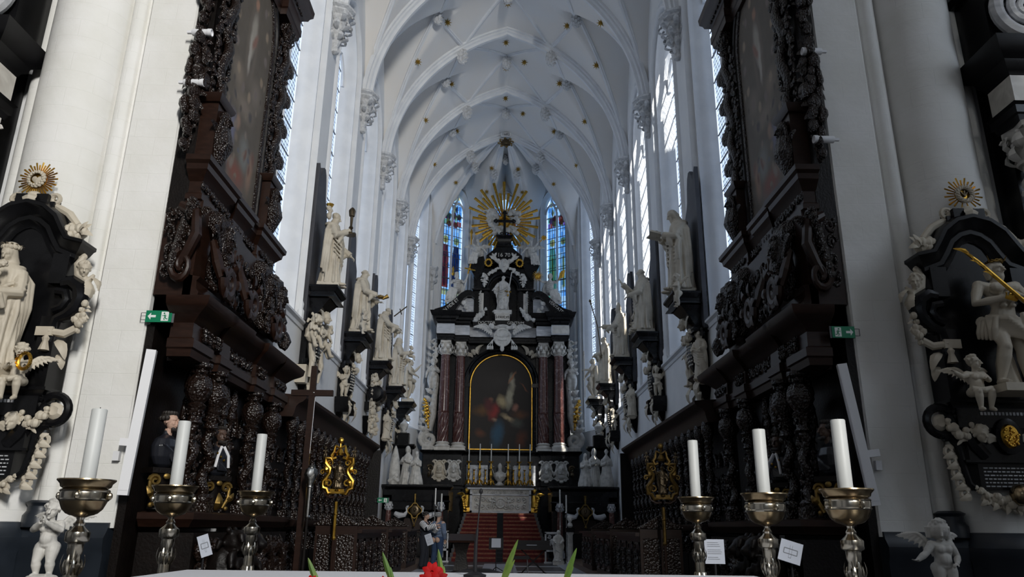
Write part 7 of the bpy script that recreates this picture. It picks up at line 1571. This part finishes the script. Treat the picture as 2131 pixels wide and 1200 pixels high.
# ---------------- transept altars whose edges show beyond the piers
for s in (-1, 1):
    nm = 'left' if s < 0 else 'right'
    t = thing('transept_altar', 'black marble transept altar with pale twisted column at the far %s edge' % nm, 'altar', (s * 7.05, 0, 0), scale=(s, 1, 1), group='black marble transept altars')
    m = MB(); m.box(.56, 4.6, 10.0, 10.48, 0, 12.5); m.box(.56, 4.9, 9.45, 10.48, 0, 2.2); m.build('body', M['black'], t)
    pth = [(.85, 10.3), (.85, 9.92), (.34, 9.92), (.34, 9.42), (4.6, 9.42), (4.6, 10.4)]
    m = MB(); m.mould(pth, [(-.3, 0), (.0, 0), (.02, .1), (.05, .12), (.05, .24), (.09, .28), (-.3, .30)], z=7.30); m.mould(pth, [(-.3, 0), (.02, 0), (.04, .06), (.09, .1), (.12, .2), (.20, .26), (.26, .34), (.29, .46), (.30, .50), (-.3, .54)], z=8.06); m.build('entablature', M['black'], t)
    m = MB(); m.mould(pth, [(-.3, 0), (.01, 0), (.01, .44), (-.3, .44)], z=7.61); m.build('frieze', M['cream_marble'], t)
    m = MB(); m.box(.32, 4.6, 9.6, 10.4, 8.6, 9.9); m.mould([(.3, 10.4), (.3, 9.6), (4.6, 9.6)], [(-.2, 0), (.06, .04), (.12, .12), (.12, .2), (-.2, .22)], z=9.8); m.build('attic', M['black'], t)
    m = MB(); m.spiral((.82, 9.44, 9.22), (1, 0, 0), (0, 0, 1), .48, .42, 0, 1.0, .10, .10, 8, 30); m.spiral((.82, 9.40, 9.22), (1, 0, 0), (0, 0, 1), .30, .03, 1, 2.0, .07, .04, 8, 30); m.build('ring_scroll', M['grey_marble'], t)
    m = MB(); twist_col(m, .62, 9.62, 2.5, 6.75, .24, 3.2, 1, 20, 60); c = m.build('twisted_column', M['statue_grey'], t)
    m = MB(); old = push(m, (.62, 9.62, 0)); capital(m, .24, 6.72, .58); m.M = old; m.build('capital', M['statue_grey'], c); m = MB(); m.lathe([(.36, 2.2), (.36, 2.3), (.27, 2.42), (.25, 2.5)], 18, (.62, 9.62, 0)); m.build('base', M['statue_grey'], c)
# ---------------- fittings on the piers
def run_man(parent, mat_, x, z, h, y, flip=1):
    m = MB(); f = flip
    P = lambda a, b: (x + f * a * h, y, z + b * h)
    for pts, r in (([P(.02, .18), P(-.06, -.10)], .09), ([P(-.06, -.10), P(.08, -.26), P(.0, -.46)], .055), ([P(-.06, -.10), P(-.16, -.30), P(-.34, -.30)], .055), ([P(.03, .16), P(.18, .04), P(.28, .12)], .04), ([P(.0, .18), P(-.18, .12), P(-.22, -.04)], .04)): m.tube(pts, r * h, 5, .3)
    m.ell(P(.08, .36), (.10 * h, .004, .10 * h), 8, 5); return m.build('running_figure', mat_, parent)
def exit_sign(s, x, y, z, w, h, label, rz=0):
    t = thing('exit_sign', label, 'sign', (x, y, z), rz, group=None)
    m = MB(); m.box(-w / 2, w / 2, -.012, .012, -h / 2, h / 2); m.build('panel', M['sign_green'], t)
    f = -s
    m = MB(); a = s * w * .25
    m.prism([(a + s * w * .17, 0), (a + s * w * .05, h * .30), (a + s * w * .05, h * .10), (a - s * w * .14, h * .10), (a - s * w * .14, -h * .10), (a + s * w * .05, -h * .10), (a + s * w * .05, -h * .30)], -.016, -.011); m.build('arrow', M['sign_white'], t, smooth=0)
    m = MB(); b = -s * w * .24; m.box(b - w * .14, b + w * .14, -.016, -.011, -h * .40, h * .40); d = m.build('door_pictogram', M['sign_white'], t, smooth=0)
    run_man(t, M['sign_green'], b, 0, h * .72, -.018, s)
    m = MB(); m.tube([(s * (w / 2 + .0), 0, h * .3), (s * (w / 2 + .07), 0, h * .3), (s * (w / 2 + .07), 0, -h * .3), (s * w / 2, 0, -h * .3)], .006, 5); m.box(-s * w / 2 - .03 if s > 0 else -s * w / 2, -s * w / 2 if s > 0 else -s * w / 2 + .03, -.004, .004, -h * .52, h * .52); m.build('bracket', M['lead'], t)
    return t
exit_sign(-1, -4.75, 10.1, 4.395, .36, .165, 'green exit sign with left arrow and running figure on the left pier edge')
exit_sign(1, 4.77, 10.1, 4.31, .32, .165, 'green exit sign with right arrow and running figure on the right pier edge')
exit_sign(-1, -4.0 + .33, 24.45, 2.45, .34, .15, 'small distant green exit sign at the far end of the left stalls')
for s, a, b in ((-1, (316, 728), (256, 1030)), (1, (1752, 757), (1820, 1052))):
    p = at(*a, y=10.02); q = at(*b, y=10.02); t = thing('column_loudspeaker', 'slim white column loudspeaker fixed to the %s pier' % ('left' if s < 0 else 'right'), 'loudspeaker', ((p.x + q.x) / 2, 10.02, (p.z + q.z) / 2), group='white column loudspeakers')
    t.rotation_euler = (0, math.atan2(p.x - q.x, p.z - q.z), -s * .25); L = (p - q).length / 2
    m = MB(); m.box(-.062, .062, -.05, .05, -L, L); m.build('case', M['white_paint'], t)
    m = MB(); m.box(-.052, .052, -.055, -.048, -L + .06, L - .03); m.build('grille', M['white_paint'], t)
    m = MB(); m.box(s * .05 - .02, s * .05 + .14 * s + .02, .0, .07, -L * .35, -L * .25); m.build('wall_bracket', M['white_paint'], t)
    bx = MB(); bx.box(-.04, .04, -.03, .03, -.06, .06); o = bx.build('junction_box', M['white_paint'], None, loc=(s * 5.02, 10.12, 2.50)); tag(o, 'small white junction box below the loudspeaker on the %s pier' % ('left' if s < 0 else 'right'), 'box', 'junction boxes on the piers')
for (px, py), s, w in (((425, 68), -1, 'upper spotlight tube on the left pier'), ((408, 172), -1, 'lower spotlight tube on the left pier'), ((1685, 107), 1, 'upper spotlight tube on the right pier'), ((1710, 290), 1, 'lower spotlight tube on the right pier')):
    p = at(px, py, y=9.98); t = thing('spotlight', 'short white ' + w, 'lamp', p, 0, group='white spotlight tubes on the piers')
    m = MB(); old = push(m, (0, 0, 0), ry=-s * PI / 2); m.lathe([(.05, -.18), (.055, -.17), (.055, .06), (.062, .065), (.062, .12), (.052, .125), (.048, .10)], 16); m.M = old; m.build('tube', M['white_paint'], t)
    m = MB(); m.box(*sorted((s * .05, s * .26)), -.02, .02, -.02, .02); m.build('arm', M['white_paint'], t)
# ================================================================== foreground and things standing in the choir
MB().box(-4.0, 4.0, 3.2, 8.4, 0, FZ).build('dais', M['floor_dark'], floor)
t = thing('nave_altar', 'long white-topped altar table across the bottom of the view', 'altar', (-.175, 4.8, FZ))
m = MB(); m.box(-2.03, 2.03, -.95, .95, .88, .945); m.build('white_top', M['tablecloth'], t)
m = MB(); m.box(-1.8, 1.8, -.75, .75, 0, .88); m.build('body', M['cream_marble'], t)
for k in range(4): m = MB(); m.box(-1.7 + .86 * k, -.92 + .86 * k, -.775, -.75, .08, .80); m.build('front_panel', M['grey_marble'], t)
# six great candlesticks
def big_stick(top, rim, label):
    H_ = rim.z - FZ
    t = thing('candlestick', label, 'candlestick', (rim.x, rim.y, FZ), 0, group='great silver gilt candlesticks round the nave altar')
    z = H_
    m = MB(); m.lathe([(.0, z - 0.0156), (.10, z - 0.0156), (.160, z - 0.0026), (.168, z), (.170, z - 0.0078), (.150, z - 0.0286), (.145, z - 0.0468), (.124, z - 0.0598)], 40); m.build('drip_pan', M['brass_warm'], t)
    m = MB(); m.lathe([(.10, z - 0.0520), (.138, z - 0.0624), (.145, z - 0.0702), (.140, z - 0.0780), (.142, z - 0.0858), (.140, z - 0.1170), (.145, z - 0.1248), (.138, z - 0.1326)], 40, fn=lambda a, q: 1 + .012 * math.cos(16 * a))
    for k in range(4): a = 2 * PI * k / 4 + .2; m.ell((.148 * math.cos(a), .148 * math.sin(a), z - 0.1014), (.018, .018, .024), 8, 5)
    m.build('bowl_band', M['brass'], t)
    m = MB(); m.lathe([(.138, z - 0.1300), (.130, z - 0.1495), (.116, z - 0.1820), (.090, z - 0.2080), (.045, z - 0.2236), (.03, z - 0.2314)], 32)
    for k in range(10):
        a = 2 * PI * k / 10; d = (math.cos(a), math.sin(a)); m.leaf((d[0] * .05, d[1] * .05, z - 0.2184), (d[0] * .8, d[1] * .8, .75), (d[0], d[1], -.5), .085, .05, .12, .25)
    m.build('bowl', M['brass_warm'], t)
    m = MB(); m.lathe([(.028, z - 0.2236), (.020, z - 0.2444), (.024, z - 0.2548), (.034, z - 0.2678), (.030, z - 0.2808), (.040, z - 0.2938), (.058, z - 0.3094), (.068, z - 0.3198)], 28); m.lathe([(.068, z - 0.3172), (.070, z - 0.3276), (.070, z - 0.3640), (.066, z - 0.3744), (.050, z - 0.3822), (.046, z - 0.3900)], 28, fn=lambda a, q: 1 + .03 * abs(math.sin(6 * a)))
    m.lathe([(.046, z - 0.3848), (.046, z - 0.4290), (.038, z - 0.4576), (.036, z - 0.4784), (.047, z - 0.4862), (.047, z - 0.4966), (.036, z - 0.5044)], 28); m.build('knop', M['brass'], t)
    m = MB(); zb_ = .22
    m.lathe([(.036, z - 0.4992), (.042, z - 0.5590), (.046, z - 0.6500)], 24); 
    for k in range(12): a = 2 * PI * k / 12; m.leaf((.046 * math.cos(a), .046 * math.sin(a), z - 0.5665), (.1 * math.cos(a), .1 * math.sin(a), 1), (math.cos(a), math.sin(a), 0), .09 + .03 * (k % 2), .026, .12)
    n = 36; prof = [(.046, z - 0.6500), (.052, z - 0.6600), (.062, z - 0.8250), (.076, z - 1.0120), (.095, (z - 1.0120) * .6 + zb_ * .4), (.12, zb_)]
    m.rings([[(r * (1 + .07 * math.cos(12 * 2 * PI * k / n)) * math.cos(2 * PI * k / n), r * (1 + .07 * math.cos(12 * 2 * PI * k / n)) * math.sin(2 * PI * k / n), q) for k in range(n)] for r, q in prof]); m.build('fluted_stem', M['brass'], t)
    m = MB(); m.lathe([(.12, zb_), (.15, zb_ - .02), (.16, zb_ - .06), (.145, zb_ - .08), (.19, .09), (.20, .05), (.18, .04), (.18, 0)], 32); m.build('foot', M['brass'], t)
    hc = top.z - rim.z; m = MB(); m.lathe([(.047, z - 0.0130), (.047, z + hc - .006), (.043, z + hc), (.012, z + hc - .004)], 28); c = m.build('candle', M['wax'], t)
    m = MB(); m.tube([(0, 0, z + hc - .01), (.002, 0, z + hc + .012)], .003, 5); m.build('wick', M['plastic_black'], c)
    return t
for top, rim, y, w in (((206, 851), (182, 997), 4.95, 'leftmost, outside the left end of the white table'), ((382, 876), (366, 1010), 6.0, 'second from the left, before the oak busts'), ((543, 903), (533, 1022), 7.3, 'third from the left, nearest the silver mace'), ((1440, 916), (1448, 1034), 7.2, 'third from the right, nearest the dim gilt lantern'), ((1577, 893), (1590, 1026), 5.7, 'second from the right, between the two printed cards'), ((1741, 873), (1760, 1017), 5.05, 'rightmost, outside the right end of the white table')):
    r = at(*rim, y=y); big_stick(at(*top, y=y), r, 'tall silver-gilt candlestick with thick white candle, ' + w)
# flowers in front of the table
t = thing('flower_arrangement', 'red gladioli and green buds poking up along the bottom edge of the view', 'flowers', (-.28, 3.55, 0))
m = MB(); m.lathe([(.0, 0), (.12, 0), (.14, .1), (.16, .5), (.13, .85), (.15, 1.0), (.12, 1.0), (.1, .9), (0, .88)], 18); m.build('vase', M['floor_light'], t)
for (px, py, py2, px2, red) in ((641, 1160, 1200, 655, 0), (796, 1148, 1200, 812, 0), (912, 1142, 1200, 920, 0), (1078, 1122, 1200, 1048, 0), (1200, 1140, 1200, 1178, 0), (905, 1172, 1200, 900, 1)):
    yy = 3.62; a = at(px, py, y=yy) - Vector((-.28, 3.55, 0)); b = at(px2, py2, y=yy) - Vector((-.28, 3.55, 0)); c = b + (b - a) * 1.2
    m = MB(); m.tube([(0, 0, .92), Vector((c.x * .6, c.y, 1.08)), c, b, b.lerp(a, .6)], [.006, .006, .006, .006, .004], 6); st = m.build('stem', M['stem'], t)
    m = MB(); d = (a - b).normalized(); w = .026 if red == 0 else .02
    if not red:
        m.leaf(b - d * .03, d, (0, -1, 0), (a - b).length + .03, w, .03, .5); m.leaf(b - d * .05, d + Vector((.16, 0, 0)), (0, -1, 0), (a - b).length * .8, w * .8, .05, .5); m.build('bud_leaf', M['stem'], t)
for j, (px, py) in enumerate(((900, 1183), (912, 1196), (893, 1200), (650, 1204), (1180, 1208), (800, 1206), (1062, 1210))):
    c = at(px, py, y=3.60) - Vector((-.28, 3.55, 0)); m = MB(); sz = .055 if j < 3 else .04
    for k in range(6): a = 2 * PI * k / 6 + j; m.leaf(c - Vector((0, 0, .02)), (math.cos(a) * .8, -.5, math.sin(a) * .8 + .5), (0, -1, .2), sz, sz * .8, .35, .15)
    m.build('blossom', M['red_petal'], t)
# gooseneck microphone
t = thing('microphone', 'black gooseneck microphone on a round base on the white table', 'microphone', at(988, 1199, z=1.347))
o = t.location.copy(); tip = at(1001, 1022, y=o.y + .05) - o
m = MB(); m.lathe([(0, 0), (.075, 0), (.075, .012), (.05, .02), (.02, .03), (0, .03)], 24); m.build('base', M['plastic_black'], t)
m = MB(); m.tube([(0, 0, .02), (.002, .0, .2), (tip.x * .35, tip.y * .3, .3)], [.014, .012, .009], 8); m.tube([(tip.x * .35, tip.y * .3, .29), (tip.x * .7, tip.y * .6, tip.z * .8), tip], [.005, .005, .005], 7); m.build('gooseneck', M['plastic_black'], t)
m = MB(); m.ell(tip, (.013, .013, .02), 10, 7); m.build('capsule', M['plastic_black'], t)
# processional lanterns, mace, cross
def lantern(s, label, y=14.2):
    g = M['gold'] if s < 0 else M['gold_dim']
    top = at(708 if s < 0 else 1372, 913 if s < 0 else 925, y=y); t = thing('processional_lantern', label, 'lantern', (top.x + .02, y, FZ), 0, group='gilt processional lanterns on poles')
    z = top.z - FZ
    m = MB(); m.tube([(.0, 0, .02), (.0, 0, z - 1.12)], [.022, .026], 10); m.lathe([(.12, 0), (.12, .03), (.03, .06)], 14); pl = m.build('pole', M['wood_red'], t)
    m = MB(); m.tube([(0, 0, z - 1.75), (0, 0, z - 1.12)], [.030, .034], 10); m.lathe([(.03, z - 1.78), (.045, z - 1.75), (.03, z - 1.72)], 12); m.lathe([(.03, z - 1.36), (.04, z - 1.34), (.03, z - 1.32)], 12); m.build('gilt_sleeve', g, pl)
    for q in (-1, 1):
        m = MB(); f = lambda x, w: (q * x, 0, z - w)
        m.tube([f(.06, .96), f(.16, .98), f(.20, .90), f(.26, .88), f(.27, .76), f(.22, .70), f(.17, .62), f(.16, .54), f(.22, .48), f(.25, .44), f(.25, .36), f(.16, .36), f(.13, .40)], [.03, .04, .04, .045, .04, .04, .035, .035, .04, .04, .04, .035, .02], 8)
        m.spiral(f(.29, .60), (q, 0, 0), (0, 0, 1), .05, .012, PI, -1.2, .018, .012, 6); m.spiral(f(.17, .80), (q, 0, 0), (0, 0, 1), .07, .02, 0, 1.2, .022, .014, 6); m.spiral(f(.16, .44), (q, 0, 0), (0, 0, 1), .06, .015, 0, 1.2, .02, .012, 6); m.leaf(f(.20, .62), (q * .3, -.2, .8), (0, -1, 0), .16, .08); m.leaf(f(.19, .72), (q * .3, -.2, -.8), (0, -1, 0), .16, .08); m.tube([f(.06, .34), f(.12, .36), f(.15, .30), f(.11, .24), f(.09, .12), f(.06, .14)], [.03, .035, .035, .03, .015, .012], 7)
        m.build('gilt_scroll', g, t)
        m = MB(); m.tube([f(.03, 1.04), f(.12, 1.05), f(.22, 1.0), f(.26, .90)], [.02, .022, .02, .01], 7); m.build('lower_scroll', M['wood_red'], t)
        m = MB(); putto(m, .22, wings=False); m.build('small_angel', M['bronze'], t, loc=(q * .27, 0, z - .36))
    m = MB(); m.box(-.13, .13, -.03, .03, z - .98, z - .90); m.lathe([(.0, 0), (.05, .02), (.03, .05)], 10, (0, -.02, z - .95)); m.lathe([(.06, z - .30), (.075, z - .26), (.04, z - .2), (.02, z - .16)], 12); m.tube([(0, 0, z - .2), (0, 0, z - .06)], .016, 7); m.ell((0, 0, z - .03), (.055, .045, .06), 10, 7); m.tube([(-.09, 0, z - .12), (0, -.02, z - .17), (.09, 0, z - .12)], .02, 6); m.build('gilt_crown', g, t)
    m = MB(); robed(m, .50, armR=((-.2, -.04, .72), (-.26, -.06, .86)), armL=((.2, -.04, .62), (.24, -.1, .54)), hd=dict(hair='long'), seed=3, hands=False); sculpt(m, 'figure', .008, M['bronze'], t, loc=(0, 0, z - .89))
    return t
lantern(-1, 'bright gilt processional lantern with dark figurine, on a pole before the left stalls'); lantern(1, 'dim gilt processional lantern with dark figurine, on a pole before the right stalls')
p = at(649, 968, y=12.6); t = thing('processional_mace', 'silver mace with knobbly head on a slim pole beside the left gilt lantern', 'mace', (p.x, 12.6, FZ)); z = p.z - FZ
m = MB(); m.tube([(0, 0, 0), (0, 0, z - .38)], [.026, .022], 10); m.lathe([(.1, 0), (.1, .03), (.03, .05)], 14); m.build('pole', M['wood_black'], t)
m = MB(); m.tube([(0, 0, z - .8), (0, 0, z - .34)], .038, 12); m.lathe([(.04, z - .82), (.05, z - .80), (.04, z - .78)], 12); m.lathe([(.03, z - .36), (.055, z - .34), (.05, z - .30), (.085, z - .22), (.105, z - .14), (.09, z - .06), (.05, z - .03), (.06, z - .01), (.03, z)], 20, fn=lambda a, q: 1 + .10 * math.cos(5 * a + q * 14) * (1 if z - .3 < q < z - .04 else 0))
m.build('silver_head', M['silver'], t)
p = at(659, 762, y=13.0); t = thing('processional_cross', 'tall plain dark wooden cross standing before the left stalls', 'cross', (p.x - .03, 13.0, FZ)); z = p.z - FZ
m = MB(); m.box(-.05, .05, -.035, .035, 0, z); m.lathe([(.16, 0), (.16, .04), (.07, .08)], 4); m.build('upright', M['wood_red'], t)
m = MB(); m.box(-.36, .36, -.04, .04, z - .52, z - .42); m.build('crossbar', M['wood_red'], t)
m = MB(); m.tube([(.06, -.03, z - .55), (.055, -.03, z - 1.5)], .004, 5); m.tube([(.03, -.06, z - .47), (.05, -.06, z - .47)], .006, 5); m.build('wire', M['white_paint'], t)  # thin white line down beside the upright
# printed cards
def card(px, py, y, w, h, rz, rx, label, floorz, ry=0.0):
    p = at(px, py, y=y); t = thing('information_card', label, 'card', p, rz, group=None)
    m = MB(); old = push(m, rx=rx, ry=ry); m.box(-w / 2, w / 2, -.006, .006, -h / 2, h / 2); m.M = old; pn = m.build('card', M['paper'], t)
    m = MB(); old = push(m, rx=rx, ry=ry)
    if 'plan' in label:
        for q in (-1, 1): m.box(-.30 * w, .30 * w, -.009, -.006, q * .12 * h - .004, q * .12 * h + .004); m.box(q * .3 * w - .004, q * .3 * w + .004, -.009, -.006, -.12 * h, .12 * h)
        m.box(-.06 * w, .06 * w, -.009, -.006, -.3 * h, -.29 * h); m.box(-.06 * w, -.05 * w, -.009, -.006, -.3 * h, .3 * h); m.box(.05 * w, .06 * w, -.009, -.006, -.3 * h, .3 * h)
    else:
        rr_ = random.Random(int(px))
        for k in range(10): m.box(-.36 * w, (.36 - .2 * rr_.random()) * w, -.009, -.006, (.36 - .075 * k) * h, (.375 - .075 * k) * h) if k not in (3, 7) else None
    m.M = old; o = m.build('print', M['ink'], pn); o['kind'] = 'stuff'
    m = MB(); m.tube([(0, .01, -h * .4), (0, .03, floorz - p.z + .02)], .012, 7); m.lathe([(.12, floorz - p.z), (.12, floorz - p.z + .02), (.02, floorz - p.z + .04)], 14, (0, .03, 0)); m.build('stand', M['plastic_black'], t)
card(426, 1135, 9.0, .12, .24, .3, -.2, 'white tilted floor plan card on a stand below the left oak lions', 0.0, ry=-.35)
card(1487, 1147, 8.2, .20, .24, -.1, 0, 'white printed text card on a stand between two right candlesticks', FZ)
card(1645, 1148, 8.2, .22, .24, -.3, -.5, 'white tilted floor plan card between the two rightmost candlesticks', FZ, ry=.3)
card(893, 1122, 19.0, .16, .26, 0, -.1, 'small white leaning card beside the dark visitor', FZ, ry=-.35)
# music stand, keyboard, lectern, panels, poles near the steps
t = thing('music_stand', 'black music stand holding a white sheet before the red steps', 'stand', (-.10, 24.0, FZ))
m = MB(); m.tube([(0, 0, 0), (0, 0, .75)], .015, 7); m.box(-.22, .22, -.02, .02, .64, .98)
for k in range(3): a = 2 * PI * k / 3; m.tube([(0, 0, .15), (.25 * math.cos(a), .25 * math.sin(a), .012)], .012, 6)
m.build('stand', M['plastic_black'], t); m = MB(); m.box(-.14, .14, -.035, -.025, .70, .96); m.build('sheet', M['paper'], t)
t = thing('keyboard', 'black electric keyboard on a stand right of the music stand', 'keyboard', (1.0, 23.5, FZ))
m = MB(); m.box(-.55, .55, -.18, .18, .66, .78); m.box(-.5, .5, .1, .16, .78, .92); m.build('case', M['plastic_black'], t); m = MB(); m.box(-.2, .1, -.19, -.05, .785, .80); m.build('music_sheet', M['paper'], t)
for q in (-1, 1): m = MB(); m.tube([(q * .35, 0, .66), (-q * .35, 0, .01)], .02, 6); m.box(-q * .35 - .03, -q * .35 + .03, -.2, .2, 0, .03); m.build('leg', M['plastic_black'], t)
t = thing('keyboard_stool', 'dark upholstered stool beside the keyboard', 'stool', (.6, 22.8, FZ))
m = MB(); m.box(-.25, .25, -.17, .17, .42, .5); m.build('seat', M['plastic_black'], t)
for q in (-1, 1):
    for w in (-1, 1): m = MB(); m.tube([(q * .2, w * .12, .42), (q * .22, w * .14, 0)], .015, 6); m.build('leg', M['lead'], t)
t = thing('oak_lectern', 'dark oak lectern with a spreading foot left of the music stand', 'lectern', (-1.05, 22.0, FZ))
m = MB(); m.rings([[(-w, -w * .7, z), (w, -w * .7, z), (w, w * .7, z), (-w, w * .7, z)] for z, w in ((0, .36), (.08, .34), (.14, .2), (.55, .14), (.8, .2), (.9, .26))]); m.build('pedestal', M['wood_black'], t)
m = MB(); old = push(m, (0, 0, .98), rx=.35); m.box(-.36, .36, -.25, .25, -.03, .03); m.M = old; m.build('desk_top', M['wood_red'], t)
t = thing('round_carved_base', 'low dark domed stand with carved rim in the middle of the choir floor', 'stand', (-.50, 20.0, FZ))
m = MB(); m.lathe([(.85, 0), (.85, .06), (.78, .10), (.6, .2), (.3, .28), (0, .3)], 36); m.build('dome', M['wood_black'], t)
m = MB()
for k in range(36): a = 2 * PI * k / 36; m.ell((.82 * math.cos(a), .82 * math.sin(a), .09), .03, 6, 4)
m.build('beaded_rim', M['bronze'], t)
for s in (-1, 1):
    nm = 'left' if s < 0 else 'right'
    t = thing('ornamental_panel', 'grey-white framed openwork panel standing at the %s foot of the red steps' % nm, 'panel', (s * 2.12 - .12, 30.4, FZ), group='openwork panels at the foot of the steps')
    m = MB()
    for q in (-1, 1): m.box(q * .24 - .03, q * .24 + .03, -.03, .03, 0, 1.12)
    m.box(-.27, .27, -.03, .03, 1.06, 1.14); m.box(-.27, .27, -.03, .03, .42, .50); m.box(-.3, .3, -.05, .05, 0, .06); m.build('frame', M['grey_marble'], t)
    m = MB(); m.box(-.22, .22, -.01, .01, .5, 1.08); m.build('field', M['plastic_black'], t)
    m = MB(); old = push(m, (0, -.02, .78)); scrollwork(m, .4, .5, 3, .02, 2); m.ell((0, -.01, 0), (.08, .02, .12), 10, 6); m.M = old; m.build('openwork', M['grey_marble'], t)
    for k, (dx, hh) in enumerate(((-.10, 2.3), (.14, 2.1))):
        t = thing('pole_candle', 'slender %s silvered pole candlestick beside the %s of the red steps' % (('outer' if (k == 0) == (s < 0) else 'inner'), nm), 'candlestick', (s * 2.40 + dx, 30.05, FZ), group='slender pole candlesticks by the steps')
        m = MB(); m.lathe([(.12, 0), (.12, .04), (.03, .08), (.018, .2), (.03, .6), (.018, .65), (.018, 1.2), (.03, 1.25), (.018, 1.3), (.02, hh - .3), (.05, hh - .25), (.03, hh - .2)], 10); m.build('pole', M['silver'], t)
        m = MB(); m.lathe([(.028, hh - .22), (.026, hh + .4), (.005, hh + .41)], 10); m.build('candle', M['wax_far'], t)
t = thing('pillar_bust', 'small white bust on a fluted white pillar at the right end of the steps', 'bust', (2.60, 29.2, FZ))
m = MB(); m.lathe([(.13, 0), (.13, .08), (.10, .12), (.095, 1.05), (.13, 1.1), (.13, 1.15)], 24, fn=lambda a, z: 1 + .04 * math.cos(10 * a)); m.build('pillar', M['statue_grey'], t)
m = MB(); m.box(-.16, .16, -.16, .16, 1.15, 1.30); m.build('block', M['black'], t)
m = MB(); m.lathe([(.06, 0), (.10, .06), (.09, .14), (.04, .2)], 12, (0, 0, 1.3)); head(m, (0, 0, 1.60), .13, hair='short'); sculpt(m, 'head', .015, M['statue_grey'], t)
t = thing('small_statue', 'small grey marble standing figure beside the fluted white pillar', 'statue', (2.18, 29.5, FZ))
m = MB(); robed(m, 1.1, hd=dict(hair='long'), seed=88); sculpt(m, 'figure', .018, M['statue_grey'], t, loc=(0, 0, .12)); m = MB(); m.box(-.2, .2, -.18, .18, 0, .13); m.build('plinth', M['statue_grey'], t)
# two visitors looking at the stalls
def visitor(loc, rz, label, top, legs, hair, stripes=False, lean=0):
    t = thing('person', label, 'person', loc, rz, group=None); h = 1.74
    J = dict(hip=(0, 0, .52), waist=(0, -.01, .61), chest=(0, -.005, .735), neck=(0, -.0, .83), shR=(-.115, 0, .79), shL=(.115, 0, .79), elR=(-.15, .0, .62), wrR=(-.12, -.07, .50), elL=(.15, .0, .62), wrL=(.12, -.07, .50), hiR=(-.055, 0, .50), hiL=(.055, 0, .50), knR=(-.06, -.015, .28), knL=(.065, -.01, .28), anR=(-.06, .015, .045), anL=(.07, .02, .045), toR=(-.07, -.12, .02), toL=(.085, -.11, .02))
    if stripes: J.update(elR=(-.17, -.12, .70), wrR=(-.06, -.26, .76), elL=(.17, -.12, .66), wrL=(.02, -.26, .72))
    m = MB(); nude(m, h, J, dict(c=(0, -.02, .925), hair=None)); sculpt(m, 'body', .014, M['skin'], t)
    V = lambda k: Vector(J[k]) * h
    m = MB(); m.tube([V('hip') - Vector((0, 0, .06)), V('hip'), V('waist'), V('chest'), V('chest').lerp(V('neck'), .7)], [.185, .19, .17, .185, .10], 14, .75)
    for q in 'RL': m.tube([V('sh' + q), V('el' + q), V('el' + q).lerp(V('wr' + q), .85)], [.095, .075, .058], 10); m.tube([V('chest'), V('sh' + q)], [.14, .10], 9)
    for k in range(5): m.tube([(-.16, .08, .98 + .09 * k), (0, .15, .95 + .09 * k), (.16, .08, .99 + .09 * k)], [.02, .028, .02], 6)
    sculpt(m, 'shirt', .016, top, t)
    m = MB()
    for q in 'RL': m.tube([V('hi' + q) + Vector((0, 0, .10)), V('hi' + q), V('kn' + q), V('an' + q) + Vector((0, 0, .0))], [.14, .135, .095, .085], 11)
    m.tube([V('hip') - Vector((0, 0, .04)), V('hip') + Vector((0, 0, .05))], [.17, .172], 12, .75); sculpt(m, 'trousers', .016, legs, t)
    for q in 'RL': m = MB(); m.tube([V('an' + q) + Vector((0, .045, -.03)), V('to' + q) + Vector((0, .05, .012)), V('to' + q) + Vector((0, -.02, .005))], [.062, .058, .04], 9); m.build('shoe', M['plastic_black'], t)
    m = MB(); c = Vector((0, -.02, .925)) * h; m.ell(c + Vector((0, .02, .045)), (.092, .105, .095), 12, 8)
    for k in range(20): a = 2 * PI * k / 10; m.ell(c + Vector((.085 * math.cos(a), .03 + .085 * math.sin(a) if math.sin(a) > -.4 else 0, .03 + .06 * (k // 10))), .033, 6, 4)
    m.build('hair', hair, t)
    if stripes:
        m = MB()
        for q in 'RL':
            for k in range(12): u = k / 11; p = V('sh' + q).lerp(V('el' + q), u * 2) if u < .5 else V('el' + q).lerp(V('wr' + q), (u - .5) * 1.7); d = (V('el' + q) - V('sh' + q) if u < .5 else V('wr' + q) - V('el' + q)).normalized(); m.tube([p - d * .014, p + d * .014], .084 - .022 * u + .012, 12)
        m.build('sleeve_stripes', M['white_paint'], t)
    return t
visitor((-2.04, 26.0, FZ + .004), 2.6, 'grey haired person in a blue-grey shirt and jeans near the left stalls', M['shirt'], M['jeans'], M['hair_grey'])
visitor((-2.40, 25.3, FZ + .004), 1.2, 'person in dark clothes with white-striped sleeves beside the grey haired visitor', M['dark_cloth'], M['dark_cloth'], M['hair_dark'], True)
